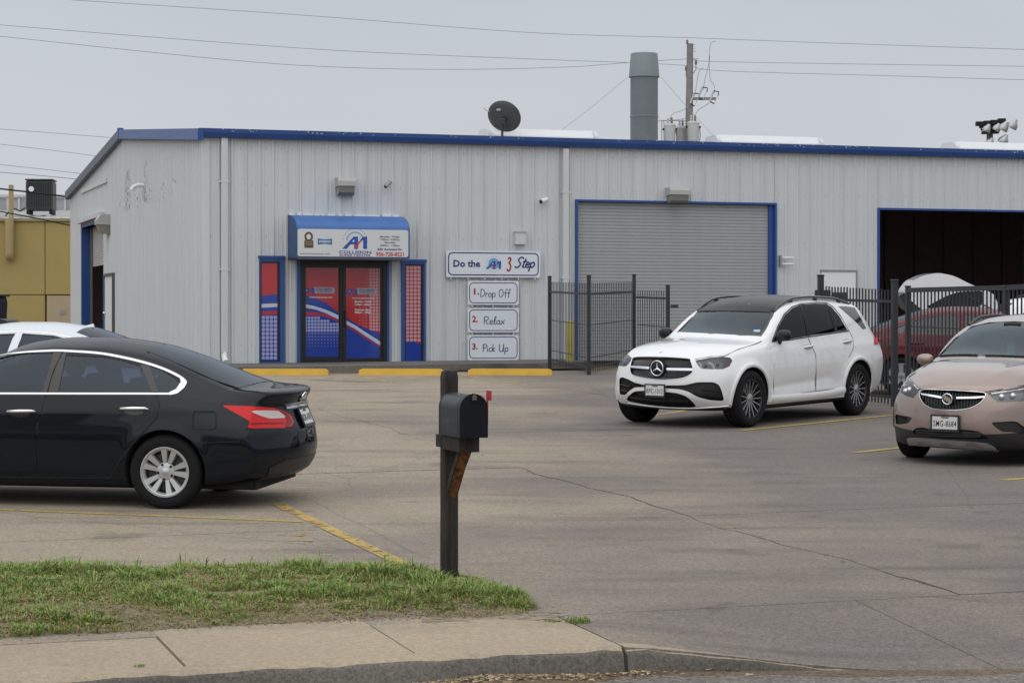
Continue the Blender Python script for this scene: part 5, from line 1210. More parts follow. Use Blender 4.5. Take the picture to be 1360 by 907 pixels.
def mirror(c, t, base, ctr, sz, m_cap, m_low, both=True):
    for s_ in ((1, -1) if both else (1,)):
        o = part_empty('side_mirror', t); Y = lambda y: y*s_
        mb = MB(); mb.sphere((0, 0, 0), 1, 20)
        vs = []
        for v in mb.v:
            x, y, z = v; e = lambda q, p: math.copysign(abs(q)**p, q); vs.append((ctr[0]+sz[0]*e(x, .7)*(1 if x < 0 else .35), Y(ctr[1]+sz[1]*e(y, .75)), ctr[2]+sz[2]*e(z, .75)))
        up = MB(); up.v = vs; up.f = mb.f; up.m = [0 if sum(vs[i][2] for i in f)/len(f) > ctr[2]-sz[2]*.25 else 1 for f in mb.f]; up.build('mirror_shell', [m_cap, m_low], o, smooth=45)
        mb = MB(); mb.add([(ctr[0]+sz[0]*.36, Y(ctr[1]+a*sz[1]*.8), ctr[2]+b*sz[2]*.75) for a, b in ((-1, -.8), (1, -.8), (1, .8), (-1, .8))], [(0, 1, 2, 3)]); mb.build('mirror_glass', M_chrome, o)
        mb = MB(); mb.tube([(base[0], Y(base[1]), base[2]), (ctr[0], Y((base[1]+ctr[1])/2), ctr[2]-sz[2]*.7), (ctr[0], Y(ctr[1]), ctr[2]-sz[2]*.5)], [.035, .03, .04], 8); mb.build('mirror_arm', m_low, o, smooth=50)
def wheels(t, c, r, w, rr_, style, track, steer=0):
    for i, ax in enumerate(c.sp['ax']):
        for s_ in (-1, 1): build_wheel(t, 'wheel', r, w, rr_, style, s_, (ax-c.sp['ax'][0], (track-w/2)*s_, r), steer if i == 0 else 0)
def shift_children(t, c):
    """parts are modelled from the bumper; the thing's origin sits under the front axle"""
    dx = -c.sp['ax'][0]
    for o in t.children:
        if o.name.split('.')[0] != 'wheel': o.location.x += dx
def seam(c, t, kind, pts, both=True, w=.011, close=False, curve=False, name='door_seam'): return c.strip(name, M_seam, kind, pts, w, t, h=.002, close=close, curve=curve, both=both, base=.0045)

# ---------------------------------------------------------------- black sedan
def sedan_spec(**kw):
    sp = dict(L=4.83, W=1.83, ax=(.96, 3.736),
     top=[(0, .66), (.15, .72), (.5, .81), (1.1, .94), (1.3, .99), (1.8, 1.245), (2.0, 1.36), (2.25, 1.45), (2.6, 1.488), (2.9, 1.488), (3.3, 1.45), (3.7, 1.345), (4.1, 1.19), (4.35, 1.10), (4.5, 1.06), (4.72, 1.045), (4.87, 1.005)],
     bot=[(0, .24), (.2, .19), (.8, .17), (3.9, .18), (4.5, .22), (4.87, .28)],
     belt=[(0, .58), (.3, .69), (.8, .82), (1.2, .91), (1.6, .985), (2.5, 1.0), (3.5, 1.0), (4.0, .965), (4.4, .925), (4.7, .90), (4.87, .87)],
     wb=[(0, .76), (.3, .80), (.8, .82), (1.5, .845), (3, .855), (3.8, .845), (4.3, .80), (4.6, .765), (4.87, .72)],
     wm=[(0, .84), (.3, .88), (.96, .905), (2, .90), (3, .90), (3.74, .915), (4.3, .90), (4.6, .885), (4.87, .86)],
     ws=[(0, .80), (.5, .84), (2, .86), (3.8, .87), (4.87, .83)],
     tm=[(0, .55), (1, .6), (2, .56), (4, .55), (4.87, .5)],
     wr=[(0, .60), (.3, .68), (1.2, .72), (1.4, .72), (1.8, .66), (2.2, .60), (2.8, .575), (3.4, .565), (3.8, .575), (4.2, .64), (4.5, .67), (4.87, .62)],
     zr=[(0, .64), (.3, .755), (.8, .87), (1.2, .945), (1.4, .99), (1.8, 1.19), (2.0, 1.285), (2.25, 1.365), (2.6, 1.402), (2.9, 1.40), (3.3, 1.36), (3.7, 1.26), (4.1, 1.12), (4.35, 1.05), (4.5, 1.04), (4.75, 1.035), (4.87, 1.01)],
     bulge=[(0, 0), (1.3, .0), (1.9, .02), (3.5, .02), (4.2, .0), (4.87, 0)],
     front=[(.15, .14), (.3, .04), (.45, .0), (.6, .03), (.72, .14), (.9, .2)], rear=[(.2, .12), (.35, .035), (.5, .0), (.66, .02), (.8, .08), (.92, .11), (.99, .06), (1.1, .04)],
     bowf=.42, bowr=.34, cowl=(1.3, .12), smooth=4)
    sp.update(kw); return sp
M_pblack = mat('black_car_paint', (.004, .0065, .012), .6, spec=.0, coat=.65, var=.1)
M_cgblack = glass('dark_side_glass', (.20, .25, .34), refl=(.75, .85, 1), base=.01); M_cgrear = glass('rear_glass', (.03, .032, .035), refl=(.62, .68, .75), base=.0)
sp = sedan_spec()
sp['detail'] = arch_detail([(.96, .335), (3.736, .335)], .365, .014, .06, crease=[(.80, .90, .6, 4.5, .012, .035), (.36, .34, 1.3, 3.4, .012, .05)])
c = Car(sp)
AL_A = R(-10)
place(c, gp(223, 675), -.80, 1, AL_A)
Z1 = Zc(0, 410, 3.0909); Z5 = Zc(0, 420, 6.18); ZR = Zc(260, 460, 4.535)
t = car_root(c, 'parked_sedan', 'black four-door sedan seen from its side and rear, nearest the grass', 'car', 'parked cars')
rg = Z5((545, 320), (860, 335), (1010, 365), (1150, 402), (1195, 500), (1243, 622), (478, 622), (510, 450))
fg = Z5((-330, 462), (-120, 366), (100, 320), (240, 304), (440, 302), (400, 450), (345, 622), (-760, 622), (-600, 560))
qg = Z5((1228, 405), (1330, 440), (1430, 500), (1475, 545), (1440, 600), (1400, 622), (1298, 622), (1262, 520))
sp['self'] = True; CA, CB = MB(), MB()
arch_cutter(CA, .96, .335, .372); arch_cutter(CA, 3.736, .335, .372)
for q in (rg, fg, qg): c.cut_patch(CB, 'cam', q, .14, both=True)
ws_f = [(-.60, 1.0), (.60, 1.0), (.58, 1.1), (.50, 1.33), (0, 1.40), (-.50, 1.33), (-.58, 1.1)]
c.cut_patch(CB, 'x-', ws_f, .25, outw=.1)
lp = Z1((908, 396), (1010, 399), (1120, 406), (1160, 418), (1195, 437), (1207, 465), (1190, 489), (1015, 491), (1027, 462), (960, 425))
c.cut_patch(CB, 'cam', lp, .05, both=True, step=4)
body = c.make_body('body', [M_pblack, M_well, M_trim], t, [CA, c.cavity(1.35, 4.05, .62), CB])
for q in (rg, fg, qg): c.both('side_window', M_cgblack, 'cam', q, t, off=-.004, thick=.006)
c.add_patch('windshield', M_cgblack, 'x-', [(a*1.03, b*1.004) for a, b in ws_f], t, off=.001, thick=.006)
bl = [(3.42, -.44), (3.42, .44), (3.75, .50), (4.10, .55), (4.32, .56), (4.37, .3), (4.385, 0), (4.37, -.3), (4.32, -.56), (4.10, -.55), (3.75, -.50)]
c.add_patch('rear_window', M_cgrear, 'z', bl, t, off=.003, thick=.004)
c.strip('window_seal', M_seam, 'z', bl, .016, t, h=.003, close=True, curve=False)
# pillars and chrome
M_pillar = mat('pillar_grey', (.045, .042, .04), .5)
c.both('pillar_trim', M_pillar, 'cam', Z5((440, 297), (545, 300), (478, 622), (345, 622), (400, 450)), t, off=.002, thick=.004)
c.both('pillar_trim', M_pillar, 'cam', Z5((1152, 395), (1228, 405), (1262, 520), (1296, 622), (1245, 622), (1195, 500)), t, off=.002, thick=.004)
seam(c, t, 'cam', Z5((515, 292), (440, 450), (390, 622)))
c.strip('chrome_trim', M_chrome, 'cam', Z5((-700, 470), (-420, 400), (0, 322), (200, 296), (400, 285), (520, 285), (800, 303), (1000, 337), (1200, 385), (1360, 440), (1480, 500), (1525, 540)), .028, t, h=.008, both=True)
c.strip('chrome_trim', M_chrome, 'cam', Z5((-800, 636), (0, 636), (600, 637), (1300, 637), (1400, 637)), .022, t, h=.008, both=True)
qx = Z5((1395, 648), (1455, 635), (1510, 590), (1535, 545), (1518, 520), (1478, 512), (1485, 540), (1445, 600), (1390, 626)); c.both('chrome_trim', M_chrome, 'cam', qx, t, off=.006, thick=.012)
# doors
rd = Z1((60*3.09, 350), (640, 354), (655, 400), (640, 450), (565, 530), (520, 590), (480, 640), (452, 695), (150, 690), (150, 475))
rd = Z1((192, 356), (645, 356), (655, 400), (640, 450), (590, 505), (540, 560), (495, 620), (452, 695), (155, 690), (155, 480))
fd = Z1((188, 356), (150, 480), (149, 690), (-560, 686), (-640, 600), (-640, 356))
for k_, q in enumerate((fd, rd)):
    c.both('door', M_pblack, 'cam', q, t, off=.0035, thick=.01, step=7); seam(c, t, 'cam', q, close=True)
handle(c, t, 'cam', Z1((27, 423))[0], Z1((143, 421))[0], M_chrome, .014); handle(c, t, 'cam', Z1((492, 413))[0], Z1((607, 412))[0], M_chrome, .014)
for q in ([(40, 430), (75, 420), (110, 423), (125, 436), (90, 446), (55, 442)], [(510, 420), (540, 408), (580, 412), (590, 426), (560, 436), (525, 432)]): c.both('handle_cup', M_gblk, 'cam', Z1(*q), t, off=.005, thick=.003, curve=True)
fp = Z1((798, 422), (880, 422), (886, 430), (886, 488), (878, 495), (798, 495), (792, 487), (792, 430)); seam(c, t, 'cam', fillet(fp, .3), close=True, w=.009, name='fuel_flap_seam')
seam(c, t, 'cam', Z1((1015, 491), (980, 545), (850, 550), (815, 552)), w=.009, name='bumper_seam')
seam(c, t, 'z', [(4.28, .60), (4.40, .635), (4.52, .645), (4.60, .64)], w=.012, name='trunk_seam'); seam(c, t, 'z', [(3.44, -.46), (3.43, 0), (3.44, .46)], both=False, w=.01, name='roof_seam')
# tail lights
M_tail = mat('tail_lamp_red', (.52, .003, .005), .2, spec=.25, coat=.25, var=.08); M_tail2 = mat('tail_lamp_dark_red', (.22, .004, .006), .2, spec=.3); M_tclear = mat('tail_lamp_clear', (.55, .48, .48), .2, spec=.4)
for s_ in (False, True):
    l = c.add_patch('tail_light', M_tail, 'cam', fillet(lp, .2), t, off=.002, thick=.02, step=3, mirror=s_)
    c.add_patch('clear_lens', M_tclear, 'cam', Z1((1033, 421), (1125, 418), (1150, 426), (1170, 446), (1130, 450), (1095, 448)), l, off=.005, thick=.004, mirror=s_, curve=True)
    c.add_patch('dark_lens', M_tail2, 'cam', Z1((1150, 418), (1180, 432), (1200, 462), (1186, 487), (1170, 487), (1178, 455)), l, off=.005, thick=.004, mirror=s_)
    c.add_patch('lower_lens', M_tail2, 'cam', Z1((1030, 468), (1165, 466), (1168, 472), (1028, 476)), l, off=.005, thick=.003, mirror=s_)
# rear face: chrome bar, emblem, plate, lower valance
c.add_patch('trunk_chrome', M_chrome, 'x+', [(-.36, .865), (.36, .865), (.38, .905), (.2, .915), (-.2, .915), (-.38, .905)], t, off=.016, thick=.02, step=.04)
m_ = facing(c, .012, kind='x+', p=(0, .955)); em = part_empty('emblem', t); em.matrix_basis = m_
mb = MB(); mb.tube([(.055*math.cos(R(a)), 0, .05*math.sin(R(a))) for a in range(0, 360, 20)], .009, 6, closed=True); mb.box(-.07, .07, -.008, .004, -.012, .012); mb.build('emblem_ring', M_chrome, em)
m_ = facing(c, .02, kind='x+', p=(0, .77)); plate(t, 'KDR-4107', .31, .155, m_, frame=M_trim)
c.add_patch('valance', M_trim, 'x+', [(-.62, .24), (.62, .24), (.68, .36), (.5, .42), (-.5, .42), (-.68, .36)], t, off=.008, thick=.02, step=.05)
mb = MB(); mb.box(.9, 4.5, -.65, .65, .16, .26); mb.build('underbody', M_well, t)
mb = MB(); mb.box(3.95, 4.48, -.70, .70, .165, .25, bev=.03); mb.build('rear_undertray', M_well, t)
seats(t, (2.3, 3.0), .62); steering(t, 1.95, -.37, .95)
mb = MB(); mb.box(1.55, 1.95, -.68, .68, .64, .95, bev=.06); mb.build('dashboard', M_dash, t)
mirror(c, t, (1.80, .80, .99), (1.80, 1.0, 1.07), (.10, .12, .085), M_pblack, M_pblack)
c.both('head_light', M_ltdark, 'x-', [(.50, .60), (.86, .66), (.84, .74), (.62, .70)], t, off=.003, thick=.01, step=.03)
c.add_patch('front_grille', M_gblk, 'x-', [(-.40, .42), (.40, .42), (.46, .64), (-.46, .64)], t, off=.004, thick=.01, step=.05)
shift_children(t, c); wheels(t, c, .33, .215, .222, 'ten', .905)
ALT = c

# ---------------------------------------------------------------- white sport utility vehicle
M_pwhite = mat('white_car_paint', (.74, .745, .755), .35, coat=1); 
spg = dict(self=True, L=5.0, W=1.95, ax=(.87, 3.865),
 top=[(0, .93), (.12, 1.0), (.4, 1.07), (.8, 1.125), (1.2, 1.175), (1.42, 1.25), (1.9, 1.53), (2.15, 1.65), (2.5, 1.725), (3.0, 1.745), (3.6, 1.73), (4.2, 1.69), (4.46, 1.655), (4.68, 1.46), (4.85, 1.23), (5.0, 1.10)],
 bot=[(0, .27), (.2, .23), (.8, .21), (4.2, .23), (4.7, .27), (5.0, .33)],
 belt=[(0, .86), (.3, .96), (.8, 1.02), (1.3, 1.06), (2, 1.085), (3, 1.11), (4, 1.14), (4.6, 1.13), (5.0, 1.04)],
 wb=[(0, .80), (.3, .85), (.8, .875), (1.3, .885), (3, .89), (4, .875), (4.6, .85), (5.0, .80)],
 wm=[(0, .90), (.3, .94), (.87, .955), (2, .95), (3, .95), (3.86, .965), (4.6, .95), (5.0, .90)],
 ws=[(0, .86), (.4, .9), (2, .93), (3.8, .93), (4.92, .82)], tm=[(0, .55), (4.92, .55)],
 wr=[(0, .66), (.3, .74), (1.2, .79), (1.42, .79), (1.9, .73), (2.2, .685), (2.8, .655), (3.6, .645), (4.4, .63), (4.7, .67), (4.85, .71), (5.0, .70)],
 zr=[(0, .91), (.3, 1.02), (.8, 1.09), (1.2, 1.13), (1.42, 1.19), (1.9, 1.455), (2.2, 1.585), (2.6, 1.655), (3, 1.672), (3.6, 1.65), (4.2, 1.61), (4.46, 1.575), (4.68, 1.40), (4.85, 1.20), (5.0, 1.07)],
 bulge=[(0, 0), (1.3, 0), (1.9, .02), (3.8, .025), (4.5, .01), (4.92, 0)],
 front=[(.15, .16), (.3, .07), (.45, .0), (.6, .0), (.8, .045), (.92, .10), (1.05, .17)], rear=[(.2, .10), (.5, .0), (.8, .0), (1.1, .03)],
 bowf=.40, bowr=.26, cowl=(1.35, .13), smooth=6)
def gle_extra(V, s):
    x, y, z = V[:, 0], V[:, 1], V[:, 2]
    # two long ridges on the bonnet
    hm = np.clip((x-.2)/.3, 0, 1)*np.clip((1.25-x)/.2, 0, 1)*(z > .95); yc = .42+.18*x/1.2
    m = (z < .52)*(x > 1.3)*(x < 3.45); V[:, 1] += np.sign(y)*.015*np.clip((.52-z)/.1, 0, 1)*m*np.clip((x-1.3)/.1, 0, 1)*np.clip((3.45-x)/.1, 0, 1)*(np.abs(y) > .8)
spg['detail'] = arch_detail([(.87, .385), (3.865, .385)], .42, .028, .085, crease=[(.50, .62, 1.4, 3.3, -.012, .06), (.98, 1.03, .5, 4.6, .006, .05)], extra=gle_extra)
c = Car(spg); G = c
GA_ = math.atan2(2.5, 1.89)
place(c, gp(990, 567), -.86, 0, GA_)
Z2 = Zc(800, 370, 3.487); Z7 = Zc(810, 380, 4.537)
t = car_root(c, 'white_suv', 'shiny white sport utility vehicle with black roof and star emblem facing left', 'car', 'parked cars')
sw1 = Z2((792, 290), (815, 225), (845, 170), (880, 137), (918, 121), (936, 190), (948, 266), (870, 281))
sw2 = Z2((926, 120), (985, 115), (1030, 117), (1055, 160), (1078, 248), (962, 263), (945, 190))
sw3 = Z2((1040, 119), (1062, 132), (1098, 175), (1136, 241), (1088, 247), (1068, 165))
sw4 = Z2((1092, 128), (1130, 129), (1168, 134), (1195, 180), (1222, 232), (1206, 235), (1178, 205), (1145, 175))
wsh = Z2((348, 247), (400, 195), (452, 143), (490, 122), (560, 117), (680, 120), (808, 132), (785, 175), (755, 232), (733, 265), (640, 262), (500, 254))
gr_ = Z2((128, 418), (134, 385), (146, 366), (200, 362), (290, 364), (396, 370), (410, 382), (420, 425), (402, 448), (362, 463), (290, 468), (220, 463), (160, 452), (135, 440))
hl = Z2((430, 379), (500, 366), (560, 362), (592, 366), (602, 380), (588, 406), (560, 419), (500, 419), (458, 417), (443, 402))
inR = Z2((292, 494), (380, 494), (440, 479), (515, 479), (540, 492), (553, 520), (565, 567), (500, 563), (440, 548), (400, 524), (360, 512), (292, 508))
inL = Z2((78, 462), (92, 456), (120, 466), (150, 482), (203, 494), (203, 502), (152, 503), (128, 517), (105, 540), (80, 536))
low = Z2((114, 566), (116, 548), (148, 521), (205, 519), (345, 529), (385, 543), (410, 562), (440, 596), (300, 592), (200, 584))
gr_ = round_poly(gr_, 3); inR, inL, low = [fillet(q, .25, 2) for q in (inR, inL, low)]
CA, CB = MB(), MB()
arch_cutter(CA, .87, .385, .425); arch_cutter(CA, 3.865, .385, .425)
for q in (sw1, sw2, sw3): c.cut_patch(CB, 'cam', q, .16, both=True)
c.cut_patch(CB, 'cam', wsh, .22, step=10)
for q in (gr_, inR, inL, low): c.cut_patch(CB, 'cam', q, .07, step=5)
c.cut_patch(CB, 'cam', hl, .06, both=True, step=4)
sill = ((0, 0, .30), (0, 0, 1), 2, lambda p: p.z < .3)
c.make_body('body', [M_pwhite, M_well, M_trim], t, [CA, c.cavity(1.45, 4.35, .62), CB], planes=[((0, 0, .285), (0, 0, 1), 2, lambda p: True)])
M_gtint = glass('black_tint_glass', (.03, .03, .034), refl=(.42, .43, .46), base=.0); M_gwind = glass('windshield_glass', (.34, .42, .45), refl=(.80, .92, 1), base=.03)
for q in (sw1, sw2, sw3): c.both('side_window', M_gtint, 'cam', q, t, off=-.003, thick=.006)
c.both('rear_quarter_window', M_gblk, 'cam', sw4, t, off=.003, thick=.006)
for q in (Z2((918, 119), (928, 119), (948, 190), (963, 264), (948, 267), (936, 190)), Z2((1030, 116), (1041, 118), (1070, 165), (1090, 246), (1077, 249), (1055, 160))): c.both('pillar_trim', mat('pillar_black', (.008, .008, .008), .5, spec=.2), 'cam', q, t, off=.002, thick=.004)
c.strip('window_trim', M_gblk, 'cam', Z2((786, 293), (812, 222), (842, 166), (878, 132), (920, 117), (1000, 111), (1040, 114), (1066, 129), (1103, 174), (1142, 243), (1080, 251), (950, 270), (870, 284), (786, 293)), .022, t, h=.006, curve=False, both=True)
c.add_patch('windshield', M_gwind, 'cam', wsh, t, off=-.002, thick=.006, step=9)
c.strip('window_seal', M_gblk, 'cam', wsh, .028, t, h=.004, close=True, curve=False)
# black roof panel and rails
rp_ = [(1.98, -.58), (1.92, -.3), (1.90, 0), (1.92, .3), (1.98, .58), (2.3, .615), (3.0, .60), (3.8, .585), (4.25, .55), (4.25, -.55), (3.8, -.585), (3.0, -.60), (2.3, -.615)]
c.add_patch('roof_panel', mat('roof_black', (.012, .011, .011), .3, spec=.3), 'z', rp_, t, off=.004, thick=.008, step=.06)
for s_ in (1, -1):
    mb = MB(); pts = []
    for k in range(19):
        u = k/18; x = 2.02+2.22*u; h0 = c.proj('z', x, .625*s_-.03*s_*u)[0]; pts.append((x, h0.y, h0.z+.048*min(1, 5*u, 5*(1-u))+.002))
    mb.tube(pts, .019, 8); mb.build('roof_rail', M_gblk, t, smooth=50)
    for x in (2.5, 3.2, 3.9): h0 = c.proj('z', x, .61*s_)[0]; mb = MB(); mb.box(x-.04, x+.04, h0.y-.012, h0.y+.012, h0.z-.01, h0.z+.045); mb.build('rail_foot', M_gblk, t)
# bonnet and doors
hood = Z2((130, 352), (160, 330), (230, 290), (325, 252), (440, 258), (560, 264), (733, 274), (738, 300), (650, 322), (575, 352), (500, 361), (425, 374), (300, 358), (200, 354))
seam(c, t, 'cam', Z2((738, 290), (700, 306), (630, 328), (582, 352), (560, 360), (500, 362), (430, 374)), w=.007, both=False, name='bonnet_seam')
fdo = Z2((786, 300), (951, 275), (966, 310), (986, 350), (988, 430), (986, 521), (880, 536), (790, 548), (786, 500), (788, 420), (800, 360))
rdo = Z2((954, 274), (1144, 247), (1160, 280), (1162, 320), (1140, 365), (1122, 430), (1115, 490), (1104, 508), (989, 520), (991, 430), (989, 350), (969, 310))
for q in (fdo, rdo): c.both('door', M_pwhite, 'cam', q, t, off=.003, thick=.008, step=4)
seam(c, t, 'cam', Z2((952, 276), (967, 310), (987, 350), (989, 430), (987, 521)), w=.009); seam(c, t, 'cam', Z2((793, 310), (794, 400), (792, 480), (793, 547), (880, 536), (987, 521), (1104, 508)), w=.007); seam(c, t, 'cam', Z2((1144, 247), (1160, 280), (1162, 320), (1140, 365)), w=.007)
seam(c, t, 'cam', Z2((612, 480), (600, 520), (597, 570)), w=.008, both=True, name='bumper_seam')
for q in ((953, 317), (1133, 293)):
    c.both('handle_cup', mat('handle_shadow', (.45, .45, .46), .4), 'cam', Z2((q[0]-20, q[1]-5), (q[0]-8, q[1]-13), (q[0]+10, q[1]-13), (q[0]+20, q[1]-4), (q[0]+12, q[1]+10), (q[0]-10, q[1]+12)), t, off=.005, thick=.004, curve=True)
    handle(c, t, 'cam', Z2((q[0]-21, q[1]+3))[0], Z2((q[0]+20, q[1]-4))[0], M_pwhite, .014, .03)
c.strip('wheel_arch_lip', M_pwhite, 'y-', [(.87+.455*math.cos(R(a)), .385+.455*math.sin(R(a))) for a in range(-8, 200, 13)], .05, t, h=.016, both=True)
c.strip('wheel_arch_lip', M_pwhite, 'y-', [(3.865+.455*math.cos(R(a)), .385+.455*math.sin(R(a))) for a in range(-12, 190, 13)], .05, t, h=.016, both=True)
c.strip('side_skirt', M_pwhite, 'y-', [(1.33, .36), (2.2, .35), (3.0, .36), (3.42, .39)], .10, t, h=.03, both=True)
# lamps
lampg = [c.add_patch('head_light', M_gclear, 'cam', fillet(hl, .2), t, off=.002, thick=.004, step=3, mirror=m_) for m_ in (False, True)]
for k_, m_ in enumerate((False, True)):
    c.add_patch('lamp_bed', M_ltdark, 'cam', fillet(hl, .2), lampg[k_], off=-.028, thick=.01, step=4, mirror=m_)
    for q in (Z7((590, 452), (615, 458), (632, 478), (636, 500), (622, 500), (612, 478), (592, 466)), Z7((532, 452), (552, 466), (562, 500), (550, 500), (540, 478))): c.add_patch('light_guide', mat('guide_grey', (.30, .32, .35), .25, metal=.3), 'cam', q, lampg[k_], off=-.008, thick=.01, mirror=m_)
    c.add_patch('turn_lens', mat('lamp_amber_red', (.25, .03, .02), .2), 'cam', Z7((690, 500), (716, 450), (728, 452), (708, 494)), lampg[k_], off=-.008, thick=.01, mirror=m_)
    for q in ((575, 478), (650, 470)):
        h0 = c.proj('cam', *Z7(q)[0]); p_ = h0[0]-h0[1]*.01; mb = MB(); mb.sphere((p_.x, -p_.y if m_ else p_.y, p_.z), .026, 12); mb.build('projector_lens', M_disc, lampg[k_], smooth=60)
c.both('tail_light', M_tail, 'cam', Z2((1256, 262), (1268, 268), (1278, 290), (1278, 306), (1258, 308)), t, off=.004, thick=.01, step=3)
# grille with studs, bars, star
gb_ = c.add_patch('grille', mat('grille_black', (.006, .006, .006), .5, spec=.2), 'cam', gr_, t, off=-.030, thick=.01, step=6)
grP = [Vector(p) for p in gr_]; mbs = MB(); yy = 370
row = 0
while yy < 466:
    xx = 134+(5 if row % 2 else 0)
    while xx < 418:
        if abs(yy-(413+(xx-257)*.015)) > 11 and (xx-257)**2+(yy-414)**2 > 43**2:
            q = Z2((xx, yy))[0]
            if inside(Vector(q), grP) and edist(Vector(q), grP) > .9:
                h0 = c.proj('cam', *q); p_ = h0[0]-h0[1]*.024; n_ = h0[1]; 
                mbs.add([p_+Vector((0, -.012, 0)), p_+Vector((0, 0, -.009)), p_+Vector((0, .012, 0)), p_+Vector((0, 0, .009)), p_+n_*.010], [(0, 1, 4), (1, 2, 4), (2, 3, 4), (3, 0, 4)])
        xx += 10
    yy += 8.2; row += 1
st_ = mbs.build('grille_studs', M_mach, gb_, fixn=False); st_['kind'] = 'stuff'
c.strip('grille_rim', M_chrome, 'cam', gr_, .012, t, h=.008, close=True, curve=False)
for q in (Z2((131, 403), (180, 405), (214, 407), (220, 413), (214, 420), (170, 416), (131, 412)), Z2((300, 413), (416, 415), (418, 421), (416, 427), (300, 424), (296, 418))): c.add_patch('grille_bar', M_drl, 'cam', q, t, off=.004, thick=.016, step=4)
m_ = facing(c, .012, p=Z2((257, 415))[0], tilt=False); em = part_empty('star_emblem', t); em.matrix_basis = m_
mb = MB(); mb.lathe([(.108, .004), (.106, -.006), (0, -.008)], 32, 'y', caps=False); mb.build('badge_disc', M_gblk, em, smooth=40)
mb = MB(); mb.tube([(.098*math.cos(R(a)), -.010, .098*math.sin(R(a))) for a in range(0, 360, 12)], .0085, 8, closed=True); mb.build('badge_ring', M_chrome, em, smooth=60)
for k in range(3):
    a = R(90+120*k); d = Vector((math.cos(a), 0, math.sin(a))); n_ = Vector((-d.z, 0, d.x)); b0, b1 = n_*.016, d*.094
    mb = MB(); mb.add([tuple(b0+Vector((0, -.010, 0))-d*.01), tuple(-b0+Vector((0, -.010, 0))-d*.01), tuple(b1+Vector((0, -.010, 0))), (0, -.026, 0)], [(0, 3, 2), (1, 2, 3), (0, 1, 3)]); mb.build('star_point', M_chrome, em)
# lower bumper
for q in (inR, inL): 
    c.add_patch('air_intake', M_trim, 'cam', q, t, off=-.05, thick=.01, step=6)
for q in (Z2((455, 510), (548, 518), (552, 524), (460, 517)), Z2((470, 535), (556, 545), (560, 551), (480, 543)), Z2((82, 486), (125, 498), (125, 503), (82, 492)), Z2((82, 512), (112, 520), (110, 525), (82, 518))): c.add_patch('intake_slat', M_gblk, 'cam', q, t, off=-.01, thick=.03, step=5)
c.add_patch('lower_grille', M_trim, 'cam', low, t, off=-.045, thick=.01, step=6)
c.strip('bumper_blade', M_drl, 'cam', Z2((118, 576), (200, 588), (300, 597), (400, 600), (470, 598), (560, 592), (598, 586)), .022, t, h=.012)
c.strip('intake_bar', M_gblk, 'cam', Z2((130, 548), (240, 562), (330, 565), (400, 568)), .03, t, h=.01)
m_ = facing(c, .03, p=Z2((249, 517))[0], tilt=False); plate(t, 'RPC-1312', .30, .15, m_, top='TEXAS')
m_ = c.proj('cam', *Z2((270, 341))[0]); mb = MB(); mb.sphere((0, 0, 0), .02, 12, M=Matrix.Translation(m_[0]), sc=(1, 1.2, .5)); mb.build('bonnet_badge', M_drl, t, smooth=60)
c.add_patch('registration_sticker', mat('sticker_blue', (.35, .5, .62), .5), 'cam', Z2((702, 237), (732, 237), (728, 248), (700, 246)), t, off=.002, thick=.002)
mb = MB(); mb.box(1.0, 4.5, -.7, .7, .2, .3); mb.build('underbody', M_well, t)
seats(t, (2.45, 3.3), .72); steering(t, 2.05, -.40, 1.1)
mb = MB(); mb.box(1.55, 1.95, -.74, .74, .7, 1.08, bev=.06); mb.build('dashboard', M_dash, t)
h0 = c.proj('z', 2.02, 0)[0]; mb = MB(); mb.box(2.0, 2.06, -.11, .11, h0.z-.17, h0.z-.10, bev=.015); mb.box(1.98, 2.05, -.05, .05, h0.z-.12, h0.z-.02, bev=.01); mb.build('rear_view_mirror', M_dash, t)
mirror(c, t, (1.74, .86, 1.10), (1.73, .965, 1.21), (.09, .10, .078), mat('mirror_black', (.01, .01, .01), .3, spec=.35), M_trim)
shift_children(t, c); wheels(t, c, .383, .275, .262, 'multi', .975, steer=R(-2))

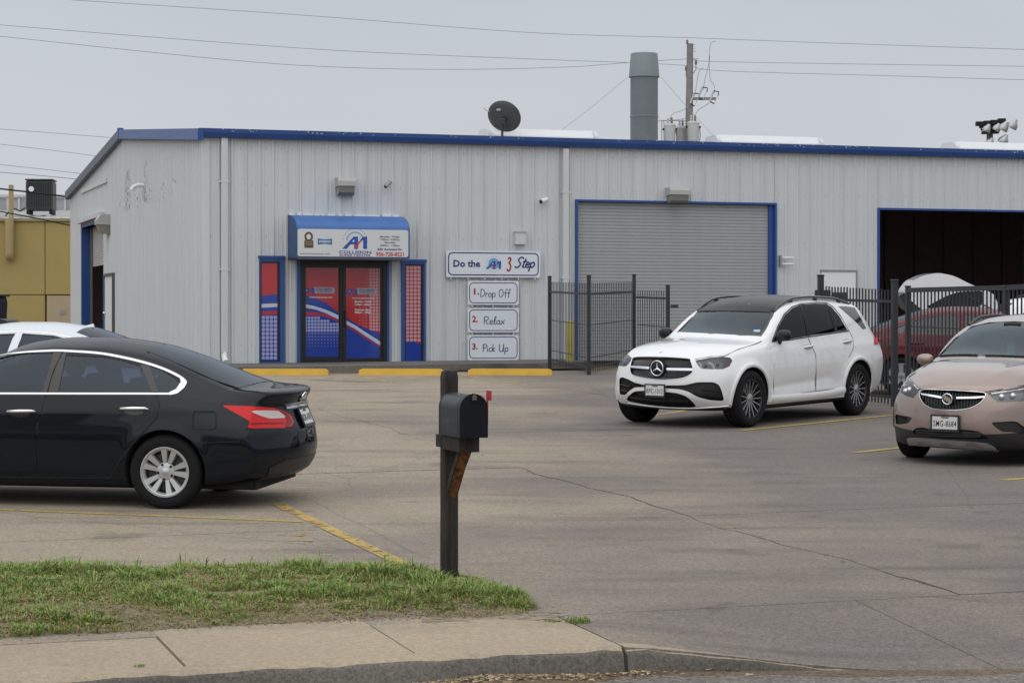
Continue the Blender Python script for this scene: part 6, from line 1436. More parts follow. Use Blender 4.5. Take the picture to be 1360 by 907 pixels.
# ---------------------------------------------------------------- bronze crossover
M_pbronze = mat('bronze_car_paint', (.29, .218, .187), .28, metal=.5, coat=1)
spe = dict(self=True, L=4.275, W=1.775, ax=(.88, 3.435),
 top=[(0, .86), (.12, .93), (.4, 1.02), (.8, 1.085), (1.1, 1.13), (1.3, 1.20), (1.75, 1.44), (2.0, 1.53), (2.4, 1.585), (2.9, 1.60), (3.5, 1.565), (3.78, 1.52), (4.0, 1.32), (4.15, 1.10), (4.275, .95)],
 bot=[(0, .19), (.2, .17), (.8, .17), (3.8, .2), (4.1, .26), (4.275, .34)],
 belt=[(0, .80), (.3, .91), (.8, .98), (1.3, 1.02), (2, 1.05), (3, 1.09), (3.7, 1.11), (4.275, .9)],
 wb=[(0, .70), (.3, .77), (.8, .80), (1.3, .81), (3, .81), (3.7, .78), (4.275, .70)],
 wm=[(0, .82), (.3, .865), (.88, .88), (2, .87), (3.4, .885), (4.0, .86), (4.275, .80)],
 ws=[(0, .78), (.4, .82), (2, .84), (3.8, .84), (4.275, .76)], tm=[(0, .55), (4.275, .55)],
 wr=[(0, .52), (.3, .62), (1.1, .70), (1.3, .71), (1.75, .65), (2.0, .61), (2.6, .585), (3.4, .57), (3.8, .56), (4.0, .58), (4.275, .58)],
 zr=[(0, .845), (.3, .97), (.8, 1.045), (1.1, 1.085), (1.3, 1.14), (1.75, 1.37), (2.0, 1.46), (2.4, 1.52), (2.9, 1.535), (3.5, 1.485), (3.78, 1.43), (4.0, 1.26), (4.15, 1.06), (4.275, .93)],
 bulge=[(0, 0), (1.2, 0), (1.75, .02), (3.6, .02), (4.275, 0)],
 front=[(.12, .07), (.25, .02), (.42, .0), (.6, .01), (.75, .05), (.88, .13), (1.0, .2)], rear=[(.2, .1), (.5, 0), (.8, .02), (1.0, .06)],
 bowf=.46, bowr=.3, cowl=(1.25, .14), smooth=6)
def enc_extra(V, s):
    x, y, z = V[:, 0], V[:, 1], V[:, 2]; sm = lambda q: np.clip(q, 0, 1)**2*(3-2*np.clip(q, 0, 1)); hm = sm((x-.15)/.4)*sm((1.15-x)/.3)*sm((z-.82)/.12); yc = .28+.30*x/1.1
    V[:, 2] += .012*np.exp(-((np.abs(y)-yc)/.075)**2)*hm
spe['detail'] = arch_detail([(.88, .345), (3.435, .345)], .38, .022, .08, crease=[(.62, .7, .6, 3.9, .010, .05)], extra=enc_extra)
c = Car(spe); EN = c
EA_ = R(57)
place(c, gp(1216, 607), .76, 0, EA_)
Z3 = Zc(1180, 410, 4.317)
t = car_root(c, 'bronze_crossover', 'bronze brown crossover with chrome winged grille, cut by the right edge', 'car', 'parked cars')
def symf(pts, right=None):
    """outline drawn on the photo's left half, from the top middle round to the bottom middle -> full symmetric front outline"""
    H = c.hits(Z3(*pts)); q = [(abs(h.y), h.z) for h in H]; return [(a, b) for a, b in q]+[(-a, b) for a, b in q[::-1]]
H = lambda *p: [(round(abs(h.y), 3), round(h.z, 3)) for h in c.hits(Z3(*p))]
ws_e = [(0, 1.515), (.30, 1.50), (.49, 1.455), (.60, 1.32), (.66, 1.20), (.70, 1.115), (.45, 1.135), (0, 1.145)]; ws_e = ws_e+[(-a, b) for a, b in ws_e[1:-1][::-1]]
gre = Z3((180, 492), (190, 470), (215, 464), (300, 467), (400, 471), (500, 478), (545, 482), (557, 494), (545, 520), (515, 548), (465, 570), (400, 580), (320, 580), (255, 572), (208, 547), (188, 518))
hle = Z3((567, 482), (640, 468), (720, 455), (800, 440), (850, 436), (852, 500), (800, 528), (700, 534), (625, 534), (595, 512))
hll = Z3((70, 470), (74, 440), (92, 412), (118, 394), (148, 425), (180, 461), (162, 488), (142, 512), (104, 500), (72, 482))
fgr = Z3((592, 655), (650, 648), (722, 645), (760, 665), (790, 690), (775, 712), (700, 706), (645, 700))
fgl = Z3((42, 606), (80, 613), (130, 622), (126, 640), (112, 655), (50, 662), (42, 640))
lge = Z3((148, 690), (170, 682), (200, 680), (255, 692), (405, 700), (410, 692), (512, 702), (545, 724), (565, 745), (400, 745), (260, 738), (150, 718))
gre, fgr, fgl, lge = [round_poly(q, 3) for q in (gre, fgr, fgl, lge)]
CA, CB = MB(), MB()
arch_cutter(CA, .88, .345, .385); arch_cutter(CA, 3.435, .345, .385)
c.cut_patch(CB, 'x-', ws_e, .3, outw=.1, step=.05)
c.cut_patch(CB, 'cam', gre, .07, step=5)
for q in (hle, hll, fgr, fgl, lge): c.cut_patch(CB, 'cam', q, .055, step=5)
e1 = [(1.66, 1.09), (2.0, 1.34), (2.22, 1.43), (2.42, 1.445), (2.40, 1.11)]; e2 = [(2.48, 1.115), (2.50, 1.45), (2.95, 1.445), (3.20, 1.405), (3.27, 1.14)]; e3 = [(3.33, 1.15), (3.27, 1.395), (3.5, 1.35), (3.66, 1.22)]
for q in (e1, e2, e3): c.cut_patch(CB, 'y-', q, .14, both=True)
c.make_body('body', [M_pbronze, M_well, M_trim], t, [CA, c.cavity(1.38, 3.75, .6), CB], planes=[((0, 0, .35), (-.10, 0, 1), 2, lambda p: True)])
c.add_patch('windshield', M_gwind, 'x-', [(a*1.01, b) for a, b in ws_e], t, off=-.001, thick=.006, step=.05)
c.strip('window_seal', M_seam, 'x-', ws_e, .025, t, h=.004, close=True, curve=False)
for q in (e1, e2, e3): c.both('side_window', M_gtint, 'y-', q, t, off=-.003, thick=.006); c.strip('window_trim', M_gblk, 'y-', q, .02, t, h=.005, close=True, curve=False, both=True)
gq = c.add_patch('grille', M_trim, 'cam', gre, t, off=-.045, thick=.01, step=6)
greP = [Vector(p) for p in gre]
for k in range(21):
    xx = 192+17.5*k; ys_ = [y for y in range(464, 582, 3) if inside(Vector(Z3((xx, y))[0]), greP)]
    if len(ys_) > 3:
        pts = [c.proj('cam', *Z3((xx, y))[0]) for y in (ys_[0], (ys_[0]+ys_[-1])//2, ys_[-1])]; mb = MB(); mb.tube([h[0]-h[1]*.022 for h in pts], .0075, 4); mb.build('grille_slat', M_gblk, gq)
c.strip('grille_rim', M_chrome, 'cam', gre, .012, t, h=.012, close=True, curve=False)
for q in (Z3((186, 484), (240, 492), (300, 502), (309, 510), (300, 514), (240, 503), (190, 493)), Z3((390, 506), (470, 505), (548, 501), (552, 509), (500, 515), (390, 517))): c.add_patch('grille_wing', M_chrome, 'cam', q, t, off=.006, thick=.03, step=4)
m_ = facing(c, .012, p=Z3((341, 517))[0], tilt=False); em = part_empty('shield_emblem', t); em.matrix_basis = m_
mb = MB(); mb.lathe([(.058, .006), (.057, -.004), (0, -.006)], 28, 'y', caps=False); mb.build('badge_disc', M_gblk, em)
mb = MB(); mb.tube([(.055*math.cos(R(a)), -.008, .055*math.sin(R(a))) for a in range(0, 360, 15)], .008, 8, closed=True); mb.build('badge_ring', M_chrome, em, smooth=60)
for k in (-1, 0, 1):
    x_ = k*.024; z_ = -k*.012; mb = MB(); mb.prism([(x_-.013, z_+.028), (x_+.017, z_+.022), (x_+.014, z_-.014), (x_-.004, z_-.030), (x_-.015, z_-.008)], -.014, -.006, 'y'); mb.build('shield', M_chrome, em)
for q, sd__ in ((hle, 1), (hll, -1)):
    l = c.add_patch('head_light', M_gclear, 'cam', fillet(q, .2), t, off=.002, thick=.004, step=4)
    c.add_patch('lamp_bed', mat('lamp_bed_grey', (.16, .165, .17), .25, metal=.6), 'cam', fillet(q, .2), l, off=-.030, thick=.01, step=5)
    for (qx_, qy_) in (((650, 503), (715, 497)) if sd__ > 0 else ((118, 462), (96, 470))):
        h0 = c.proj('cam', *Z3((qx_, qy_))[0]); p_ = h0[0]-h0[1]*.012; mb = MB(); mb.sphere(tuple(p_), .034, 14); mb.build('projector_lens', M_drl, l, smooth=60)
    c.strip('light_guide', M_drl, 'cam', Z3((590, 487), (660, 476), (760, 462), (840, 452)) if sd__ > 0 else Z3((82, 445), (98, 420), (120, 404), (150, 440), (172, 462)), .014, l, h=.004, curve=False)
for q in (fgr, fgl): c.add_patch('fog_recess', M_trim, 'cam', q, t, off=-.03, thick=.01, step=6)
c.add_patch('lower_grille', M_trim, 'cam', lge, t, off=-.03, thick=.01, step=6)
for k in range(3): c.strip('lower_slat', M_gblk, 'cam', Z3((155, 696+12*k), (260, 704+12*k), (405, 710+12*k), (535-4*k, 714+10*k)), .012, t, h=.004)
c.add_patch('skid_plate', mat('skid_silver', (.36, .36, .355), .35, metal=.7), 'cam', Z3((112, 742), (150, 738), (300, 748), (480, 762), (565, 770), (600, 788), (632, 810), (560, 803), (400, 790), (250, 780), (122, 774)), t, off=.022, thick=.03, step=5)
for x_ in (205, 335, 480): c.add_patch('skid_dimple', mat('skid_dark', (.25, .25, .245), .4, metal=.7), 'cam', Z3((x_-35, 768), (x_-18, 760), (x_+15, 763), (x_+38, 776), (x_+5, 780), (x_-30, 776)), t, off=.026, thick=.006, curve=True)
m_ = facing(c, .028, p=Z3((330, 653))[0], tilt=False); plate(t, 'SMG-8684', .305, .152, m_, top='TEXAS')
seam(c, t, 'cam', Z3((118, 392), (150, 372), (210, 330), (255, 300)), both=False, w=.010, name='bonnet_seam')
seam(c, t, 'cam', Z3((180, 462), (300, 462), (420, 467), (556, 478), (640, 464), (777, 440)), both=False, w=.008, name='bonnet_seam')
c.strip('wiper', M_trim, 'x-', [(.66, 1.125), (.5, 1.14), (.3, 1.15), (.15, 1.15)], .018, t, h=.015); c.strip('wiper', M_trim, 'x-', [(.05, 1.15), (-.2, 1.15), (-.5, 1.14)], .018, t, h=.015)
for s_ in (1, -1):
    mb = MB(); pts = []
    for k in range(15):
        u = k/14; x = 2.0+1.5*u; h0 = c.proj('z', x, .56*s_)[0]; pts.append((x, h0.y, h0.z+.04*min(1, 5*u, 5*(1-u))))
    mb.tube(pts, .018, 8); mb.build('roof_rail', M_trim, t, smooth=50)
d1 = [(1.30, .42), (1.36, .98), (1.60, 1.055), (2.43, 1.08), (2.44, .40)]; d2 = [(2.46, .40), (2.46, 1.08), (3.30, 1.11), (3.30, .85), (3.12, .72), (3.02, .55), (2.98, .42)]
for q in (d1, d2): c.both('door', M_pbronze, 'y-', q, t, off=.003, thick=.008, step=.07); seam(c, t, 'y-', q, close=True, w=.008)
for (a, b) in ((2.18, .93), (3.05, .95)): handle(c, t, 'y-', (a, b), (a+.18, b+.005), M_pbronze, .014)
c.strip('wheel_arch_trim', M_trim, 'y-', [(.88+.405*math.cos(R(a)), .345+.405*math.sin(R(a))) for a in range(-5, 190, 13)], .06, t, h=.012, both=True)
c.strip('wheel_arch_trim', M_trim, 'y-', [(3.435+.405*math.cos(R(a)), .345+.405*math.sin(R(a))) for a in range(-10, 190, 13)], .06, t, h=.012, both=True)
mirror(c, t, (1.60, .80, 1.03), (1.58, .93, 1.075), (.08, .095, .065), M_pbronze, M_pbronze)
c.both('tail_light', M_tail, 'x+', [(.5, .85), (.74, .86), (.74, 1.05), (.6, 1.02)], t, off=.004, thick=.01, step=.04)
c.add_patch('rear_window', M_gtint, 'x+', [(-.5, 1.18), (.5, 1.18), (.44, 1.46), (-.44, 1.46)], t, off=.003, thick=.005, step=.05)
mb = MB(); mb.box(1.0, 3.8, -.65, .65, .17, .28); mb.build('underbody', M_well, t)
seats(t, (2.3, 3.05), .68, m=mat('seat_grey', (.10, .10, .10), .8)); steering(t, 1.9, -.36, 1.04)
mb = MB(); mb.box(1.42, 1.85, -.68, .68, .66, 1.04, bev=.06); mb.build('dashboard', M_dash, t)
h0 = c.proj('z', 1.95, 0)[0]; mb = MB(); mb.box(1.9, 1.96, -.11, .11, h0.z-.19, h0.z-.12, bev=.015); mb.box(1.86, 1.95, -.10, .10, h0.z-.10, h0.z-.01, bev=.01); mb.build('rear_view_mirror', M_dash, t)
mb = MB(); mb.box(1.955, 1.96, .0, .09, h0.z-.38, h0.z-.2); mb.build('hang_tag', mat('hang_tag_blue', (.20, .42, .60), .6), t)
shift_children(t, c); wheels(t, c, .345, .22, .225, 'dark', .875)
# ================================================================ BACKGROUND CARS
def simple_car(c, name, label, paint, wg, wins, wf, wb, wheel=(.33, .215, .22, 'five', .90), group='cars in the back yard'):
    t = car_root(c, name, label, 'car', group); CA, CB = MB(), MB(); ax = c.sp['ax']; r = wheel[0]
    for a in ax: arch_cutter(CA, a, r, r+.045)
    for q in wins: c.cut_patch(CB, 'y-', q, .14, both=True, step=.1)
    c.cut_patch(CB, 'x-', wf, .3, outw=.1, step=.08)
    c.make_body('body', [paint, M_well, M_trim], t, [CA, c.cavity(1.4, ax[1]+.3, .62), CB])
    for q in wins: c.both('side_window', wg, 'y-', q, t, off=-.003, thick=.006, step=.1); c.strip('window_trim', M_gblk, 'y-', q, .02, t, h=.005, close=True, curve=False, both=True)
    c.add_patch('windshield', wg, 'x-', wf, t, off=.001, thick=.006, step=.06)
    if wb: c.add_patch('rear_window', M_cgrear, wb[0], wb[1], t, off=.003, thick=.005, step=.06)
    seats(t, (2.3,), .62); 
    return t
wf_s = [(-.60, 1.0), (.60, 1.0), (.58, 1.1), (.50, 1.33), (0, 1.40), (-.50, 1.33), (-.58, 1.1)]
win_s = [[(1.72, 1.02), (2.12, 1.25), (2.45, 1.345), (2.72, 1.36), (2.68, 1.03)], [(2.78, 1.03), (2.82, 1.36), (3.2, 1.335), (3.55, 1.25), (3.60, 1.14), (3.66, 1.035)], [(3.72, 1.04), (3.66, 1.2), (3.85, 1.13), (3.98, 1.05)]]
M_psil = mat('silver_white_paint', (.60, .64, .69), .35, metal=.2, coat=1); M_pred_c = mat('red_car_paint', (.105, .003, .007), .4, spec=.2, coat=.3); M_wtint = glass('grey_side_glass', (.06, .065, .07), base=.02)
c = Car(sedan_spec(detail=arch_detail([(.96, .335), (3.736, .335)], .365, .014, .06)), nx=90)
P = Vector(((66-680)/F*26.2, 26.2)); a = R(-10); d = Vector((math.cos(a), math.sin(a))); place(c, P-d*(2.9-.96), 0, 0, a)
t = simple_car(c, 'parked_sedan', 'silver white sedan mostly hidden behind the black sedan', M_psil, M_cgblack, win_s, wf_s, ('z', bl))
for q in ([(0, 0)],): h0 = c.proj('z', 3.38, 0)[0]; mb = MB(); mb.add([(h0.x-.06, 0, h0.z-.005), (h0.x+.09, .018, h0.z-.005), (h0.x+.09, -.018, h0.z-.005), (h0.x+.08, 0, h0.z+.035)], [(0, 1, 3), (0, 3, 2), (1, 2, 3), (0, 2, 1)]); mb.build('roof_antenna', M_pwhite, t)
c.strip('chrome_trim', M_chrome, 'y-', [(1.6, .99), (2.1, 1.28), (2.5, 1.37), (2.8, 1.385), (3.2, 1.36), (3.6, 1.26), (4.0, 1.07)], .018, t, h=.006, both=True)
shift_children(t, c); wheels(t, c, .33, .215, .22, 'five', .90)
# red sedan behind the right fence
c = Car(sedan_spec(detail=arch_detail([(.96, .335), (3.736, .335)], .365, .014, .06, crease=[(.78, .86, .6, 4.5, .014, .04)])), nx=90)
a = math.pi-.20; place(c, Vector(((1197-680)/F*36.4, 36.4)), .80, 1, a)
t = simple_car(c, 'red_sedan', 'dark red sedan parked behind the black picket fence on the right', M_pred_c, M_wtint, win_s, wf_s, ('z', bl))
for q in ([(1.2, .40), (1.5, .98), (2.74, 1.0), (2.75, .40)], [(2.77, .40), (2.77, 1.0), (3.7, 1.0), (3.55, .8), (3.35, .6), (3.3, .4)]): seam(c, t, 'y-', q, close=True, w=.012)
for (x_, z_) in ((2.45, .86), (3.38, .88)): handle(c, t, 'y-', (x_, z_), (x_+.2, z_), M_pred_c)
mirror(c, t, (1.80, .80, .99), (1.80, 1.0, 1.07), (.10, .12, .085), M_pred_c, M_trim)
c.both('tail_light', M_tail, 'x+', [(.50, .82), (.82, .84), (.80, .97), (.55, .98)], t, off=.004, thick=.01, step=.04); c.both('head_light', M_ltdark, 'x-', [(.50, .60), (.86, .66), (.84, .74), (.62, .70)], t, off=.003, thick=.01, step=.04)
shift_children(t, c); wheels(t, c, .33, .215, .22, 'five', .905)
# white vehicle with raised tailgate in front of the open bay
spw = dict(spe); spw.pop('detail'); spw['self'] = False; c = Car(spw, nx=80)
Yw = 42.6; a = math.pi-.05; place(c, Vector(((1302-680)/F*Yw+.85, Yw-.7)), .76, 1, a)
wz = [e1, e2, e3]; wfe = ws_e
t = simple_car(c, 'white_hatchback', 'white hatchback with its tailgate raised before the open bay behind the fence', M_pwhite, M_gtint, wz, wfe, None)
c.add_patch('tailgate_opening', M_well, 'x+', [(-.55, .75), (.55, .75), (.52, 1.2), (.42, 1.46), (-.42, 1.46), (-.52, 1.2)], t, off=.006, thick=.01, step=.06)
tg = part_empty('tailgate', t)
sk = fillet([(5.86, 1.68), (5.72, 1.88), (5.48, 2.00), (5.2, 2.05), (4.9, 1.99), (4.57, 1.82), (4.15, 1.66), (4.05, 1.45), (4.1, 1.12), (4.4, 1.02), (4.8, 1.10), (5.3, 1.22), (5.55, 1.36), (5.78, 1.56)], .3)
mb = MB(); mb.prism(sk, -.50, .50, 'y'); mb.build('tailgate_skin', M_pwhite, tg, smooth=40)
mb = MB(); mb.prism(fillet([(5.42, 1.40), (5.05, 1.60), (4.8, 1.68), (4.35, 1.70), (4.33, 1.50), (4.48, 1.31), (4.88, 1.22), (5.27, 1.29)], .2), -.508, .508, 'y'); mb.build('tailgate_window', M_gblk, tg, smooth=30)
mb = MB(); mb.prism([(5.86, 1.66), (5.60, 1.55), (5.45, 1.30), (5.30, 1.22), (5.55, 1.16), (5.80, 1.35), (5.95, 1.60)], -.49, .49, 'y'); mb.build('tailgate_lining', M_trim, tg)
for s_ in (-.56, .56): mb = MB(); mb.tube([(3.9, s_, 1.2), (4.7, s_, 1.62)], .014, 6); mb.build('gas_strut', M_trim, tg)
c.both('tail_light', M_tail, 'x+', [(.5, .85), (.74, .86), (.74, 1.05), (.6, 1.02)], t, off=.004, thick=.01, step=.05)
for s_ in (1, -1): mb = MB(); mb.tube([(2.0, .5*s_, 1.57), (2.3, .52*s_, 1.65), (3.2, .5*s_, 1.64), (3.5, .48*s_, 1.58)], .018, 6); mb.build('roof_rail', M_trim, t)
shift_children(t, c); wheels(t, c, .345, .22, .225, 'dark', .875)

# ================================================================ FENCES
M_fence = mat('fence_black', (.022, .024, .028), .45, var=.15, vscale=5)
def pxY(px_, Y): return Vector(((px_-680)/F*Y, Y))
PKM = {}
def fence(name, label, pts, sp_=.14, rails=(1.62, 1.0, .34, .14), thick=(.022, .008, .008, .018), pk_top=(1.86, 1.86), post_r=.045, flat=False, cat='fence', pw=.0095):
    """pts = [(x, y, post height or None)]; pickets, rails and posts are each a part"""
    t = thing(name, label, cat, (pts[0][0], pts[0][1], lotz(pts[0]))); o0 = t.location
    for (x, y, h) in pts:
        if h is None: continue
        mb = MB(); mb.box(-post_r, post_r, -post_r, post_r, -.1, h, bev=.006); mb.box(-post_r-.008, post_r+.008, -post_r-.008, post_r+.008, h+.001, h+.03, bev=.01)
        mb.build('post', M_fence, t, loc=(x-o0.x, y-o0.y, lotz((x, y))-o0.z), rz=math.atan2(pts[1][1]-pts[0][1], pts[1][0]-pts[0][0]))
    for k in range(len(pts)-1):
        A, B = Vector(pts[k][:2]), Vector(pts[k+1][:2]); L_ = (B-A).length; d = (B-A)/L_; ang = math.atan2(d.y, d.x); ptop = pk_top[k] if isinstance(pk_top[k], tuple) else (pk_top[k], pk_top[k])
        for hr, th in zip(rails, thick):
            hh0, hh1 = (hr, hr) if not (flat and hr == rails[0]) else ptop
            a_, b_ = A+d*post_r, B-d*post_r; nn = Vector((-d.y, d.x))*th*.8
            v = []
            for p, h_ in ((a_, hh0), (b_, hh1)):
                for sg in (1, -1):
                    for dz in (-th, th): q = p+nn*sg; v.append((q.x-o0.x, q.y-o0.y, lotz(p)-o0.z+h_+dz))
            mb = MB(); mb.add(v, [(0, 1, 3, 2), (4, 6, 7, 5), (0, 4, 5, 1), (2, 3, 7, 6), (1, 5, 7, 3), (0, 2, 6, 4)]).build('rail', M_fence, t)
        n = int((L_-2*post_r)/sp_)
        for i in range(n):
            p = A+d*(post_r+(L_-2*post_r)*(i+.5)/n); h_ = ptop[0]+(ptop[1]-ptop[0])*(i+.5)/n; key = (round(h_, 2), pw)
            if key not in PKM:
                mb = MB(); w = pw; mb.box(-w, w, -w, w, .03, key[0], 0); o = mb.build('picket', M_fence, t); PKM[key] = o
            else: o = inst(PKM[key], 'picket', t)
            o.location = (p.x-o0.x, p.y-o0.y, lotz(p)-o0.z); o.rotation_euler.z = ang
    return t
q1, q2, q3, q4 = pxY(730, 48.0), pxY(782, 43.7), pxY(842, 48.0), pxY(887, 46.0)
fence('picket_fence', 'black metal picket fence between the step signs and the garage door', [(*q1, 1.94), (*q2, 1.97), (*q3, 1.98)], pk_top=(1.84, 1.84), post_r=.036, pw=.0065, sp_=.165)
t = fence('fence_gate', 'short black picket gate leaf left of the white vehicle, with a latch', [(*q3+Vector((.05, -.04)), None), (*q4, 1.76)], pk_top=(1.66,), rails=(1.50, .9, .14), thick=(.022, .008, .018), post_r=.036, cat='gate', pw=.0065, sp_=.15)
mb = MB(); p = q4-Vector(t.location[:2]); mb.box(p.x+.06, p.x+.22, p.y-.02, p.y+.02, lotz(q4)-t.location.z+1.30, lotz(q4)-t.location.z+1.37); mb.build('latch', M_fence, t)
fa, fb, fe = Vector((5.10, 36.0)), Vector((5.90, 33.6)), Vector((7.72, 28.1))
fence('picket_fence', 'black metal picket fence with spear tops left of the sliding gate', [(*fa, 2.0), (*fb, 1.93)], pk_top=((1.84, 1.80),), sp_=.105, post_r=.043)
fb2 = fb+(fe-fb).normalized()*.42; fm = fb+(fe-fb)*.56
t = fence('sliding_gate', 'long black sliding picket gate before the red sedan', [(*fb2, 1.84), (*fm, 1.86), (*fe, 1.95)], pk_top=((1.80, 1.86), (1.86, 1.96)), sp_=.105, rails=(1.80, 1.25, .12), thick=(.035, .010, .035), flat=True, cat='gate', post_r=.032)
# hinge hardware on the first post
mb = MB(); p = fa-Vector(t.location[:2]); 
t2 = thing('gate_motor', 'dark bundle of gate hardware by the fence post behind the white vehicle', 'gate hardware', (fa.x, fa.y, lotz(fa)))
for k, (a_, b_, c_) in enumerate(((-.12, .05, 1.58), (.16, .08, 1.60), (.32, .02, 1.66), (.05, .12, 1.7))): mb = MB(); mb.box(a_-.13, a_+.13, b_-.05, b_+.05, c_-.07, c_+.08, bev=.02); mb.build('bracket', M_fence, t2)

# ================================================================ ROOF FITTINGS
PR = C0+B2*HV
def on_ridge(px_, py_): return plane_hit(px_, py_, PR, A2)
M_ventw = mat('ridge_vent_white', (.66, .68, .70), .45, var=.04)
for k, (a_, b_) in enumerate(((641, 785), (944, 1083), (1259, 1398))):
    u0 = on_ridge(a_, 180)[0]; u1 = on_ridge(b_, 180)[0]; p = PR+A2*(u0+u1)/2; L_ = (u1-u0)/2
    t = thing('ridge_vent', ['long white ridge vent beside the satellite dish', 'long white ridge vent right of the utility pole', 'long white ridge vent at the right edge of the roof'][k], 'roof vent', (p.x, p.y, RZ+.08), TH, 'white ridge vents')
    mb = MB(); mb.prism([(-.45, -.1), (-.42, .22), (-.28, .42), (.28, .42), (.42, .22), (.45, -.1)], -L_+.12, L_-.05, 'x'); mb.build('vent_hood', M_ventw, t)
    for x_ in (-L_, L_-.06): mb = MB(); mb.prism([(-.55, -.12), (-.53, .24), (-.33, .40), (.33, .40), (.53, .24), (.55, -.12)], x_, x_+.10, 'x'); mb.build('end_cap', mat('vent_cap', (.55, .57, .60), .5), t)
PS = C0+B2*13.2; u_, _ = plane_hit(855.5, 100, PS, A2); p = PS+A2*u_; Ds = p.y; zt_ = CZ+(425-72)/F*Ds; zc_ = CZ+(425-103.5)/F*Ds
t = thing('exhaust_stack', 'tall round grey exhaust stack with a flared cap on the roof', 'exhaust stack', (p.x, p.y, RZ-.1), 0)
k_ = RZ-.1; M_st = mat('stack_grey', (.125, .14, .15), .55, var=.16, vscale=1.2, rv=.1); M_st2 = mat('stack_cap_grey', (.16, .19, .195), .5, var=.08)
mb = MB(); mb.lathe([(.415, -.1), (.415, (zc_-k_)*.48), (.43, (zc_-k_)*.48+.02), (.43, (zc_-k_)*.48+.05), (.415, (zc_-k_)*.48+.07), (.415, zc_-k_+.15)], 40, caps=False); mb.build('stack_pipe', M_st, t, smooth=35)
mb = MB(); mb.lathe([(.455, zc_-k_+.01), (.462, zc_-k_), (.455, zc_-k_+.05), (.405, zt_-k_-.02), (.39, zt_-k_), (.36, zt_-k_), (.37, zc_-k_+.1)], 40, caps=False); mb.build('stack_cap', M_st2, t, smooth=35)
mb = MB(); mb.lathe([(.47, -.12), (.47, .06), (.42, .12)], 40, caps=False); mb.build('flashing', M_st2, t, smooth=35)
for (x0_, y0_, x1_, y1_, lab) in ((834, 103, 740, 178, 'thin guy wire from the exhaust stack down to the left'), (877.5, 103, 953, 187, 'thin guy wire from the exhaust stack down to the right')):
    A = Vector(((x0_-680)/F*Ds, Ds, CZ+(425-y0_)/F*Ds)); B = Vector(((x1_-680)/F*(Ds-.3), Ds-.3, CZ+(425-y1_)/F*(Ds-.3)))
    o = MB().tube([A, (A+B)/2-Vector((0, 0, .03)), B], .006, 5).build('guy_wire', M_grey); tag(o, lab, 'wire', 'guy wires of the exhaust stack')
# satellite dish
PD = C0+B2*11.5; u_, z_ = plane_hit(667, 157, PD, A2); p = PD+A2*u_
t = thing('satellite_dish', 'dark satellite dish seen from behind on the roof', 'satellite dish', (p.x, p.y, roofz(11.5)+.05))
zc_ = z_-t.location.z; axis = Vector((.42, .80, .42)).normalized(); Mx = Matrix.Translation((0, 0, zc_)) @ axis.to_track_quat('Z', 'Y').to_matrix().to_4x4() @ Matrix.Diagonal((.52, .47, .5, 1))
mb = MB(); mb.lathe([(0, 0), (.35, .035), (.7, .12), (1.0, .25), (1.01, .28), (.98, .27), (.69, .15), (.34, .06), (0, .03)], 36, 'z', 0, Mx, caps=False); mb.build('dish', mat('dish_dark', (.035, .036, .04), .5, var=.15), t, smooth=50)
mb = MB(); mb.tube([(0, -.05, zc_-.10), (0, -.12, zc_-.2), (0, -.05, .0)], .035, 8); mb.build('mast', M_trim, t)
mb = MB(); mb.box(-.10, .10, -.16, -.02, zc_-.20, zc_-.02, bev=.03); mb.build('mount', M_trim, t)
mb = MB(); mb.tube([(-.36, -.05, zc_+.18), (-.46, .0, zc_+.22), (-.52, .15, zc_+.30)], .015, 6); mb.build('feed_arm', M_grey, t)
mb = MB(); mb.box(-.16, -.04, -.085, -.07, zc_+.20, zc_+.26); mb.build('label_plate', M_grey, t)

# ================================================================ UTILITY POLE, WIRES, FLOODLIGHTS
YP = 80.0
def at(px_, py_, Y): return Vector(((px_-680)/F*Y, Y, CZ+(425-py_)/F*Y))
M_wood = mat('pole_wood', (.20, .185, .17), .85, var=.2, vscale=4, bump=.3, bscale=20); M_ins = mat('insulator', (.16, .14, .14), .35); M_tank = mat('transformer_grey', (.42, .43, .43), .45, var=.06); M_wire = mat('wire_grey', (.24, .24, .26), .6)
pb = at(915, 57, YP); t = thing('utility_pole', 'wooden utility pole with transformers rising behind the roof', 'utility pole', (pb.x-.02, pb.y, 1.0))
def LP_(px_, py_, dy=0): q = at(px_, py_, YP); return Vector((q.x-t.location.x, dy, q.z-t.location.z))
mb = MB(); mb.tube([(-.02, 0, 0), (0, 0, 6), tuple(LP_(916.2, 59))], [.17, .155, .115], 14); mb.build('pole_shaft', M_wood, t, smooth=40)
for (x_, y_, lab) in ((912.5, 54, 0), (924, 81, 0), (911, 89, 0)):
    q = LP_(x_, y_); mb = MB(); mb.lathe([(.03, -.16), (.05, -.12), (.035, -.10), (.055, -.07), (.035, -.05), (.045, -.01), (0, .02)], 10, 'z', 0, Matrix.Translation(q), caps=False); mb.build('insulator', M_ins, t)
    mb = MB(); mb.tube([tuple(q+Vector((0, 0, -.15))), tuple(q+Vector((0, 0, -.35))), (q.x*.2, 0, q.z-.6 if x_ != 912.5 else q.z-.7)], .02, 6); mb.build('insulator_pin', M_grey, t)
for (x_, y_) in ((921, 65), (922, 69), (921, 60)): q = LP_(x_, y_); mb = MB(); mb.tube([(0, 0, q.z), (q.x+.06, 0, q.z)], .013, 5); mb.build('step_bolt', M_grey, t)
mb = MB(); mb.box(-.1, 1.0, -.10, -.02, LP_(914, 132).z-.05, LP_(914, 132).z+.05, M=Matrix.Rotation(R(-8), 4, 'Y') if False else None); mb.build('cutout_arm', M_wood, t)
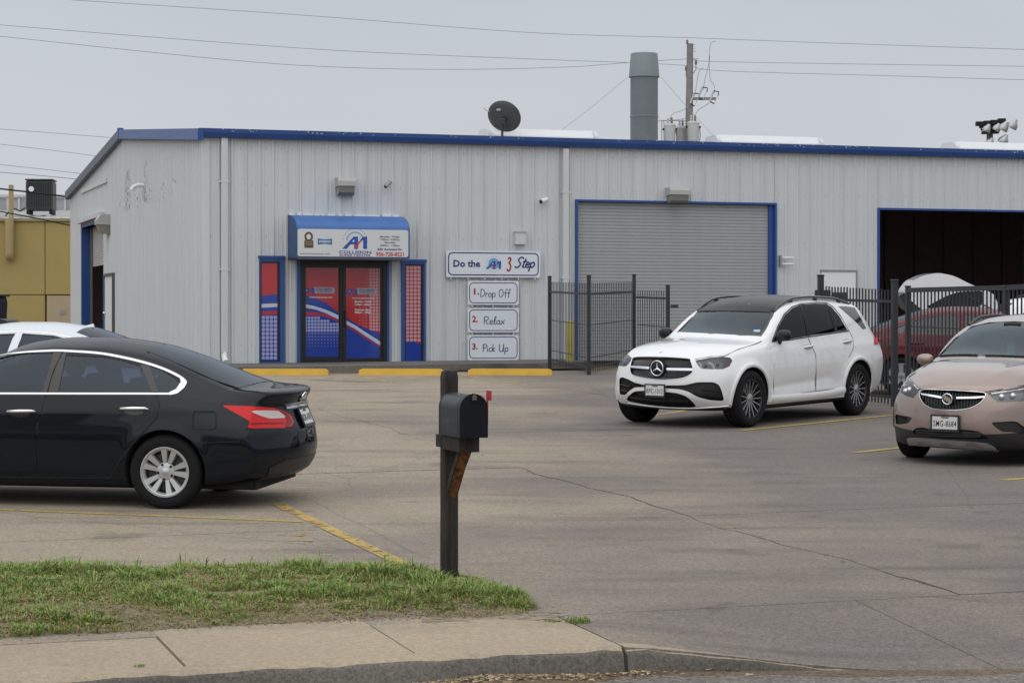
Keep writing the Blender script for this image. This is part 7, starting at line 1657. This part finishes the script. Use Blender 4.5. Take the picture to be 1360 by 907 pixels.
for (x_, y_) in ((922, 133), (933, 125), (948, 130)):
    q = LP_(x_, y_, -.12); o = part_empty('fuse_cutout', t, tuple(q)); o.rotation_euler.y = R(20)
    mb = MB(); mb.tube([(-.10, 0, .20), (-.10, 0, -.20)], .035, 8); mb.build('cutout_body', M_tank, o)
    mb = MB(); mb.tube([(-.10, 0, .20), (.08, 0, .24), (.12, 0, .10)], .022, 6); mb.tube([(-.10, 0, -.20), (.08, 0, -.24)], .022, 6); mb.build('clamp', M_seam, o)
    mb = MB(); mb.tube([(.10, 0, .2), (.08, 0, -.24)], .014, 6); mb.build('fuse_tube', M_tank, o)
for k, pts in enumerate(([(948, 125), (948, 115), (943, 108), (942, 100), (941, 80), (943, 60), (950, 56)], [(933, 121), (936, 105), (941, 85), (942, 75)], [(922, 129), (925, 110), (928, 96), (933, 92)], [(944, 136), (935, 142), (926, 148), (921, 158)], [(889, 160), (893, 152), (905, 148), (912, 144)], [(878, 161), (886, 161), (900, 160), (910, 158)])):
    mb = MB(); mb.tube([LP_(x_, y_, -.12) for x_, y_ in dense(pts, 3)], .011, 5); mb.build('jumper_wire', M_wire, t)
for (x0_, x1_, y_) in ((874, 912, 161), (900, 914, 170)): mb = MB(); mb.tube([LP_(x0_, y_, -.05), LP_(x1_, y_, -.05)], .022, 6); mb.build('bracket_arm', M_tank, t)
for x_ in (878, 881): mb = MB(); mb.tube([LP_(x_, 161, -.05), LP_(x_+.5, 165, -.05), LP_(x_+1, 215, -.05)], .022, 6); mb.build('conduit', M_tank, t)
for k, (x_, yt, yb, w_, dy, lab) in enumerate(((889.5, 167, 191, 15.5, -.25, 'leftmost of the three pole transformers, beside the conduit'), (904.5, 170, 195, 13, .30, 'middle pole transformer, partly hidden behind the others'), (920.5, 164, 188, 16, -.32, 'rightmost pole transformer, in front of the wooden pole'))):
    a_ = at(x_, yt, YP+dy); b_ = at(x_, yb, YP+dy); r_ = w_/2/F*YP; h_ = a_.z-b_.z
    tt = thing('pole_transformer', lab, 'transformer', tuple(b_), 0, 'transformers on the utility pole')
    mb = MB(); mb.lathe([(r_*.86, 0), (r_*.9, .04), (r_*.92, .05), (r_, h_*.93), (r_*1.06, h_*.95), (r_*1.06, h_), (r_*.9, h_+.05), (0, h_+.08)], 28); mb.build('tank', M_tank, tt, smooth=35)
    for sx_ in (-.35, .3): mb = MB(); mb.lathe([(.06, h_), (.06, h_+.08), (.035, h_+.1), (.05, h_+.15), (.03, h_+.18), (.045, h_+.24), (0, h_+.32)], 10, 'z', 0, Matrix.Translation((sx_*r_, 0, 0)), caps=False); mb.build('bushing', M_ins if sx_ > 0 else M_tank, tt)
    for sx_ in (-1, 1): mb = MB(); mb.box(sx_*r_*1.05-.04, sx_*r_*1.05+.04, -.05, .05, h_*.72, h_*.84); mb.build('lug', M_seam, tt)
    mb = MB(); mb.tube([(r_*1.0, -.05, h_*.8), (r_*1.15, -.05, h_*.3), (r_*.8, -.05, -.35)], .014, 5); mb.build('lead_wire', M_seam, tt)
def wire(pts, lab, r, Y=YP, m=None, grp='overhead power lines'):
    o = MB().tube([at(x_, y_, Y) for x_, y_ in dense(pts, 5)], r, 5).build('power_line', m or M_wire); tag(o, lab, 'wire', grp)
wire([(-1500, -80), (-400, -36), (-80, -10), (80, 0), (400, 21), (700, 44), (912, 51), (1100, 58), (1440, 69), (1800, 78), (2900, 80)], 'topmost thin power line crossing the sky over the pole', .010)
wire([(-1500, -60), (-400, 8), (-80, 28), (0, 34), (200, 50), (450, 68), (700, 79), (835, 84), (912, 88), (960, 95), (1200, 102), (1440, 109), (1800, 118), (2900, 124)], 'thin power line ending lowest at the right edge of the sky', .010)
wire([(-1500, -70), (-400, 0), (-80, 40), (0, 49), (300, 80), (450, 90), (600, 93), (750, 90), (835, 84), (924, 79), (960, 83), (1440, 90), (1800, 94), (2900, 100)], 'thin sagging power line dipping lowest left of the satellite dish', .010)
for (y0_, y1_, r_, Y_, lab) in ((172, 184, .011, 90, 'uppermost thin line at left above the gable roof'), (192, 204, .011, 90, 'second thin line from the top at left of the gable'), (219, 230, .012, 90, 'third thin line from the top at left of the gable'), (229, 238, .016, 88, 'fourth line from the top at left, just above the rooftop unit'), (251, 263, .030, 76, 'thick black cable crossing the rooftop unit at left'), (281, 301, .022, 76, 'black cable sagging across the tan wall at left')):
    sl_ = (y1_-y0_)/(160 if y0_ < 180 else 100); wire([(-1400, y0_-1400*sl_*.8), (-300, y0_-300*sl_*.9), (0, y0_), (100, y0_+100*sl_), (200, y0_+200*sl_*1.05), (330, y0_+330*sl_*1.1)], lab, r_, Y_, M_seam if r_ > .02 else None, 'cables at the left edge')
YF = 120.0; pf = at(1314, 200, YF); t = thing('floodlight_mast', 'distant mast with a cluster of stadium floodlights behind the roof', 'floodlight mast', (pf.x, pf.y, 1.2))
def LF(px_, py_, dy=0): q = at(px_, py_, YF); return Vector((q.x-t.location.x, dy, q.z-t.location.z))
mb = MB(); mb.tube([(0, 0, 0), LF(1314, 163)], [.3, .17], 12); mb.build('mast', mat('mast_dark', (.10, .09, .085), .6), t)
mb = MB(); mb.tube([LF(1300, 168), LF(1330, 167)], .14, 6); mb.tube([LF(1303, 177), LF(1326, 176)], .10, 6); mb.build('crossarm', mat('mast_dark'), t)
for (x_, y_) in ((1299, 166), (1309, 165), (1318, 164), (1328, 162), (1306, 172), (1315, 173)): q = LF(x_, y_, -.3); mb = MB(); mb.box(q.x-.2, q.x+.2, -.5, -.1, q.z-.1, q.z+.13); mb.build('ballast_box', M_seam, t)
for (x_, y_, s_) in ((1307, 173, .9), (1320, 172, .9), (1329, 171, 1.1), (1341, 168, 1.15), (1329, 188, 1.1), (1311, 191, .9)):
    q = LF(x_, y_, -.6); Mx = Matrix.Translation(q) @ Matrix.Rotation(R(28), 4, 'Y') @ Matrix.Rotation(R(15), 4, 'X'); mb = MB(); mb.lathe([(.08*s_, .32*s_), (.12*s_, .22*s_), (.24*s_, .05*s_), (.27*s_, -.12*s_), (.26*s_, -.15*s_), (0, -.12*s_)], 16, 'z', 0, Mx); mb.build('floodlight', mat('flood_silver', (.42, .44, .46), .35, metal=.5), t, smooth=40)

# ================================================================ TAN BUILDING AT LEFT
YB = 80.0; M_tan = mat('tan_wall', (.38, .295, .11), .8, var=.06, vscale=.8); M_tan2 = mat('beige_panel', (.42, .34, .22), .7, var=.05)
xl, xr = at(-420, 0, YB).x, at(175, 0, YB).x; zt_ = at(0, 291.5, YB).z
t = thing('tan_building', 'low tan building with pale metal roof at the left edge', 'building', (xl, YB, 1.0)); W_ = xr-xl; Hh = zt_-1.0
seams_ = [0, at(-140, 0, YB).x-xl, at(60, 0, YB).x-xl, W_]; zs_ = at(0, 391.5, YB).z-1.0
dx0, dx1, dz1_ = at(62, 0, YB).x-xl, at(97, 0, YB).x-xl+.25, zs_
for i in range(3):
    mb = MB(); mb.box(seams_[i]+.015, seams_[i+1]-.015, 0, .2, zs_+.015, Hh-.08); mb.build('wall_panel', M_tan, t)
    a_, b_ = seams_[i]+.015, seams_[i+1]-.015
    if i < 2: mb = MB(); mb.box(a_, b_, -.002, .2, -.3, zs_-.015); mb.build('wall_panel', M_tan, t)
    else: mb = MB(); mb.box(dx1+.01, b_, -.002, .2, -.3, zs_-.015); mb.build('wall_panel', M_tan, t)
mb = MB(); mb.box(dx0+.01, dx1-.01, .01, .15, -.3, zs_-.03); mb.build('beige_door', M_tan2, t)
mb = MB(); mb.box(dx0+(dx1-dx0)*.48-.1, dx0+(dx1-dx0)*.48+.1, -.01, .02, at(0, 414, YB).z-1.1, at(0, 411, YB).z-1.0); mb.build('door_lock', M_grey, t)
mb = MB(); mb.box(0, W_, .201, .4, -.3, Hh-.1); mb.box(0, .2, .41, 11.5, -.3, Hh-.1); mb.box(W_-.2, W_, .41, 11.5, -.3, Hh-.1); mb.box(0, W_, 11.51, 11.7, -.3, Hh+.2); mb.build('wall_core', M_tan, t)
mb = MB(); mb.box(-.1, W_+.1, -.08, .1, Hh-.07, Hh+.03); mb.build('eave_trim', mat('tan_trim', (.30, .26, .14), .6), t)
M_rtan = mat('pale_roof', (.50, .50, .48), .55, var=.15, vscale=1.2)
mb = MB(); n = 44
for i in range(n):
    a_ = W_*i/n; mb.add([(a_, -.05, Hh+.035), (a_+W_/n, -.05, Hh+.035), (a_+W_/n, 11.6, Hh+.88), (a_, 11.6, Hh+.88)], [(0, 1, 2, 3)]); mb.prism([(a_-.03, 0), (a_+.03, 0), (a_+.015, .05), (a_-.015, .05)], 0, 1, 'y', 0, Matrix(((1, 0, 0, 0), (0, 11.6, 0, -.02), (0, .85, 1, Hh+.035), (0, 0, 0, 1))))
mb.build('roof', M_rtan, t)
zp = at(0, 263, YB+12).z-1.0; mb = MB(); mb.box(0, W_, 11.75, 11.8, Hh+.2, zp)
mb.build('parapet', mat('parapet_grey', (.34, .36, .39), .6, var=.1), t)
for i in range(34): a_ = W_*i/34; mb = MB(); mb.box(a_-.05, a_+.05, 11.68, 11.749, Hh+.3, zp+.02); mb.build('parapet_rib', M_rtan, t)
mb = MB(); mb.box(0, W_, 11.6, 11.85, zp+.021, zp+.12); mb.build('parapet_cap', M_rtan, t)
# yellow vent pipe
pp = at(13, 340, YB-.25); t = thing('vent_pipe', 'tan vertical vent pipe rising above the eave of the tan building', 'pipe', tuple(pp))
mb = MB(); mb.tube([(-.02, .1, -.05), (-.02, 0, 0), (0, 0, .1), (0, 0, at(13, 290, YB-.25).z-pp.z)], .16, 10); mb.build('lower_pipe', mat('pipe_tan', (.40, .31, .15), .7), t, smooth=50)
mb = MB(); mb.tube([(.06, 0, at(13, 291, YB-.25).z-pp.z), (.06, 0, at(13, 246, YB-.25).z-pp.z)], .09, 10); mb.build('upper_pipe', mat('pipe_tan'), t, smooth=50)
# rooftop unit
pa = at(55, 281, YB+2.2); z0_ = pa.z; t = thing('rooftop_unit', 'dark green boxy air conditioning unit on the tan building roof', 'air conditioner', (pa.x, pa.y, z0_), R(4))
w_ = 18.5/F*(YB+2.2); h_ = 42/F*(YB+2.2); M_ac = mat('unit_dark', (.035, .045, .045), .5, var=.1)
mb = MB(); mb.box(-w_*.97, w_*.97, -.5, .5, .02, h_-.06, bev=.08); mb.build('cabinet', M_ac, t)
mb = MB(); mb.box(-w_, w_, -.53, .53, h_-.059, h_, bev=.025); mb.build('top_cover', M_ac, t)
for i in range(14): x_ = -w_*.8+w_*1.6*i/13; mb = MB(); mb.box(x_-.012, x_+.012, -.515, -.501, .12, h_-.12); mb.build('louvre', M_seam, t)
mb = MB(); mb.cyl((-w_*.55, -.535, h_*.68), (-w_*.55, -.522, h_*.68), .10, n=16); mb.build('round_label', M_white, t)
for x_ in (-w_*.8, w_*.8): mb = MB(); mb.box(x_-.06, x_+.06, -.45, .45, -.12, .019); mb.build('foot', M_seam, t)
mb = MB(); mb.box(-w_*1.12, -w_*.92, -.5, -.3, .1, .55, bev=.02); mb.build('junction_box', M_grey, t)
mb = MB(); mb.tube([(-w_*1.0, -.4, .12), (-w_*1.3, -.5, -.02), (-w_*1.9, -.6, .10), (-w_*2.4, -.6, -.25)], .03, 6); mb.build('conduit', M_seam, t)
# dark blue container at the very left edge
pd_ = at(-14, 425, 62); t = thing('trash_container', 'dark blue waste container at the very left edge', 'trash container', (pd_.x, pd_.y, lotz((0, 62))))
mb = MB(); hh_ = at(0, 394, 62).z-t.location.z; mb.prism([(-.62, 0), (.34, 0), (.40, hh_-.15), (.36, hh_), (-.62, hh_)], -.5, .5, 'y'); mb.build('bin', mat('bin_blue', (.012, .02, .05), .5), t)
mb = MB(); mb.box(-.7, .46, -.55, .55, hh_+.002, hh_+.06, bev=.02); mb.build('lid', M_trim, t)
pd_ = at(4, 430, 50); t = thing('dark_car_cover', 'dark low rounded shape at the left edge above the silver car roof', 'cover', (pd_.x, pd_.y, lotz(pd_)))
hh_ = at(0, 423.5, 50).z-t.location.z; mb = MB(); mb.sphere((0, 0, hh_-.5), 1, 24, sc=(.28, .5, .5)); 
mb = MB(); vs_ = [(-1.2, 0), (.26, 0), (.27, hh_-.10), (.20, hh_-.03), (.05, hh_), (-.9, hh_), (-1.2, hh_-.2)]; mb.prism(vs_, -.6, .6, 'y'); mb.build('cover_shell', M_trim, t, smooth=50)
# ================================================================ MAILBOX ON ITS POST
def wood_mat(name, c1, c2, scale=30):
    m = bpy.data.materials.new(name); m.use_nodes = True; t = m.node_tree; b = t.nodes['Principled BSDF']; k = t.links.new
    c = t.nodes.new('ShaderNodeTexCoord'); mp_ = t.nodes.new('ShaderNodeMapping'); mp_.inputs['Scale'].default_value = (scale, scale, 2.2); n = t.nodes.new('ShaderNodeTexNoise'); n.inputs['Scale'].default_value = 1; n.inputs['Detail'].default_value = 7; n.inputs['Roughness'].default_value = .7
    k(c.outputs['Object'], mp_.inputs[0]); k(mp_.outputs[0], n.inputs['Vector']); r = t.nodes.new('ShaderNodeValToRGB'); r.color_ramp.elements[0].position = .38; r.color_ramp.elements[1].position = .66; r.color_ramp.elements[0].color = (*c1, 1); r.color_ramp.elements[1].color = (*c2, 1)
    k(n.outputs[0], r.inputs[0]); k(r.outputs[0], b.inputs['Base Color']); b.inputs['Roughness'].default_value = .75; b.inputs['Specular IOR Level'].default_value = .3
    bp = t.nodes.new('ShaderNodeBump'); bp.inputs['Strength'].default_value = .6; bp.inputs['Distance'].default_value = .004; k(n.outputs[0], bp.inputs['Height']); k(bp.outputs[0], b.inputs['Normal']); return m
M_post = wood_mat('black_stained_wood', (.014, .011, .010), (.045, .036, .032)); M_bare = wood_mat('bare_orange_wood', (.035, .018, .01), (.30, .12, .04), 22)
pm = gp(596.5, 769)
t = thing('mailbox_post', 'dark wooden mailbox post with diagonal brace standing in the grass', 'post', tuple(pm), TH)
a_ = .052; mb = MB(); rr = random.Random(4); Hs = 1.43; c_ = .012
sec = [(-a_+c_, -a_), (a_-c_, -a_), (a_, -a_+c_), (a_, a_-c_), (a_-c_, a_), (-a_+c_, a_), (-a_, a_-c_), (-a_, -a_+c_)]
lv = [-.12, 0, .12, .3, .5, .7, .9, 1.1, 1.25, 1.38, Hs-.045, Hs-.01, Hs]
vs = []
for i, z in enumerate(lv):
    k_ = 1 if i < len(lv)-2 else (.86 if i == len(lv)-2 else .62)
    for x, y in sec: vs.append((x*k_+rr.uniform(-.0012, .0012), y*k_+rr.uniform(-.0012, .0012), z))
n = 8; mb.add(vs, [(i*n+j, i*n+(j+1) % n, (i+1)*n+(j+1) % n, (i+1)*n+j) for i in range(len(lv)-1) for j in range(n)]+[tuple(range(n-1, -1, -1)), tuple((len(lv)-1)*n+j for j in range(n))])
mb.build('post_shaft', M_post, t)
mb = MB(); mb.box(-.072, .072, -.47, -a_-.001, .895, .995, bev=.004); mb.build('support_beam', M_post, t)
mb = MB(); mb.box(-.075, .075, -a_-.0005, .075, .905, .99, bev=.004); mb.build('collar', M_post, t)
mb = MB(); mb.prism([(-a_-.0, .56), (-a_-.0, .66), (-.30, .894), (-.40, .894), (-.26, .78)], -.028, .040, 'x'); mb.build('brace', M_bare, t)
mb = MB(); mb.prism([(-a_-.0, .565), (-a_-.0, .655), (-.30, .893), (-.38, .893), (-.25, .78)], -.034, -.0285, 'x'); mb.build('brace_side', M_post, t)
# box
tb = thing('mailbox', 'black arched metal mailbox with red flag and scratched side on the post', 'mailbox', tuple(pm), TH)
M_box = mat('mailbox_black', (.020, .023, .028), .45, metal=.0, var=.15, vscale=6, rv=.08); M_door = mat('mailbox_door', (.005, .006, .009), .55, spec=.2)
w_, zb, hs = .092, .997, .188
prof = [(-w_, 0), (w_, 0)]+[(w_*math.cos(R(q)), hs+w_*1.05*math.sin(R(q))) for q in range(0, 181, 12)]
y0, y1 = -.575, -.075
mb = MB(); mb.prism([(x, zb+z) for x, z in prof], y0+.012, y1, 'y'); mb.build('box_shell', M_box, tb, smooth=35)
mb = MB(); mb.prism([(x*1.045, zb-.001+z*1.02) for x, z in prof], y0-.006, y0+.011, 'y'); mb.build('box_door', M_door, tb, smooth=35)
mb = MB(); mb.prism([(x*1.02, zb-.0015+z*1.01) for x, z in prof], y0+.06, y0+.068, 'y'); mb.prism([(x*1.03, zb-.0015+z*1.012) for x, z in prof], y1-.012, y1+.004, 'y'); mb.build('shell_bead', M_box, tb, smooth=35)
mb = MB(); mb.box(-.016, .016, y0-.022, y0-.0065, zb+hs+w_-.035, zb+hs+w_-.005, bev=.004); mb.box(-.006, .006, y0-.018, y0+.02, zb+hs+w_-.006, zb+hs+w_+.012); mb.build('door_latch', mat('latch_brown', (.09, .075, .07), .5), tb)
mb = MB(); mb.box(w_+.003, w_+.008, y0+.0, y0+.022, zb+.08, zb+.245); mb.build('flag_arm', M_red, tb)
mb = MB(); mb.box(w_+.0035, w_+.0075, y0-.075, y0+.03, zb+.2455, zb+.31); mb.build('flag', mat('flag_red', (.42, .02, .03), .5), tb)
# scratches on the side
mb = MB(); rr = random.Random(21); M_scr = mat('scratch_grey', (.20, .215, .225), .7)
for k in range(46):
    yy, zz = rr.choice([(-.46, .06), (-.40, .08), (-.30, .10), (-.28, .06), (-.20, .11)]); yy += rr.gauss(0, .035); zz = zb+zz+rr.gauss(0, .035); l, an = rr.uniform(.004, .02), rr.uniform(.6, 2.4); w2 = .0012
    zz = min(zb+hs, max(zb+.01, zz)); dy, dz = math.cos(an)*l, math.sin(an)*l
    mb.add([(-w_-.0008, yy-dy-dz*.1, zz-dz), (-w_-.0008, yy-dy+w2, zz-dz), (-w_-.0008, yy+dy+w2, zz+dz), (-w_-.0008, yy+dy, zz+dz)], [(0, 1, 2, 3)])
sc_ = mb.build('scratches', M_scr, tb, fixn=False); sc_['kind'] = 'stuff'
mb = MB(); x_ = -.035; mb.box(x_-.012, x_+.012, -.36, -.35, zb+hs+w_*.97, zb+hs+w_*.99, M=None); mb.build('bright_chip', M_pwhite, tb)
